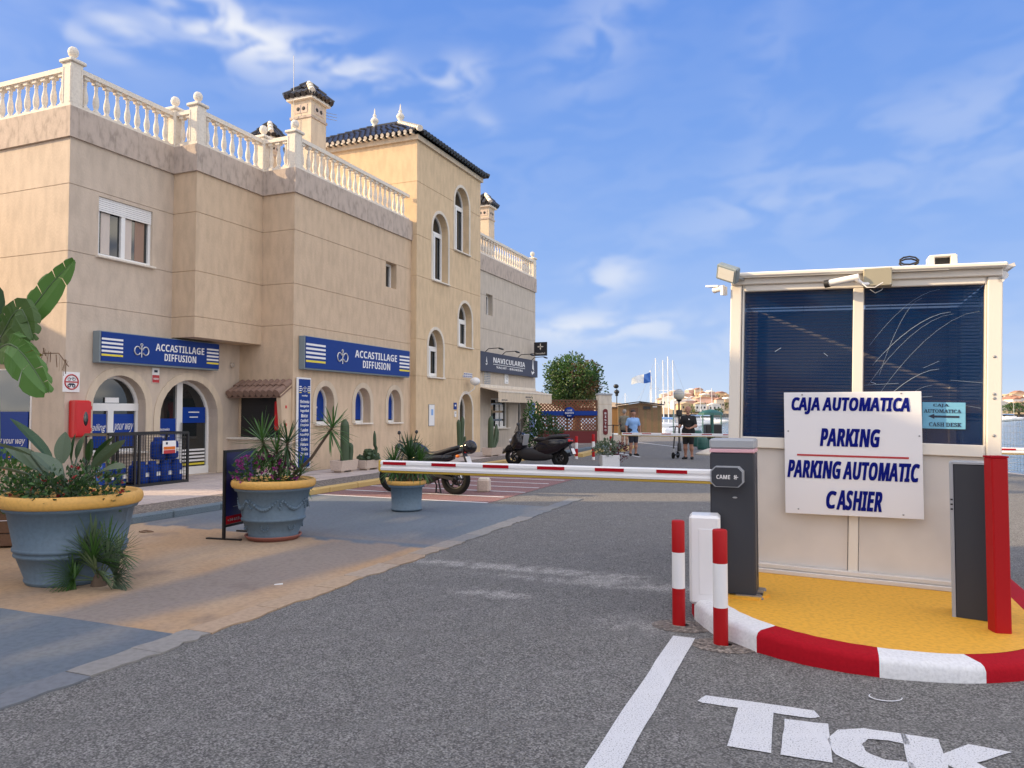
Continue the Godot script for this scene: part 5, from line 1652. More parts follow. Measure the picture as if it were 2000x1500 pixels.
func blossoms(parent: Node, c: Vector3, r: Vector3, n: int, s: float, m: Material) -> void:
	for i in n:
		var v := Vector3(rv(-1, 1), rv(-.2, 1), rv(-1, 1)).normalized() * rv(.75, 1.04)
		var mb := MB.new()
		var p := c + v * r
		for k in 7:
			var d := (v.normalized() + Vector3(rv(-1, 1), rv(-1, 1), rv(-1, 1)) * .9).normalized()
			var sd := d.cross(Vector3(.3, 1, .2)).normalized()
			mb.quad(p, p + d * s * .6 + sd * s * .45, p + d * s, p + d * s * .6 - sd * s * .45)
		part("blossom", mb, m, parent)
func paddle(parent: Node, base: Vector3, mid: Vector3, tip: Vector3, w: float, m: Material) -> void:      # long-stalked leaf
	var leaf := Node3D.new()
	leaf.name = "leaf"
	parent.add_child(leaf, true)
	part("stalk", MB.new().tube([base, base.lerp(mid, .5) + Vector3(0, .02, 0), mid], [.014, .011, .008], 6), M.leaf_grey, leaf)
	var pts := []
	var ws := []
	var sag := Vector3.DOWN * mid.distance_to(tip) * .12
	for i in 9:
		var f := i / 8.0
		pts.append(mid.lerp(tip, f) + sag * (f * f - f * .3))
		ws.append(w * pow(sin(PI * clampf(f * .94 + .05, 0, 1)), .7) * (1.15 - .35 * f))
	var d := (tip - mid).normalized()
	var side := d.cross(Vector3.UP).normalized().rotated(d, rv(-.7, .7))
	part("blade", MB.new().ribbon(pts, ws, side, .30), m, leaf)
func pot(o: Node, rb: float, rt: float, h: float, ledges: Array, rim: float) -> void:
	var prof := [Vector2(0, .004), Vector2(rb - .01, .004), Vector2(rb, .02), Vector2(rb + .008, .035), Vector2(rb + .008, .045), Vector2(rb, .055)]
	var y_top := h - rim * 1.7
	for l in ledges:
		var r0: float = lerpf(rb, rt, l)
		var y: float = y_top * l
		prof.append_array([Vector2(r0, y - .035), Vector2(r0 + .018, y - .028), Vector2(r0 + .022, y - .012), Vector2(r0 + .018, y), Vector2(r0 + .006, y + .008)])
	prof.append_array([Vector2(rt - .03, y_top - .06), Vector2(rt + .0, y_top - .05), Vector2(rt + .012, y_top - .02), Vector2(rt + .005, y_top)])
	part("body", MB.new().lathe(prof, 40), M.pot_blue, o)
	var rp := []
	for i in 13:
		var a := -PI / 2 + PI * 1.35 * i / 12.0
		rp.append(Vector2(rt + .012 + cos(a) * rim * .62, h - rim + sin(a) * rim))
	rp.append(Vector2(rt - .05, h - rim * .5)); rp.append(Vector2(rt - .06, h - .16))
	part("rim", MB.new().lathe(rp, 40), M.pot_rim, o)
	part("soil", MB.new().lathe([Vector2(rt - .055, h - .11), Vector2(rt * .5, h - .07), Vector2(0, h - .06)], 24), M.soil, o)
func cactus_column(parent: Node, pts: Array, r: float) -> void:
	var mb := MB.new()
	mb.smooth(true)
	var n := 14
	var rows := []
	for i in 13:
		var f := i / 12.0 * (pts.size() - 1)
		var k := mini(int(f), pts.size() - 2)
		var p: Vector3 = pts[k].lerp(pts[k + 1], f - k)
		var rr := r * (1.0 if i < 10 else sqrt(maxf(0.0, 1.0 - pow((i - 9.5) / 2.6, 2.0))))
		var row := []
		for j in n:
			var a := TAU * j / n
			row.append(p + Vector3(cos(a), 0, sin(a)) * rr * (1.0 if j % 2 else .80))
		rows.append(row)
	for i in 12:
		for j in n: mb.quad(rows[i][j], rows[i + 1][j], rows[i + 1][(j + 1) % n], rows[i][(j + 1) % n])
	part("stem", mb, M.cactus, parent)

func trough(label: String, px: float, py: float, l: float, h: float) -> Transform3D:
	var p := gp(px, py, .105)
	var xf := Transform3D(bframe.basis, p)
	var o := thing("stone_trough", label, "planter", xf)
	var pr := PackedVector2Array([Vector2(-.15, .05), Vector2(-.19, h), Vector2(-.15, h), Vector2(-.14, h - .04), Vector2(.14, h - .04), Vector2(.15, h), Vector2(.19, h), Vector2(.15, .05)])
	part("basin", MB.new().prism(pr, -l * .5, l * .5, Transform3D(Basis(Vector3.BACK, Vector3.UP, Vector3.LEFT), Vector3.ZERO)), M.planter_stone, o)
	for s in [-1.0, 1.0]:
		part("foot", MB.new().box(Vector3(s * l * .3, .025, 0), Vector3(.12, .05, .22)), M.planter_stone, o)
		part("end_slab", MB.new().box(Vector3(s * (l * .5 - .02), h * .5 + .03, 0), Vector3(.05, h - .06, .28), Basis.IDENTITY, .01), M.planter_stone, o)
	part("soil", MB.new().box(Vector3(0, h - .06, 0), Vector3(l - .08, .03, .26)), M.soil, o)
	return xf

func planters() -> void:
	rng.seed = 77
	# big pot, near left
	var p := standing(138, 1150, .38)
	var o := thing("blue_pot", "huge slate blue pot with ochre rim and two raised rings", "plant pot", at(p))
	pot(o, .38, .565, .84, [.40, .47], .06)
	var c := p + Vector3(0, .78, 0)
	o = thing("strelitzia_plant", "big leaved bird of paradise plant in the huge blue pot", "plant")
	for q in [[60, 890, -60, 850, .09], [100, 900, 20, 805, .075], [90, 925, 10, 862, .10], [120, 905, 128, 838, .075], [150, 895, 166, 845, .055], [140, 900, 148, 842, .06], [185, 900, 222, 845, .05], [180, 915, 245, 850, .06], [190, 925, 245, 905, .085], [195, 940, 248, 922, .075], [80, 940, -30, 900, .09], [115, 930, 62, 875, .11], [70, 915, 30, 868, .09], [175, 900, 178, 850, .045]]:
		var zz := -p.z + rv(-.35, .3)
		paddle(o, c + Vector3(rv(-.12, .12), 0, rv(-.1, .1)), zp(q[0], q[1], zz), zp(q[2], q[3], zz + rv(-.3, .2)), q[4], M.leaf_grey if rng.randf() < .6 else M.leaf_dark)
	o = thing("red_flowers", "dark leafed flowering plant with red blooms in huge pot", "flowers")
	for q in [[-.28, .06, .18, .24, .2], [.05, .08, .3, .3, .22], [.32, .08, .18, .26, .22], [.1, .12, -.2, .3, .22], [-.4, .03, -.1, .2, .16]]:
		leaf_cloud(o, "foliage", c + Vector3(q[0], q[1], q[2]), Vector3(q[3], q[4], q[3]), 420, .055, M.leaf_dark, .1)
		leaf_cloud(o, "foliage", c + Vector3(q[0], q[1] + .02, q[2]), Vector3(q[3], q[4], q[3]), 120, .05, M.leaf_green, .3)
		blossoms(o, c + Vector3(q[0], q[1], q[2]), Vector3(q[3], q[4], q[3]), 5, .038, M.flower_red)
	# dwarf fan palm on the ground in front of the big pot
	var fpos := gp(193, 1145)
	o = thing("fan_palm", "dwarf fan palm with grey green fans growing before the huge pot", "plant", at(fpos))
	part("stump", MB.new().lathe([Vector2(.07, 0), Vector2(.06, .06), Vector2(.03, .12), Vector2(0, .13)], 10), M.bark, o)
	for q in [[-.05, .50, .1, .36, 0], [.02, .36, .2, .34, 2], [-.16, .42, .12, .32, 1], [.14, .48, .05, .33, 2], [-.02, .42, .1, .30, 0], [.2, .30, .15, .30, 1], [-.28, .17, .2, .26, 2], [.28, .14, .12, .26, 1], [.10, .22, .26, .28, 0], [-.12, .28, -.05, .26, 2], [.24, .40, -.1, .24, 0], [-.22, .08, .25, .2, 2], [.32, .05, .15, .22, 1]]:
		var fan := Node3D.new()
		fan.name = "fan_leaf"
		o.add_child(fan, true)
		var hub := Vector3(q[0] * .62, q[1] * .62 + .04, q[2] * .62)
		var dir := Vector3(q[0], q[1], q[2]).normalized()
		part("stalk", MB.new().tube([Vector3(0, .06, 0), hub], [.008, .005], 5), M.leaf_palm, fan)
		var mb := MB.new()
		var nrm := dir.cross(Vector3(rv(-.4, .4), .3, 1)).normalized()
		var pl := nrm.cross(dir).normalized()
		for k in 24:
			var a := lerpf(-1.9, 1.9, k / 23.0)
			strap(mb, hub, (dir * cos(a) + nrm * sin(a) + pl * rv(-.12, .12)).normalized(), q[3] * 1.12 * (1.0 - .18 * absf(a) / 1.9) * rv(.9, 1.05), .010, .10, 4)
		part("blade", mb, [M.leaf_palm, M.leaf_grey, M.leaf_green][q[4]], fan)
	# pot with saucer
	p = standing(534, 1061, .33)
	o = thing("garland_pot", "slate blue pot moulded with garlands standing on a red saucer", "plant pot", at(p))
	part("saucer", MB.new().lathe([Vector2(0, .005), Vector2(.30, .005), Vector2(.345, .05), Vector2(.35, .065), Vector2(.33, .065), Vector2(.3, .03), Vector2(0, .025)], 36), M.terracotta, o)
	pot(o, .30, .475, .76, [.42], .05)
	var gl := MB.new()
	for g in 5:
		var a0 := PI / 2 + (g - 2) * .95
		for k in 13:
			var f := k / 12.0
			var a := a0 + (f - .5) * .8
			var y := .52 - .11 * sin(PI * f)
			var r := lerpf(.30, .475, y / .70) + .004
			gl.ball(Vector3(cos(a) * r, y, sin(a) * r), Vector3.ONE * (.012 + .016 * sin(PI * f)), 6)
		for k in 7:
			var a := a0 + .475 + rv(-.07, .07)
			var y := .46 + rv(-.06, .05)
			var r := lerpf(.30, .475, y / .70) + .004
			gl.ball(Vector3(cos(a) * r, y, sin(a) * r), Vector3.ONE * .017, 6)
		var rr := lerpf(.30, .475, .19 / .70) + .004
		for k in 10:
			var aa := TAU * k / 10.0
			var a2 := a0 + cos(aa) * .12
			gl.ball(Vector3(cos(a2) * rr, .19 + sin(aa) * .042, sin(a2) * rr), Vector3.ONE * .012, 6)
	part("garland_relief", gl, M.pot_blue, o)
	c = p + Vector3(0, .72, 0)
	o = thing("purple_flowers", "rounded clump of purple flowers filling the garland pot", "flowers")
	leaf_cloud(o, "foliage", c + Vector3(-.10, .10, .08), Vector3(.42, .26, .36), 1500, .05, M.leaf_green, .3)
	leaf_cloud(o, "foliage", c + Vector3(-.10, .08, .06), Vector3(.40, .22, .34), 600, .05, M.leaf_dark, .1)
	for i in 1: blossoms(o, c + Vector3(-.10, .10, .08), Vector3(.43, .27, .37), 110, .035, M.flower_purple)
	o = thing("dracaena", "dragon tree with spiky rosettes on bare stems in garland pot", "plant")
	var zz := -p.z - .05
	for q in [[512, 858, .44, 60], [562, 862, .42, 60], [651, 832, .36, 52], [588, 925, .34, 40], [540, 880, .38, 40]]:
		var hd := zp(q[0], q[1], zz + rv(-.15, .15))
		var root := c + Vector3(rv(-.05, .18), -.03, rv(-.1, .05))
		part("stem", MB.new().tube([root, root.lerp(hd, .5) + Vector3(.03, -.04, 0), hd], [.024, .02, .016], 7), M.bark, o)
		rosette(o, "leaf_rosette", hd, q[3], q[2], .011, -.75, 1.35, .16, M.leaf_green if q[0] != 562 else M.leaf_dark, (hd - root) + Vector3(0, .5, 0))
	# poster stand beside it
	var f0 := gp(437, 1055)
	var st := thing("poster_stand", "black steel poster stand with dark blue poster beside garland pot", "sign stand", Transform3D(bframe.basis * Basis(Vector3.UP, .12), f0))
	for x in [0.0, .62]:
		part("post", MB.new().box(Vector3(x, .56, 0), Vector3(.035, 1.12, .03)), M.black_metal, st)
		part("foot", MB.new().box(Vector3(x, .012, 0), Vector3(.04, .024, .50)), M.black_metal, st)
	for y in [1.105, .17]: part("rail", MB.new().box(Vector3(.31, y, 0), Vector3(.6, .03, .03)), M.black_metal, st)
	var ps := part("poster", MB.new().box(Vector3(.31, .64, .004), Vector3(.585, .90, .012)), M.poster_navy, st)
	part("red_band", MB.new().box(Vector3(.31, .24, .012), Vector3(.585, .10, .004)), M.kerb_red, ps)
	var pt := MB.new()
	text(pt, "+34 613", .24, .035, at(Vector3(.17, .24, .0155)))
	for q in [[.92, .30], [.86, .22], [.78, .34], [.40, .28]]: pt.box(Vector3(.3, q[0], .0115), Vector3(q[1], .008, .002))
	part("print", pt, M.grey_metal, ps)
	# small pot behind the arm
	p = standing(794, 1001, .22)
	o = thing("small_blue_pot", "smaller plain slate blue pot with ochre rim by motorcycle", "plant pot", at(p))
	pot(o, .225, .285, .50, [.12], .035)
	o = thing("yucca", "dense dark green spiky yucca growing in the smaller pot", "plant")
	c = p + Vector3(0, .44, 0)
	var tr := MB.new()
	for i in 120:
		var a := rv(0, TAU)
		tr.tube([c + Vector3(cos(a) * .17, .0, sin(a) * .17), c + Vector3(cos(a) * .15, rv(.14, .26), sin(a) * .15)], .006, 3)
	part("dead_leaves", tr, M.leaf_dry, o)
	for q in [[0.05, .42, 0, 190, .46], [-.20, .34, .05, 90, .34], [.22, .36, .05, 90, .36]]:
		rosette(o, "leaf_rosette", c + Vector3(q[0], q[1], q[2]), q[3], q[4], .011, -.95, 1.45, .12, M.leaf_dark if q[3] == 190 else M.leaf_green)
	# banana plant at the left edge, rooted in a timber box
	var bp := gp(-20, 1075)
	o = thing("timber_planter", "low brown timber planter box at the forecourt's edge", "planter", at(bp + Vector3(-.42, 0, -.5), .2))
	for k in 3: part("plank", MB.new().box(Vector3(.05, .10 + k * .15, .48), Vector3(1.0, .14, .03), Basis.IDENTITY, .006), M.wood_brown, o)
	for k in 3: part("plank", MB.new().box(Vector3(.55, .10 + k * .15, 0), Vector3(.03, .14, .95), Basis.IDENTITY, .006), M.wood_brown, o)
	part("soil", MB.new().box(Vector3(.05, .38, 0), Vector3(.98, .04, .93)), M.soil, o)
	var fb := thing("marigold_bush", "leafy bush with orange blooms behind the huge blue pot", "flowers")
	var fc := zp(0, 930, 8.4)
	leaf_cloud(fb, "foliage", fc + Vector3(-.02, -.05, 0), Vector3(.40, .38, .35), 1600, .07, M.leaf_green, .2)
	blossoms(fb, fc + Vector3(-.02, -.05, .05), Vector3(.38, .36, .36), 18, .03, M.flower_orange)
	part("stems", MB.new().tube([bp + Vector3(-.35, .38, -.5), fc + Vector3(0, -.2, 0)], .02, 5), M.bark, fb)
	o = thing("banana_plant", "banana plant with torn drooping leaves beside the end wall", "plant")
	var root := bp + Vector3(-.42, .38, -.55)
	var crown := zp(-12, 690, 8.6)
	part("trunk", MB.new().tube([root, root.lerp(crown, .5) + Vector3(.03, 0, 0), crown], [.09, .075, .05], 10), M.leaf_palm, o)
	for q in [[[-12, 690], [48, 622], [100, 555], [146, 508], .21, 8.4, 0, M.leaf_banana], [[-12, 690], [12, 640], [40, 600], [66, 665], .20, 8.2, 1, M.leaf_tree], [[-12, 700], [20, 672], [52, 700], [96, 768], .22, 8.1, 0, M.leaf_banana], [[-14, 700], [-10, 620], [-30, 560], [-70, 600], .2, 8.6, 1, M.leaf_dark], [[-12, 690], [5, 630], [22, 612], [34, 690], .15, 8.5, 1, M.leaf_green], [[-12, 705], [30, 695], [62, 688], [84, 694], .05, 8.3, 1, M.leaf_yellow]]:
		var lf := Node3D.new()
		lf.name = "leaf"
		o.add_child(lf, true)
		var cv := Curve3D.new()
		var k0 := crown
		var k1 := zp(q[1][0], q[1][1], q[5])
		var k2 := zp(q[2][0], q[2][1], q[5] - .05)
		var k3 := zp(q[3][0], q[3][1], q[5] - .1)
		cv.add_point(k0, Vector3.ZERO, (k1 - k0) * .4)
		cv.add_point(k1, (k0 - k2) * .18, (k2 - k0) * .18)
		cv.add_point(k2, (k1 - k3) * .18, (k3 - k1) * .18)
		cv.add_point(k3)
		var ln := cv.get_baked_length()
		var rib := []
		for i in 15: rib.append(cv.sample_baked(ln * i / 14.0))
		var rr := []
		for i in 15: rr.append(.016 * (1.0 - i / 15.0) + .003)
		part("midrib", MB.new().tube(rib, rr, 6), M.leaf_palm, lf)
		var start := ln * (.22 if q[6] == 0 else .3)
		for sd in [-1.0, 1.0]:
			var s := start
			while s < ln - .02:
				var seg := minf(rv(.30, .55) if sd < 0 else rv(.10, .24), ln - s)
				var bl := MB.new()
				var steps := 4
				var sag := rv(.15, .5)
				for i in steps:
					var a0 := s + seg * i / steps
					var a1 := s + seg * (i + 1) / steps
					var e := []
					for a in [a0, a1]:
						var pp := cv.sample_baked(a)
						var dd := (cv.sample_baked(minf(a + .03, ln)) - cv.sample_baked(maxf(a - .03, 0.0))).normalized()
						var fx: float = (a - start) / (ln - start)
						var wd: float = q[4] * pow(sin(PI * clampf(fx * .9 + .08, 0, 1)), .6)
						var out: Vector3 = (dd.cross(Vector3(0, .25, 1)).normalized() * -sd + dd * .45).normalized()
						var tear: float = 1.0 - .10 * pow(absf((a - s) / seg - .5) * 2.0, 4.0)
						var mid_a := s + seg * .5
						var po := cv.sample_baked(lerpf(a, mid_a, .26 if sd > 0 else .04))
						var pm := cv.sample_baked(lerpf(a, mid_a, .06 if sd > 0 else .01))
						e.append([pp, pm + out * wd * .55 + Vector3(0, .01, .03), po + out * wd * tear + Vector3(0, -sag * wd, .02)])
					bl.quad(e[0][0], e[1][0], e[1][1], e[0][1])
					bl.quad(e[0][1], e[1][1], e[1][2], e[0][2])
				part("blade_strip", bl, q[7], lf)
				s += seg
	var dry := MB.new()
	var d0 := zp(84, 690, 8.3)
	var d1 := zp(134, 716, 8.3)
	dry.tube([d0, d0.lerp(d1, .6) + Vector3(0, .09, 0), d1], .006, 5)
	for k in 12:
		var q := d0.lerp(d1, rv(0, 1)) + Vector3(0, .06, 0)
		dry.tube([q, q + Vector3(rv(-.03, .03), -rv(.06, .2), rv(-.02, .02))], rv(.002, .006), 4)
	part("withered_leaf", dry, M.leaf_dry, o)
	# cactus troughs along the wall
	var x := trough("pale stone trough holding a column cactus under small windows", 672, 922, .68, .30)
	o = thing("column_cactus", "ribbed column cactus with one side arm in stone trough", "cactus", x)
	cactus_column(o, [Vector3(.03, .24, 0), Vector3(.03, .8, 0), Vector3(.02, 1.32, 0)], .115)
	cactus_column(o, [Vector3(.2, .24, .02), Vector3(.24, .5, .02), Vector3(.23, .72, .02)], .08)
	x = trough("longer pale stone trough holding a round bushy cactus", 722, 917, .78, .26)
	o = thing("bushy_cactus", "low rounded spiny cactus cluster in the longer trough", "cactus", x)
	var bm := MB.new()
	for i in 34:
		var a := rv(0, TAU)
		var e := rv(.15, 1.4)
		bm.tube([Vector3(-.05, .22, 0), Vector3(-.05, .22, 0) + Vector3(cos(a) * cos(e), sin(e), sin(a) * cos(e)) * rv(.22, .34)], [.03, .045], 7)
	part("stems", bm, M.cactus, o)
	o = thing("pole_cactus", "thin yellowish pole cactus at the end of longer trough", "cactus", x)
	cactus_column(o, [Vector3(.27, .2, 0), Vector3(.30, .55, 0), Vector3(.24, .62, 0), Vector3(.22, 1.0, 0)], .045)
	x = trough("pale stone trough by the tower door with forked cactus", 900, 892, .6, .28)
	o = thing("forked_cactus", "three armed upright cactus in front of the tower door", "cactus", x)
	cactus_column(o, [Vector3(-.10, .22, 0), Vector3(-.14, .8, 0), Vector3(-.18, 1.25, 0)], .075)
	cactus_column(o, [Vector3(.02, .22, 0), Vector3(.08, .8, 0), Vector3(.14, 1.35, 0)], .075)
	cactus_column(o, [Vector3(.10, .22, .02), Vector3(.22, .45, .02), Vector3(.28, .68, .02)], .05)
	x = trough("pale stone trough against the broker's wall with curved cactus", 962, 891, .95, .30)
	o = thing("curved_cactus", "dark cactus with two curved arms beside broker's window", "cactus", x)
	cactus_column(o, [Vector3(-.16, .24, 0), Vector3(-.16, .8, 0), Vector3(-.14, 1.36, 0)], .10)
	cactus_column(o, [Vector3(-.05, .3, .02), Vector3(.16, .62, .02), Vector3(.30, 1.08, .02)], .06)
	cactus_column(o, [Vector3(.05, .28, .04), Vector3(.28, .5, .04), Vector3(.36, .92, .04)], .055)

# ---------- vehicles ----------
func wheel(parent: Node, c: Vector3, r: float, w: float, spokes: int) -> void:
	var wh := Node3D.new()
	wh.name = "wheel"
	parent.add_child(wh, true)
	var b := Basis(Vector3.RIGHT, PI / 2)
	var prof := []
	for i in 11:
		var a := TAU * i / 10.0
		prof.append(Vector2(r - w * .5 + cos(a) * w * .5, sin(a) * w * .5))
	part("tyre", MB.new().lathe(prof, 32, c, b), M.rubber, wh)
	part("rim", MB.new().lathe([Vector2(r - w * .95, -w * .35), Vector2(r - w * 1.15, 0), Vector2(r - w * .95, w * .35), Vector2(r - w * .8, 0), Vector2(r - w * .95, -w * .35)], 32, c, b), M.black_metal, wh)
	part("hub", MB.new().lathe([Vector2(0, -.06), Vector2(.045, -.06), Vector2(.045, .06), Vector2(0, .06)], 14, c, b), M.black_metal, wh)
	for k in spokes:
		var a := TAU * k / spokes
		var d := Vector3(cos(a), sin(a), 0)
		part("spoke", MB.new().bar(c + d * .03, c + d * (r - w), .035, .025, Vector3.BACK), M.black_metal, wh)
	part("brake_disc", MB.new().lathe([Vector2(.06, .055), Vector2(.13, .055), Vector2(.13, .06), Vector2(.06, .06)], 22, c, b), M.chrome, wh)

func hull(secs: Array, n := 12) -> MB:        # loft of rounded sections: [x, y centre, half height, half width]
	var mb := MB.new()
	mb.smooth(true)
	var rows := []
	for s in secs:
		var row := []
		for k in n:
			var a := TAU * k / n
			var ca := signf(cos(a)) * pow(absf(cos(a)), .7)
			var sa := signf(sin(a)) * pow(absf(sin(a)), .7)
			row.append(Vector3(s[0], s[1] + sa * s[2], ca * s[3]))
		rows.append(row)
	for i in rows.size() - 1:
		for k in n: mb.quad(rows[i][k], rows[i + 1][k], rows[i + 1][(k + 1) % n], rows[i][(k + 1) % n])
	for k in range(1, n - 1):
		mb.tri(rows[0][0], rows[0][k], rows[0][k + 1])
		mb.tri(rows[-1][0], rows[-1][k + 1], rows[-1][k])
	return mb

func vehicles() -> void:
	# x points forwards, towards the kerb
	var rear := gp(890, 967)
	var fwd := bw(0, 0, 1)
	var xf := Transform3D(Basis(fwd, Vector3.UP, fwd.cross(Vector3.UP)), rear)
	var o := thing("motorcycle", "black naked motorcycle with raised tail parked behind small pot", "motorcycle", xf)
	wheel(o, Vector3(0, .31, 0), .31, .13, 6)
	wheel(o, Vector3(1.40, .31, 0), .31, .11, 6)
	part("swingarm", MB.new().bar(Vector3(0, .31, .1), Vector3(.55, .42, .1), .04, .06).bar(Vector3(0, .31, -.1), Vector3(.55, .42, -.1), .04, .06), M.black_metal, o)
	part("fork", MB.new().tube([Vector3(1.40, .31, .09), Vector3(1.16, .92, .09)], .025, 8).tube([Vector3(1.40, .31, -.09), Vector3(1.16, .92, -.09)], .025, 8), M.chrome, o)
	part("engine", MB.new().box(Vector3(.70, .42, 0), Vector3(.42, .30, .30), Basis.IDENTITY, .04).box(Vector3(.86, .58, 0), Vector3(.18, .24, .24), Basis(Vector3.BACK, -.4), .02), M.cabinet_dark, o)
	part("frame", MB.new().tube([Vector3(1.15, .88, 0), Vector3(.75, .72, .12), Vector3(.45, .52, .12)], .03, 8).tube([Vector3(1.15, .88, 0), Vector3(.75, .72, -.12), Vector3(.45, .52, -.12)], .03, 8), M.black_metal, o)
	part("tank", hull([[1.12, .86, .05, .06], [1.02, .88, .12, .14], [.85, .87, .14, .16], [.68, .82, .10, .11], [.60, .78, .05, .07]]), M.black_gloss, o)
	part("side_cover", hull([[1.0, .66, .10, .13], [.8, .64, .17, .17], [.5, .66, .14, .16], [.25, .70, .10, .14], [.05, .74, .06, .09]]), M.black_gloss, o)
	part("belly_pan", hull([[1.02, .34, .06, .08], [.85, .30, .12, .15], [.55, .32, .12, .15], [.36, .36, .06, .10]]), M.black_plastic, o)
	part("seat", hull([[.62, .79, .04, .10], [.45, .78, .05, .13], [.28, .82, .05, .13], [.10, .88, .045, .10], [-.05, .92, .04, .08]]), M.black_plastic, o)
	part("tail", hull([[.45, .70, .05, .10], [.2, .76, .06, .10], [-.05, .83, .05, .08], [-.22, .88, .04, .06]]), M.black_gloss, o)
	part("grab_rail", MB.new().tube([Vector3(.30, .80, .13), Vector3(.05, .91, .13), Vector3(-.15, .96, .10)], .012, 6), M.chrome, o)
	part("top_case", MB.new().ball(Vector3(-.30, .93, 0), Vector3(.14, .135, .14), 18), M.black_gloss, o)
	part("tail_light", MB.new().box(Vector3(-.24, .84, 0), Vector3(.04, .05, .14), Basis.IDENTITY, .01), M.red_box, o)
	for z in [-.16, .16]: part("indicator", MB.new().ball(Vector3(-.12, .76, z), Vector3(.045, .03, .03), 10), M.flower_orange, o)
	part("number_plate", MB.new().box(Vector3(-.28, .68, 0), Vector3(.012, .15, .18), Basis(Vector3.BACK, -.35)), M.sign_white, o)
	part("rear_mudguard", MB.new().box(Vector3(-.22, .72, 0), Vector3(.02, .28, .16), Basis(Vector3.BACK, -.35)), M.black_plastic, o)
	part("exhaust", MB.new().tube([Vector3(.80, .34, .16), Vector3(.5, .30, .17), Vector3(.25, .38, .19)], .028, 8).tube([Vector3(.28, .37, .19), Vector3(-.10, .50, .21)], [.045, .058], 12), M.chrome, o)
	part("handlebar", MB.new().tube([Vector3(1.05, 1.04, .36), Vector3(1.12, 1.02, .2), Vector3(1.15, .98, 0), Vector3(1.12, 1.02, -.2), Vector3(1.05, 1.04, -.36)], .014, 6), M.black_metal, o)
	for z in [-.34, .34]: part("mirror", MB.new().tube([Vector3(1.08, 1.03, z * .8), Vector3(1.06, 1.18, z)], .007, 5).ball(Vector3(1.06, 1.2, z), Vector3(.02, .04, .06), 10), M.black_plastic, o)
	part("headlight", MB.new().ball(Vector3(1.26, .88, 0), Vector3(.09, .10, .10), 14), M.black_gloss, o)
	part("front_mudguard", MB.new().tube([Vector3(1.62, .58, 0), Vector3(1.45, .66, 0), Vector3(1.22, .60, 0)], [.03, .05, .04], 8), M.black_plastic, o)
	part("centre_stand", MB.new().tube([Vector3(.55, .32, .1), Vector3(.50, .16, .16), Vector3(.52, .01, .17), Vector3(.46, .01, .2)], .016, 6).tube([Vector3(.42, .32, .06), Vector3(.36, .01, .08)], .016, 6), M.black_metal, o)
	part("chain_guard", MB.new().bar(Vector3(.05, .42, -.11), Vector3(.5, .48, -.11), .02, .05), M.black_plastic, o)
	# large scooter further along
	rear = gp(1094, 913)
	xf = Transform3D(Basis(fwd, Vector3.UP, fwd.cross(Vector3.UP)) * Basis(Vector3.UP, -.1), rear)
	o = thing("maxi_scooter", "large black touring scooter with windscreen parked in the bay", "scooter", xf)
	wheel(o, Vector3(0, .27, 0), .27, .14, 5)
	wheel(o, Vector3(1.52, .28, 0), .28, .12, 5)
	part("rear_body", hull([[.80, .46, .14, .16], [.6, .54, .26, .22], [.3, .58, .28, .24], [.0, .64, .22, .22], [-.22, .72, .13, .16], [-.38, .77, .06, .09]]), M.black_gloss, o)
	part("floor_tunnel", hull([[1.34, .40, .12, .16], [1.1, .36, .19, .22], [.8, .36, .20, .23], [.45, .36, .18, .22], [.2, .36, .10, .16]]), M.black_plastic, o)
	part("leg_shield", hull([[1.62, .62, .06, .06], [1.50, .68, .22, .18], [1.36, .74, .30, .27], [1.22, .72, .28, .25], [1.14, .70, .20, .18]]), M.black_gloss, o)
	part("front_mudguard", hull([[1.88, .38, .04, .06], [1.70, .52, .10, .11], [1.48, .56, .12, .12], [1.28, .48, .10, .10]]), M.black_gloss, o)
	part("seat", hull([[.86, .78, .03, .08], [.68, .80, .06, .15], [.42, .80, .06, .17], [.30, .86, .07, .17], [.0, .90, .06, .15], [-.26, .92, .04, .10]]), M.black_plastic, o)
	part("windscreen", MB.new().quad_sheet([[1.50, .98, .18], [1.40, 1.20, .22], [1.28, 1.42, .15]]), M.screen_smoke, o)
	part("handlebar", MB.new().tube([Vector3(1.08, 1.06, .36), Vector3(1.18, 1.02, .2), Vector3(1.24, .98, 0), Vector3(1.18, 1.02, -.2), Vector3(1.08, 1.06, -.36)], .018, 6), M.black_metal, o)
	for z in [-.36, .36]: part("mirror", MB.new().tube([Vector3(1.16, 1.05, z * .8), Vector3(1.18, 1.22, z * 1.05)], .008, 5).ball(Vector3(1.18, 1.25, z * 1.1), Vector3(.02, .045, .07), 10), M.black_plastic, o)
	part("tail_light", MB.new().ball(Vector3(-.33, .78, .0), Vector3(.06, .05, .16), 12), M.red_box, o)
	part("side_reflector", MB.new().ball(Vector3(-.24, .78, .14), Vector3(.10, .04, .04), 12), M.red_box, o)
	part("number_plate", MB.new().box(Vector3(-.42, .48, 0), Vector3(.012, .17, .2), Basis(Vector3.BACK, -.4)), M.sign_white, o)
	part("rear_mudguard", MB.new().box(Vector3(-.36, .52, 0), Vector3(.02, .34, .15), Basis(Vector3.BACK, -.4)), M.black_plastic, o)
	part("exhaust", MB.new().tube([Vector3(.35, .26, .2), Vector3(.1, .30, .22), Vector3(-.25, .38, .22)], [.03, .065, .06], 10), M.cabinet_dark, o)
	part("trim_strip", MB.new().tube([Vector3(.1, .56, .215), Vector3(-.12, .62, .185)], .012, 5), M.chrome, o)
	part("headlight", MB.new().ball(Vector3(1.60, .74, 0), Vector3(.05, .07, .14), 12), M.flood_glass, o)
	part("inner_shield", MB.new().box(Vector3(1.12, .78, 0), Vector3(.03, .34, .34), Basis(Vector3.BACK, .2), .01), M.grey_metal, o)

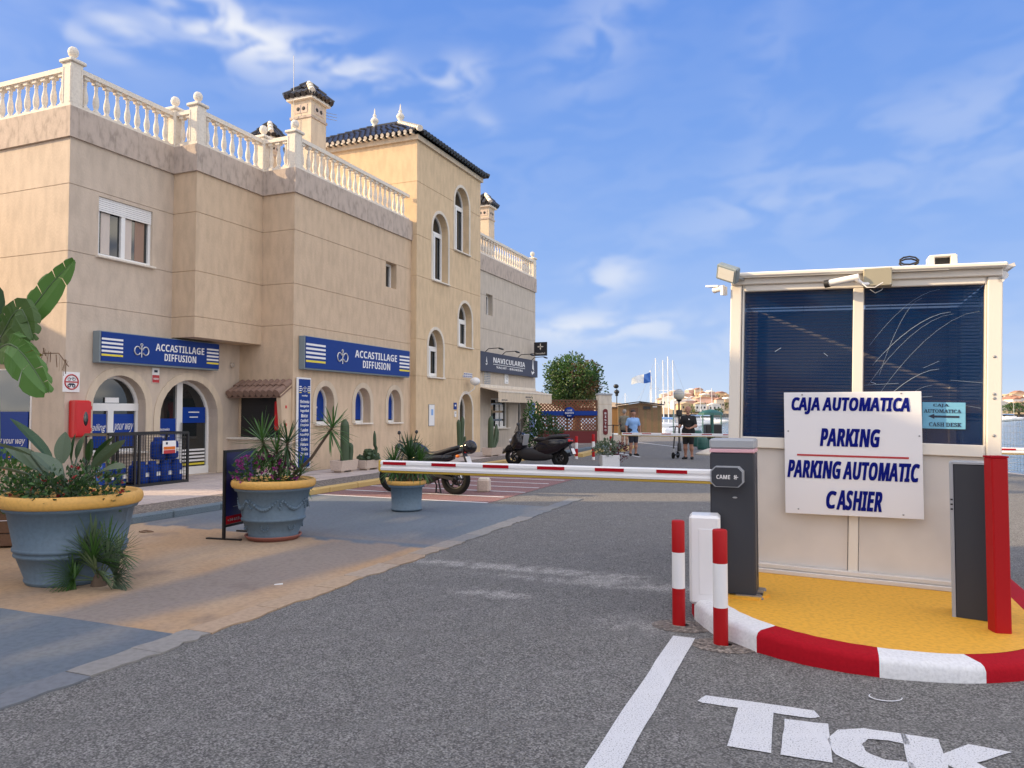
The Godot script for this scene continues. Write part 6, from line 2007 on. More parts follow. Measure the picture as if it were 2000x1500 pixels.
# ---------- things along the road and quay ----------
func street_things() -> void:
	rng.seed = 99
	# concrete block
	var p := gp(945, 962)
	var o := thing("concrete_block", "squat pale concrete block with rounded corners behind motorcycle", "block", Transform3D(bframe.basis * Basis(Vector3.UP, .25), p + Vector3(0, 0, -.15)))
	part("base", MB.new().box(Vector3(0, .13, 0), Vector3(.28, .26, .24), Basis.IDENTITY, .03), M.planter_stone, o)
	part("upper", MB.new().box(Vector3(-.01, .255, 0), Vector3(.22, .06, .20), Basis.IDENTITY, .02), M.plaster_white, o)
	# litter
	p = gp(544, 1143)
	tag(part("paper_scrap", MB.new().box(Vector3(0, .008, 0), Vector3(.075, .008, .03), Basis(Vector3.UP, .2) * Basis(Vector3.BACK, .08)), M.sign_white, self, at(p)), "tiny white scrap of paper lying on the sandy forecourt", "litter")
	p = gp(285, 1040)
	var cord := []
	for i in 14: cord.append(Vector3(cos(i * .55) * (.10 - i * .003), .012 + (i % 3) * .004, sin(i * .55) * .06))
	tag(part("rope_loop", MB.new().tube(cord, .008, 6), M.leaf_dry, self, at(p)), "small loop of straw coloured rope lying by pavement", "rope")
	# lattice fence closing the yard beyond the building
	var z := 37.0
	var a := zp(1050, 866, z)
	var b := zp(1166, 866, z)
	a.y = 0; b.y = 0
	var len := a.distance_to(b)
	var ang := -atan2(b.z - a.z, b.x - a.x)
	o = thing("lattice_fence", "brown wooden lattice fence above a dark red wall", "fence", at(a, ang))
	var top := zp(1100, 782, z).y
	var mid := zp(1100, 842, z).y
	part("base_wall", MB.new().box(Vector3(len * .5, mid * .5, 0), Vector3(len, mid, .2)), M.maroon, o)
	for q in [[mid + .02], [top]]: part("rail", MB.new().box(Vector3(len * .5, q[0], 0), Vector3(len, .07, .06)), M.wood_brown, o)
	var hh := top - mid
	for x in [0.0, len * .5, len]: part("post", MB.new().box(Vector3(x, (mid + top) * .5, 0), Vector3(.08, hh, .08)), M.wood_brown, o)
	var n := int((len + hh) / .17)
	for s in 2:
		for i in n:
			var x0 := -hh + i * .17
			var lo := maxf(x0, 0.0)
			var hi := minf(x0 + hh, len)
			if hi - lo < .06: continue
			var p0 := Vector3(lo, mid + (lo - x0), .01 * s)
			var p1 := Vector3(hi, mid + (hi - x0), .01 * s)
			if s == 1:
				p0.x = len - p0.x; p1.x = len - p1.x
			part("lath", MB.new().bar(p0, p1, .055, .012, Vector3.BACK), M.wood_red, o)
	# backing screen behind the laths
	part("screen", MB.new().box(Vector3(len * .70, mid + hh * .60, -.08), Vector3(len * .5, hh * .35, .02)), M.wood_brown, o)
	var bn := thing("blue_banner", "blue banner with round centre emblem tied across the lattice fence", "banner", at(zp(1112, 807, z - .1), ang))
	part("strip", MB.new().box(Vector3(0, 0, 0), Vector3(2.75, .22, .02)), M.poster_blue, bn)
	part("disc", MB.new().lathe([Vector2(0, .015), Vector2(.28, .015), Vector2(.28, -.015), Vector2(0, -.015)], 24, Vector3(.0, .02, .012), Basis(Vector3.RIGHT, PI / 2)), M.poster_blue, bn)
	var tm := MB.new()
	text(tm, "CLUB", .26, .08, at(Vector3(0, .14, .032)))
	text(tm, "NAUTICO", .42, .09, at(Vector3(0, .01, .032)))
	text(tm, "bar", .2, .06, at(Vector3(0, -.12, .032)))
	part("lettering", tm, M.sign_white, bn)
	for q in [["twin_meter_box", "low white meter box with two small black windows", 1117, 866, .60, .62, 2], ["meter_box", "taller white meter box on a dark red foot", 1150, 866, .72, .98, 0]]:
		var g := gp(q[2], q[3])
		o = thing(q[0], q[1], "meter box", at(g, ang))
		var foot := .0 if q[6] else .28
		if foot > 0: part("foot", MB.new().box(Vector3(0, foot * .5, 0), Vector3(q[4], foot, .32)), M.maroon, o)
		part("housing", MB.new().box(Vector3(0, (q[5] + foot) * .5, 0), Vector3(q[4], q[5] - foot, .34), Basis.IDENTITY, .015), M.sign_white, o)
		part("lid", MB.new().box(Vector3(0, q[5] + .01, .01), Vector3(q[4] + .04, .03, .38)), M.sign_white, o)
		for k in q[6]: part("window", MB.new().box(Vector3(-.17 + k * .34, q[5] * .72, .172), Vector3(.10, .10, .01)), M.dark_inside, o)
		if q[6] == 0:
			part("door", MB.new().box(Vector3(0, .62, .172), Vector3(q[4] - .1, .56, .01)), M.arm_white, o)
			part("vent", MB.new().box(Vector3(0, .45, .179), Vector3(.34, .05, .006)), M.cabinet_grey, o)
	# gate pillar
	var g2 := gp(1180, 868)
	var ph := zp(1180, 772, -g2.z).y
	o = thing("gate_pillar", "cream stone pillar with red oval nameplate and grey cap", "pillar", at(g2, .1))
	part("shaft", MB.new().box(Vector3(0, ph * .5, 0), Vector3(.66, ph, .6), Basis.IDENTITY, .015), M.plaster_white, o)
	part("cap", MB.new().box(Vector3(0, ph + .04, 0), Vector3(.74, .09, .68), Basis.IDENTITY, .02), M.cabinet_grey, o)
	part("collar", MB.new().box(Vector3(0, ph - .45, 0), Vector3(.67, .03, .61)), M.plaster_trim, o)
	var ov := PackedVector2Array()
	for i in 24:
		var t := TAU * i / 24.0
		ov.append(Vector2(cos(t) * .12, signf(sin(t)) * .52 + sin(t) * .12))
	part("nameplate", MB.new().prism(ov, .30, .325, at(Vector3(.0, ph * .46, 0))), M.maroon, o)
	tm = MB.new()
	for k in 6: text(tm, ["B", "I", "S", "T", "R", "O"][k], .09, .10, at(Vector3(0, ph * .46 + .42 - k * .165, .328)))
	part("lettering", tm, M.sign_white, o)
	# red and white bollards by the kerb
	for q in [[1126, 897, 852, "red and white bollard beside the scooter's tail"], [1159, 899, 848, "red and white bollard before the taller meter box"], [1193, 884, 852, "red and white bollard at the foot of the pillar"]]:
		var bp := gp(q[0], q[1])
		striped_post("striped_bollard", q[3], bp, zp(q[0], q[2], -bp.z).y, .05, [.002, .128, .33, .26, .28], "")
	var ks := MB.new()
	var k0 := gp(1130, 893)
	var k1 := gp(1172, 882)
	ks.bar(k0 + Vector3(0, .06, 0), k1 + Vector3(0, .06, 0), .3, .13)
	struct("kerb_edge", ks, M.kerb_yellow)
	var k2 := MB.new()
	k2.bar(gp(1215, 882) + Vector3(0, .05, 0), gp(1235, 874) + Vector3(0, .05, 0), .3, .1)
	struct("kerb_edge", k2, M.kerb_yellow)
	# low white flower box
	var fb := gp(1192, 912)
	o = thing("flower_box", "square white planter with straggling flowers beyond the barrier arm", "planter", at(fb + Vector3(0, 0, -.2), .1))
	part("box", MB.new().box(Vector3(0, .17, 0), Vector3(.52, .34, .42), Basis.IDENTITY, .015), M.kerb_white, o)
	part("soil", MB.new().box(Vector3(0, .335, 0), Vector3(.46, .02, .36)), M.soil, o)
	var fl := thing("straggling_flowers", "loose grey green plant with dark red tips in white planter", "flowers", at(fb + Vector3(0, .34, -.2)))
	leaf_cloud(fl, "foliage", Vector3(-.08, .18, 0), Vector3(.40, .25, .3), 700, .09, M.leaf_grey, .0)
	leaf_cloud(fl, "foliage", Vector3(.35, .08, .1), Vector3(.22, .28, .2), 260, .08, M.flower_wine, .0)
	for i in 12: part("stem", MB.new().tube([Vector3(rv(-.2, .2), 0, rv(-.1, .1)), Vector3(rv(-.4, .5), rv(.2, .45), rv(-.2, .2))], .006, 4), M.leaf_olive, fl)
	var shrub := thing("dark_shrub", "dark bushy shrub between the scooter and the lattice fence", "shrub")
	var sp := gp(1058, 884)
	leaf_cloud(shrub, "foliage", sp + Vector3(.1, .75, 0), Vector3(.75, .78, .6), 2600, .12, M.leaf_dark, .2)
	leaf_cloud(shrub, "foliage", sp + Vector3(-.35, 1.2, 0), Vector3(.35, .9, .4), 900, .13, M.leaf_green, .2)
	part("stem", MB.new().tube([sp, sp + Vector3(.05, .8, 0)], .05, 6), M.bark, shrub)
	var pv := thing("tiled_picture", "panel of blue and white wall tiles at the building's end", "tile panel", bframe * Transform3D(Basis.IDENTITY, Vector3(32.05, 1.35, -DB + .012)))
	for i in 4:
		for k in 9: part("tile", MB.new().box(Vector3(-.3 + i * .2, -.8 + k * .2, 0), Vector3(.19, .19, .016), Basis.IDENTITY, .004), M.cloth_blue if (i + k) % 2 else M.tile_violet, pv)
	# tree
	var tp0 := zp(1125, 868, 40.0)
	tp0.y = 0
	o = thing("broad_tree", "broad evergreen tree with rusty leaves behind the lattice fence", "tree", at(tp0))
	part("trunk", MB.new().tube([Vector3(0, 0, 0), Vector3(.05, 1.2, 0), Vector3(-.1, 2.4, .1)], [.28, .22, .16], 9), M.bark, o)
	for i in 7:
		var t := TAU * i / 7.0
		part("limb", MB.new().tube([Vector3(-.05, 1.6 + .1 * i, .05), Vector3(cos(t) * .7, 2.6 + .1 * i, sin(t) * .7), Vector3(cos(t) * 1.3, 3.3 + .2 * (i % 3), sin(t) * 1.2)], [.10, .06, .03], 6), M.bark, o)
	var cl := []
	for i in 58:
		var v := Vector3(rv(-1, 1), rv(-1, 1), rv(-1, 1))
		if v.length() > 1.0: v = v.normalized() * rv(.6, 1.0)
		cl.append(Vector3(v.x * 1.62 - .05, 3.2 + v.y * 1.25, v.z * 1.4))
	for i in cl.size():
		var low: bool = cl[i].y < 2.6 and cl[i].x > 0.0
		leaf_cloud(o, "crown_clump", cl[i], Vector3(.58, .46, .55) * rv(.75, 1.2), 420, .15, M.leaf_olive if low else [M.leaf_tree, M.leaf_dark, M.leaf_tree, M.leaf_green, M.leaf_dark, M.leaf_tree, M.leaf_green, M.leaf_dark, M.leaf_tree, M.leaf_rust][i % 10], .15, -.1)
	# wooden kiosk hut
	var h0 := gp(1250, 849)
	o = thing("timber_hut", "brown timber hut with low pitched dark roof by the quay", "hut", at(h0, -.12))
	var hw := 3.1
	var he := 2.05
	part("wall", MB.new().box(Vector3(0, he * .5, -1.2), Vector3(hw - .08, he, 2.4)), M.wood_hut, o)
	for i in 20:
		if i > 4 and i < 9: continue
		part("board", MB.new().box(Vector3(-hw * .5 + .08 + i * .155, he * .5, .012), Vector3(.145, he, .03), Basis.IDENTITY, .006), M.wood_hut if i % 3 else M.wood_olive, o)
	part("door", MB.new().box(Vector3(-.42, .95, .02), Vector3(.62, 1.9, .03)), M.wood_brown, o)
	part("door_frame", MB.new().box(Vector3(-.77, .97, .03), Vector3(.06, 1.94, .05)).box(Vector3(-.08, .97, .03), Vector3(.06, 1.94, .05)), M.wood_hut, o)
	for s in [-1.0, 1.0]:
		part("roof_slope", MB.new().box(Vector3(s * hw * .27, he + .19, -1.15), Vector3(hw * .57, .06, 3.0), Basis(Vector3.BACK, -s * .13)), M.cabinet_dark, o)
	part("gable", MB.new().prism(PackedVector2Array([Vector2(-hw * .5, he), Vector2(hw * .5, he), Vector2(0, he + .22)]), -.03, .02), M.wood_hut, o)
	part("air_vent", MB.new().box(Vector3(.48, he - .14, .06), Vector3(.5, .2, .08)), M.dark_inside, o)
	part("small_sign", MB.new().box(Vector3(1.05, he - .06, .04), Vector3(.3, .1, .02)), M.sign_white, o)
	o = thing("orange_kiosk", "small orange kiosk beside the timber hut by the water", "kiosk", at(zp(1201, 842, 58.0) * Vector3(1, 0, 1)))
	part("wall", MB.new().box(Vector3(0, .95, 0), Vector3(1.3, 1.9, 1.2)), M.orange_wall, o)
	part("roof", MB.new().box(Vector3(0, 1.95, 0), Vector3(1.5, .1, 1.4)), M.wood_brown, o)
	# street lamps
	for q in [[1327, 771, 884, "slim black lamp post with clear globe near man in black", 31.0, .30], [1205, 752, 850, "tall dark lamp post with twin heads left of the hut", 60.0, .28]]:
		var lp := zp(q[0], q[2], q[4])
		var lh := zp(q[0], q[1], q[4]).y
		lp.y = 0
		o = thing("lamp_post", q[3], "street lamp", at(lp))
		part("pole", MB.new().lathe([Vector2(.09, 0), Vector2(.08, .3), Vector2(.045, .35), Vector2(.035, lh - .3)], 10), M.black_metal, o)
		part("collar", MB.new().box(Vector3(0, lh - .75, 0), Vector3(.22, .26, .22), Basis.IDENTITY, .03), M.black_metal, o)
		if q[0] == 1327:
			part("globe_base", MB.new().lathe([Vector2(.03, lh - .30), Vector2(.11, lh - .24), Vector2(.12, lh - .2)], 12), M.black_metal, o)
			part("globe", MB.new().ball(Vector3(0, lh, 0), Vector3(.23, .23, .23), 16), M.lamp_globe, o)
			part("globe_cap", MB.new().lathe([Vector2(.232, lh + .02), Vector2(.2, lh + .12), Vector2(.1, lh + .22), Vector2(0, lh + .24)], 16), M.grey_metal, o)
		else:
			for s in [0.0, .45]: part("lamp_head", MB.new().ball(Vector3(-.05 + s * .1, lh - .1 - s, 0), Vector3(.22, .18, .2), 10), M.black_metal, o)
	# quay rail fence with wire mesh
	o = thing("mesh_fence", "green wire mesh fence along the water's edge", "fence")
	var posts := [Vector3(14.0, 0, -18.2)]
	for i in 11: posts.append(Vector3(lerpf(12.9, 11.35, i / 10.0), 0, lerpf(-18.2, -53.0, i / 10.0)))
	var wm := MB.new()
	for i in posts.size():
		part("post", MB.new().tube([posts[i], posts[i] + Vector3(0, 1.75, 0)], .035, 7), M.green_metal, o)
		if i > 0:
			var a0: Vector3 = posts[i - 1]
			var b0: Vector3 = posts[i]
			for k in 9: wm.bar(a0 + Vector3(0, .12 + k * .16, 0), b0 + Vector3(0, .12 + k * .16, 0), .006, .006)
			var c := int(a0.distance_to(b0) / .11)
			for k in c: wm.tube([a0.lerp(b0, k / float(c)) + Vector3(0, .08, 0), a0.lerp(b0, k / float(c)) + Vector3(0, 1.42, 0)], .003, 3, false)
	part("wire_mesh", wm, M.mesh_wire, o).set_meta("kind", "stuff")
	# round concrete parasol base and green barrels near man in black
	p = gp(1392, 888)
	o = thing("parasol_base", "pale concrete parasol foot standing on the road", "parasol base", at(p))
	part("disc", MB.new().lathe([Vector2(0, .0), Vector2(.62, .0), Vector2(.62, .06), Vector2(.2, .22), Vector2(.06, .26), Vector2(0, .26)], 24), M.plaster_white, o)
	part("pipe", MB.new().tube([Vector3(0, .2, 0), Vector3(0, 1.5, 0)], .05, 10), M.green_metal, o)
	for q in [[1372, 878, .55, "squat dark green barrel beside the parasol foot"], [1362, 872, .75, "taller dark green barrel behind man in black"]]:
		var bp2 := gp(q[0], q[1])
		o = thing("green_barrel", q[3], "barrel", at(bp2))
		part("drum", MB.new().lathe([Vector2(0, 0), Vector2(.20, 0), Vector2(.22, .1), Vector2(.22, q[2] - .1), Vector2(.18, q[2]), Vector2(0, q[2])], 16), M.green_metal, o)
		part("hoop", MB.new().lathe([Vector2(.225, q[2] * .5), Vector2(.235, q[2] * .5 + .02), Vector2(.225, q[2] * .5 + .04)], 16), M.green_metal, o)
	p = gp(1400, 878)
	o = thing("black_bin", "black box bin standing behind the far barrier arm", "bin", at(p + Vector3(.1, 0, -1.0)))
	part("body", MB.new().box(Vector3(0, .75, 0), Vector3(.7, .62, .5), Basis.IDENTITY, .03), M.black_plastic, o)
	part("stand", MB.new().box(Vector3(0, .22, 0), Vector3(.5, .44, .3)), M.green_metal, o)
	# kick scooters
	for q in [[gp(1315, 896), gp(1330, 894), "black kick scooter held upright by man in black"], [gp(1196, 886), gp(1204, 884), "dark kick scooter leaning beside the gate pillar"]]:
		var d: Vector3 = (q[1] - q[0])
		d.y = 0
		d = d.normalized()
		o = thing("kick_scooter", q[2], "scooter", Transform3D(Basis(d, Vector3.UP, d.cross(Vector3.UP)), q[0]))
		for x in [0.0, .85 if q[0].x > 5.0 else .85]:
			part("wheel", MB.new().lathe([Vector2(.05, -.02), Vector2(.10, -.025), Vector2(.11, 0), Vector2(.10, .025), Vector2(.05, .02)], 16, Vector3(x * .5, .11, 0), Basis(Vector3.RIGHT, PI / 2)), M.rubber, o)
		part("deck", MB.new().box(Vector3(.24, .13, 0), Vector3(.42, .05, .15), Basis.IDENTITY, .01), M.black_plastic, o)
		part("stem", MB.new().tube([Vector3(.0, .14, 0), Vector3(.05, .4, 0), Vector3(.20, 1.08, 0)], .024, 7), M.black_metal, o)
		part("handlebar", MB.new().tube([Vector3(.20, 1.08, -.22), Vector3(.20, 1.10, 0), Vector3(.20, 1.08, .22)], .017, 6), M.black_metal, o)
		part("mudguard", MB.new().box(Vector3(.44, .2, 0), Vector3(.16, .015, .07), Basis(Vector3.BACK, -.4)), M.black_plastic, o)
		part("head_tube", MB.new().tube([Vector3(.0, .22, 0), Vector3(.03, .34, 0)], .035, 8), M.grey_metal, o)

# ---------- marina and the far shore ----------
func far_things() -> void:
	rng.seed = 5
	# far hillside
	var mb := MB.new()
	mb.smooth(true)
	var nz := FastNoiseLite.new()
	nz.seed = 8; nz.frequency = .012; nz.fractal_octaves = 4
	var hgt := func(x: float, d: float) -> float:
		var f := clampf((d - 415.0) / 130.0, 0, 1)
		return -1.3 + 3.2 * smoothstep(0.0, .05, f) + f * (8.5 + 7.0 * nz.get_noise_2d(x, d)) * (1.0 - .35 * smoothstep(.8, 1.0, f))
	for i in 120:
		for k in 16:
			var x0 := -300.0 + i * 11.0
			var x1 := x0 + 11.0
			var d0 := 414.0 + k * 9.0
			var d1 := d0 + 9.0
			mb.quad(Vector3(x0, hgt.call(x0, d0), -d0), Vector3(x0, hgt.call(x0, d1), -d1), Vector3(x1, hgt.call(x1, d1), -d1), Vector3(x1, hgt.call(x1, d0), -d0))
	struct("hillside", mb, M.far_ground)
	var sea := MB.new()
	sea.box(Vector3(360, -.45, -413.5), Vector3(1320, 1.9, 2.0))
	struct("breakwater", sea, M.dark_rock)
	var hm := MB.new()
	var tints := [M.far_white, M.far_cream, M.far_ochre, M.far_pink]
	var cnt := 0
	for i in 110:
		var px := rv(1290, 1420) if i % 5 < 3 else rv(1940, 2060)
		var d := 418.0 + 120.0 * rng.randf()
		var r := ray(px, 800)
		var x := r.x / -r.z * d
		var y: float = hgt.call(x, d)
		var w := rv(4, 9)
		var h := rv(3, 7)
		var o := thing("far_house", "tiny pale house on the far hillside across the water", "house", at(Vector3(x, y - .5, -d), rv(-.3, .3)), "houses on the far hillside")
		part("wall", MB.new().box(Vector3(0, h * .5, 0), Vector3(w, h, 6)), tints[i % 4], o)
		part("roof", MB.new().prism(PackedVector2Array([Vector2(-w * .55, h), Vector2(w * .55, h), Vector2(0, h + 1.2)]), -3.2, 3.2), tints[(i + 1) % 3] if i % 3 else M.far_roof, o)
		var wn := MB.new()
		for k in 3: wn.box(Vector3(-w * .32 + k * w * .32, h * .55, 3.02), Vector3(.9, 1.2, .06))
		part("windows", wn, M.dark_inside, o).set_meta("kind", "stuff")
	for i in 70:
		var px := rv(1290, 1420) if i % 5 < 3 else rv(1945, 2060)
		var d := 416.0 + 125.0 * rng.randf()
		var r := ray(px, 800)
		var x := r.x / -r.z * d
		var o := thing("far_tree", "tiny dark tree among the houses on the far hillside", "tree", at(Vector3(x, hgt.call(x, d) - .3, -d)), "trees on the far hillside")
		part("trunk", MB.new().tube([Vector3.ZERO, Vector3(0, 1.6, 0)], .3, 5), M.bark, o)
		leaf_cloud(o, "crown", Vector3(0, 2.6, 0), Vector3(2.4, 1.7, 2.2), 160, 1.3, M.leaf_dark if i % 2 else M.leaf_olive, .1)
	# big tree clump at right on the far shore
	var bt := thing("shore_tree", "big rounded tree on the far shore right of booth", "tree", at(zp(1990, 808, 405) * Vector3(1, 0, 1)))
	part("trunk", MB.new().tube([Vector3(0, -1, 0), Vector3(0, 2, 0)], .5, 6), M.bark, bt)
	for k in 5: leaf_cloud(bt, "crown_clump", Vector3(-6 + k * 3, 3.2 + (k % 2), 0), Vector3(3.4, 2.6, 3), 260, 1.1, M.leaf_dark if k % 2 else M.leaf_tree, .1)
	# sailing boats: hull, mast, boom and stays
	for q in [[1275, 845, 700, 90.0, "white sailing boat with a tall mast behind the hut roof"], [1289, 845, 703, 85.0, "sailing boat with a dark tall mast beside the hut"], [1300, 845, 697, 88.0, "sailing boat with the tallest mast near the hut"], [1308, 845, 703, 84.0, "sailing boat whose slim pale mast stands by the lamp"], [1266, 845, 735, 110.0, "sailing boat with a short mast behind flag pole"], [1365, 830, 755, 150.0, "distant sailing boat with leaning white mast"], [1386, 830, 758, 160.0, "distant sailing boat with white mast near the booth"], [1217, 845, 768, 120.0, "small sailing boat left of the hut roof"], [1953, 830, 780, 220.0, "distant sailing boat right of the booth"], [1977, 830, 785, 240.0, "farther sailing boat right of the booth"]]:
		var bp := zp(q[0], 810, q[3])
		bp.y = -1.1
		var top := zp(q[0], q[2], q[3]).y + 1.1
		var o := thing("sailing_boat", q[4], "sailing boat", at(bp, rv(-1.2, 1.2)))
		part("hull", hull([[-3.8, .55, .35, .7], [-2.5, .5, .55, 1.15], [0, .5, .6, 1.35], [2.5, .6, .55, .9], [4.2, .85, .25, .08]]), M.arm_white, o)
		part("cabin", MB.new().box(Vector3(-.4, 1.25, 0), Vector3(3.0, .45, 1.4), Basis.IDENTITY, .12), M.arm_white, o)
		part("mast", MB.new().tube([Vector3(.6, .8, 0), Vector3(.5, top, 0)], [.065, .045], 7), M.mast, o)
		part("boom", MB.new().tube([Vector3(.5, 2.0, 0), Vector3(-2.9, 2.05, 0)], .12, 7), M.cloth_blue, o)
		part("stays", MB.new().tube([Vector3(.5, top, 0), Vector3(4.1, 1.1, 0)], .012, 4).tube([Vector3(.5, top, 0), Vector3(-3.7, 1.0, 0)], .012, 4), M.grey_metal, o)
		part("spreader", MB.new().tube([Vector3(.55, top * .6, -.7), Vector3(.55, top * .6, .7)], .02, 4), M.mast, o)
	# moored motor boats low by the quay
	for q in [[1300, 833, 62.0, "small white motor boat moored by the quay"], [1322, 836, 58.0, "grey inflatable boat moored beside lamp post"], [1345, 822, 120.0, "far small white motor boat behind man in black"]]:
		var bp := zp(q[0], q[1], q[2])
		bp.y = -1.0
		var o := thing("motor_boat", q[3], "boat", at(bp, rv(.2, .8)))
		part("hull", hull([[-2.2, .35, .3, .8], [0, .35, .4, .95], [1.8, .45, .32, .6], [2.7, .6, .12, .08]]), M.arm_white if q[0] != 1322 else M.cabinet_grey, o)
		part("console", MB.new().box(Vector3(-.2, .95, 0), Vector3(.6, .6, .6), Basis.IDENTITY, .08), M.arm_white, o)
		part("outboard", MB.new().box(Vector3(-2.3, .6, 0), Vector3(.3, .6, .3), Basis.IDENTITY, .06), M.black_plastic, o)
	# mooring buoys
	for q in [[1353, 843, 75], [1366, 838, 90], [1374, 846, 70], [1384, 836, 95], [1361, 832, 130], [1395, 840, 85], [1347, 850, 62]]:
		var bp := zp(q[0], q[1], q[2])
		bp.y = -1.05
		var o := thing("buoy", "small yellow mooring buoy floating on the water", "buoy", at(bp), "mooring buoys")
		part("float", MB.new().ball(Vector3(0, .1, 0), Vector3(.26, .24, .26), 10), M.sign_yellow, o)
		part("ring", MB.new().tube([Vector3(0, .3, 0), Vector3(0, .42, 0)], .03, 5), M.grey_metal, o)
	# sunshade on the quay
	var up := zp(1388, 806, 38.0)
	var gr := Vector3(up.x, 0, up.z)
	var o2 := thing("green_parasol", "dark green parasol standing on the quay by the water", "parasol", at(gr))
	part("pole", MB.new().tube([Vector3.ZERO, Vector3(0, up.y + .1, 0)], .03, 7), M.green_metal, o2)
	part("canopy", MB.new().lathe([Vector2(.65, up.y - .12), Vector2(.6, up.y), Vector2(.3, up.y + .12), Vector2(0, up.y + .18)], 8, Vector3.ZERO, Basis.IDENTITY, false), M.green_metal, o2)
	# flag on a pole
	var fz := 70.0
	var f0 := zp(1271, 845, fz)
	var f1 := zp(1271, 726, fz)
	f0.y = -.2
	o2 = thing("flag_pole", "white flag pole flying a white and blue flag behind hut", "flag", at(Vector3(f0.x, 0, f0.z)))
	part("pole", MB.new().tube([Vector3(0, -1, 0), Vector3(0, f1.y, 0)], [.06, .04], 7), M.mast, o2)
	part("finial", MB.new().ball(Vector3(0, f1.y + .05, 0), Vector3(.07, .07, .07), 8), M.mast, o2)
	for q in [[0.0, .34, M.flag_blue], [.34, 1.0, M.sign_white]]:
		var fm := MB.new()
		fm.smooth(true)
		for i in 8:
			for k in 4:
				var pf := func(u: float, v: float) -> Vector3:
					u = lerpf(q[0], q[1], u)
					return Vector3(-u * 1.75, f1.y - .02 - v * (.95 - u * .35) - u * .55 - .05 * sin(u * 7.0), .14 * sin(u * 9.0 + v * 2.0))
				fm.quad(pf.call(i / 8.0, k / 4.0), pf.call(i / 8.0, (k + 1) / 4.0), pf.call((i + 1) / 8.0, (k + 1) / 4.0), pf.call((i + 1) / 8.0, k / 4.0))
		part("flag_cloth", fm, q[2], o2)

# ---------- people ----------
func sdf_mesh(mb: MB, bones: Array, cell: float, k: float) -> void:       # bones: [a, b, ra, rb]
	var lo := Vector3.ONE * 1e9
	var hi := -lo
	for b in bones:
		var r: float = maxf(b[2], b[3]) + k + cell * 2.0
		lo = lo.min(b[0] - Vector3.ONE * r).min(b[1] - Vector3.ONE * r)
		hi = hi.max(b[0] + Vector3.ONE * r).max(b[1] + Vector3.ONE * r)
	var n := Vector3i(((hi - lo) / cell).ceil()) + Vector3i.ONE
	var f := PackedFloat32Array()
	f.resize(n.x * n.y * n.z)
	f.fill(1.0)
	for b in bones:
		var r: float = maxf(b[2], b[3]) + k + cell * 2.0
		var l: Vector3 = (b[0].min(b[1]) - Vector3.ONE * r - lo) / cell
		var h: Vector3 = (b[0].max(b[1]) + Vector3.ONE * r - lo) / cell
		var ab: Vector3 = b[1] - b[0]
		var inv := 1.0 / maxf(ab.length_squared(), 1e-9)
		for z in range(maxi(0, int(l.z)), mini(n.z, int(h.z) + 1)):
			for y in range(maxi(0, int(l.y)), mini(n.y, int(h.y) + 1)):
				for x in range(maxi(0, int(l.x)), mini(n.x, int(h.x) + 1)):
					var p := lo + Vector3(x, y, z) * cell
					var t := clampf((p - b[0]).dot(ab) * inv, 0, 1)
					var d: float = (p - b[0] - ab * t).length() - lerpf(b[2], b[3], t)
					var id := x + n.x * (y + n.y * z)
					var e := f[id]
					var m := maxf(k - absf(e - d), 0.0) / k
					f[id] = minf(e, d) - m * m * k * .25
	var verts := {}
	var sx := 1
	var sy := n.x
	var szz := n.x * n.y
	var offs := [0, sx, sy, sx + sy, szz, sx + szz, sy + szz, sx + sy + szz]
	for z in n.z - 1:
		for y in n.y - 1:
			var base := n.x * (y + n.y * z)
			for x in n.x - 1:
				var id := base + x
				var neg := 0
				for o in offs:
					if f[id + o] < 0.0: neg += 1
				if neg == 0 or neg == 8: continue
				var s := Vector3.ZERO
				var c := 0
				for e in [[0, 1], [2, 3], [4, 5], [6, 7], [0, 2], [1, 3], [4, 6], [5, 7], [0, 4], [1, 5], [2, 6], [3, 7]]:
					var fa := f[id + offs[e[0]]]
					var fb := f[id + offs[e[1]]]
					if (fa < 0.0) != (fb < 0.0):
						var t := fa / (fa - fb)
						var pa := Vector3(e[0] & 1, (e[0] >> 1) & 1, e[0] >> 2)
						var pb := Vector3(e[1] & 1, (e[1] >> 1) & 1, e[1] >> 2)
						s += pa.lerp(pb, t); c += 1
				verts[id] = lo + (Vector3(x, y, z) + s / c) * cell
	mb.smooth(true)
	for id in verts:
		for ax in 3:
			var st: int = [sx, sy, szz][ax]
			var u: int = [sy, szz, sx][ax]
			var w: int = [szz, sx, sy][ax]
			if (f[id] < 0.0) == (f[id + st] < 0.0): continue
			if not (verts.has(id - u) and verts.has(id - w) and verts.has(id - u - w)): continue
			if f[id] < 0.0: mb.quad(verts[id], verts[id - w], verts[id - u - w], verts[id - u])
			else: mb.quad(verts[id], verts[id - u], verts[id - u - w], verts[id - w])
	mb.smooth(false)

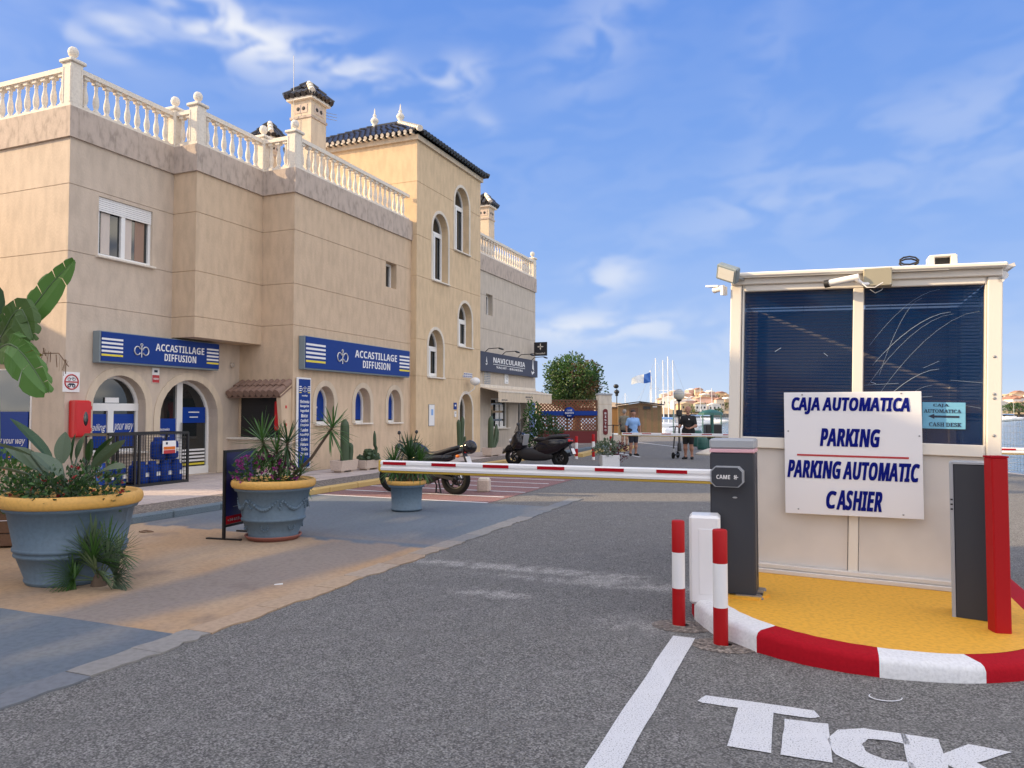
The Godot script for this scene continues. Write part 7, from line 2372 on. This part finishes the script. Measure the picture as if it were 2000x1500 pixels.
func hand(mb: MB, wrist: Vector3, dir: Vector3, nrm: Vector3, thumb: float, curl: float) -> void:
	dir = dir.normalized()
	var side := dir.cross(nrm).normalized() * thumb
	nrm = side.cross(dir).normalized() * thumb
	var b := [[wrist, wrist + dir * .04, .026, .030]]
	for i in 4:
		var o := side * (.030 - i * .020)
		var kn := wrist + dir * (.088 - absf(i - 1.2) * .004) + o
		b.append([wrist + dir * .02 + o * .6, kn, .016, .0115])
		var l: float = [.040, .045, .041, .032][i]
		var d1 := dir.rotated(side, -curl * thumb)
		var d2 := dir.rotated(side, -curl * 2.1 * thumb)
		b.append([kn, kn + d1 * l, .0105, .0095])
		b.append([kn + d1 * l, kn + d1 * l + d2 * l * .85, .0095, .0078])
	var t0 := wrist + dir * .025 + side * .026
	var t1 := t0 + (dir * .7 + side * .7).normalized() * .042
	b.append([t0, t1, .015, .012]); b.append([t1, t1 + (dir * .95 + side * .3).normalized() * .034, .012, .009])
	sdf_mesh(mb, b, .006, .008)

func person(label: String, foot: Vector3, turn: float, h: float, J: Dictionary, look: Dictionary) -> void:
	# J: joints in a frame of height 1.75 with x to the person's left, z forwards
	var s := h / 1.75
	var o := thing("person", label, "person", Transform3D(Basis(Vector3.UP, turn).scaled(Vector3.ONE * s), foot))
	var hip: Vector3 = Vector3(0, .93, 0) + J.get("lean", Vector3.ZERO) * .3
	var chest: Vector3 = Vector3(0, 1.28, 0) + J.get("lean", Vector3.ZERO)
	var neck: Vector3 = chest + Vector3(0, .20, .0)
	var head: Vector3 = neck + Vector3(0, .135, .025)
	var bulk: float = look.get("bulk", 1.0)
	var body := [[hip, hip.lerp(chest, .5), .135 * bulk, .125 * bulk], [hip + Vector3(.06, 0, 0), hip + Vector3(-.06, 0, 0), .12, .12], [hip.lerp(chest, .5), chest, .128 * bulk, .125], [chest + Vector3(.13, .08, -.01), chest + Vector3(-.13, .08, -.01), .075, .075], [chest + Vector3(.06, 0, .03), chest + Vector3(-.06, 0, .03), .11 * bulk, .11 * bulk], [chest + Vector3(0, .1, 0), head, .06, .052]]
	var shirt := [[hip + Vector3(.05, -.04, 0), hip + Vector3(-.05, -.04, 0), .145 * bulk, .145 * bulk], [hip, hip.lerp(chest, .5), .15 * bulk, .142 * bulk], [hip.lerp(chest, .5), chest, .142 * bulk, .14], [chest + Vector3(.14, .08, -.01), chest + Vector3(-.14, .08, -.01), .088, .088], [chest + Vector3(.06, 0, .03), chest + Vector3(-.06, 0, .03), .124 * bulk, .124 * bulk], [chest, chest + Vector3(0, .15, .0), .09, .07]]
	var shorts := [[hip + Vector3(.06, .02, 0), hip + Vector3(-.06, .02, 0), .138 * bulk, .138 * bulk]]
	var shoes := MB.new()
	var bm := MB.new()
	for k in 2:
		var sg := 1.0 if k == 0 else -1.0
		var sh := chest + Vector3(.19 * sg, .09, -.01)
		var el: Vector3 = J.elbow[k]
		var wr: Vector3 = J.wrist[k]
		body.append_array([[sh, el, .052, .042], [el, wr, .042, .028]])
		shirt.append([sh, sh.lerp(el, .75), .068, .062])
		var hp := hip + Vector3(.095 * sg, -.03, 0)
		var kn: Vector3 = J.knee[k]
		var an: Vector3 = J.ankle[k]
		body.append_array([[hp, kn, .085, .055], [kn, kn.lerp(an, .35), .054, .058], [kn.lerp(an, .35), an, .056, .036], [an, an + Vector3(0, -.03, .05), .036, .035]])
		shorts.append([hp, kn.lerp(hp, .12), .108 * bulk, .088])
		var ft: Vector3 = J.toe[k]
		var fd := Vector3(ft.x - an.x, 0, ft.z - an.z).normalized()
		var sm := []
		sm.append([Vector3(an.x, .045, an.z) - fd * .05, Vector3(an.x, .045, an.z) + fd * .06, .045, .046])
		sm.append([Vector3(an.x, .04, an.z) + fd * .06, Vector3(an.x, .035, an.z) + fd * .17, .046, .034])
		sm.append([Vector3(an.x, .06, an.z), an + Vector3(0, .0, 0), .045, .045])
		sdf_mesh(shoes, sm, .014, .03)
		hand(bm, wr, J.hand[k], J.get("palm", [Vector3(1, 0, 0), Vector3(-1, 0, 0)])[k], sg, .35)
	sdf_mesh(bm, body, .02, .06)
	var hb := [[head + Vector3(0, .03, -.012), head + Vector3(0, .05, -.02), .088, .090], [head + Vector3(0, -.02, .02), head + Vector3(0, -.06, .045), .070, .048], [head + Vector3(0, .01, .075), head + Vector3(0, -.015, .098), .010, .016], [head + Vector3(.078, .0, -.005), head + Vector3(.086, .03, -.015), .014, .018], [head + Vector3(-.078, .0, -.005), head + Vector3(-.086, .03, -.015), .014, .018], [head + Vector3(0, -.05, .0), neck, .055, .052]]
	sdf_mesh(bm, hb, .010, .03)
	part("body", bm, look.skin, o)
	var eyes := MB.new()
	for e in [-1.0, 1.0]: eyes.ball(head + Vector3(.031 * e, .018, .080), Vector3(.012, .007, .008), 8)
	eyes.ball(head + Vector3(0, -.048, .090), Vector3(.022, .004, .006), 8)
	part("eyes_and_mouth", eyes, M.hair, o)
	if look.has("hair"):
		var hm := MB.new()
		sdf_mesh(hm, [[head + Vector3(0, .055, -.025), head + Vector3(0, .06, -.03), .096, .096], [head + Vector3(0, .0, -.06), head + Vector3(0, .05, -.05), .06, .07]], .012, .03)
		part("hair", hm, look.hair, o)
	var st := MB.new()
	sdf_mesh(st, shirt, .02, .05)
	var sp := part("shirt", st, look.shirt, o)
	if look.has("badge"): part("badge", MB.new().ball(chest + Vector3(.07, .03, .158), Vector3(.03, .035, .008), 8), M.sign_white, sp)
	var so := MB.new()
	sdf_mesh(so, shorts, .02, .04)
	part("shorts", so, look.shorts, o)
	part("shoes", shoes, M.cloth_black, o)

func people() -> void:
	var stand := {"knee": [Vector3(.10, .50, .02), Vector3(-.10, .50, .02)], "ankle": [Vector3(.11, .09, -.02), Vector3(-.11, .09, -.02)], "toe": [Vector3(.15, 0, .15), Vector3(-.15, 0, .15)]}
	var j := stand.duplicate()
	j.merge({"elbow": [Vector3(.27, 1.10, .06), Vector3(-.27, 1.10, .06)], "wrist": [Vector3(.12, 1.02, .27), Vector3(-.20, 1.06, .30)], "hand": [Vector3(-.6, .1, .7), Vector3(-.3, .1, .9)], "palm": [Vector3(0, -1, 0), Vector3(0, -1, 0)]})
	var f := gp(1345, 897)
	person("person in black shirt and black shorts standing with a kick scooter", f, -.55, 1.80, j, {"skin": M.skin_tan, "shirt": M.cloth_black, "shorts": M.cloth_black, "bulk": 1.12, "badge": true})
	j = stand.duplicate()
	j.merge({"elbow": [Vector3(.27, 1.12, -.04), Vector3(-.27, 1.12, -.04)], "wrist": [Vector3(.28, .87, .04), Vector3(-.28, .87, .04)], "hand": [Vector3(0, -1, .15), Vector3(0, -1, .15)]})
	f = gp(1237, 890)
	person("person in light blue shirt and dark shorts standing in the road", f, .25, 1.68, j, {"skin": M.skin_tan, "shirt": M.cloth_blue, "shorts": M.cloth_navy, "bulk": 1.08, "hair": M.hair})
	j = stand.duplicate()
	j.merge({"elbow": [Vector3(.27, 1.10, .04), Vector3(-.27, 1.10, .04)], "wrist": [Vector3(.22, .92, .22), Vector3(-.22, .92, .22)], "hand": [Vector3(-.2, -.3, .9), Vector3(.2, -.3, .9)]})
	f = gp(1220, 872)
	person("grey haired person in olive shirt turned towards the timber hut", f, PI - .5, 1.72, j, {"skin": M.skin, "shirt": M.cloth_olive, "shorts": M.cloth_navy, "bulk": 1.1, "hair": M.hair_grey})
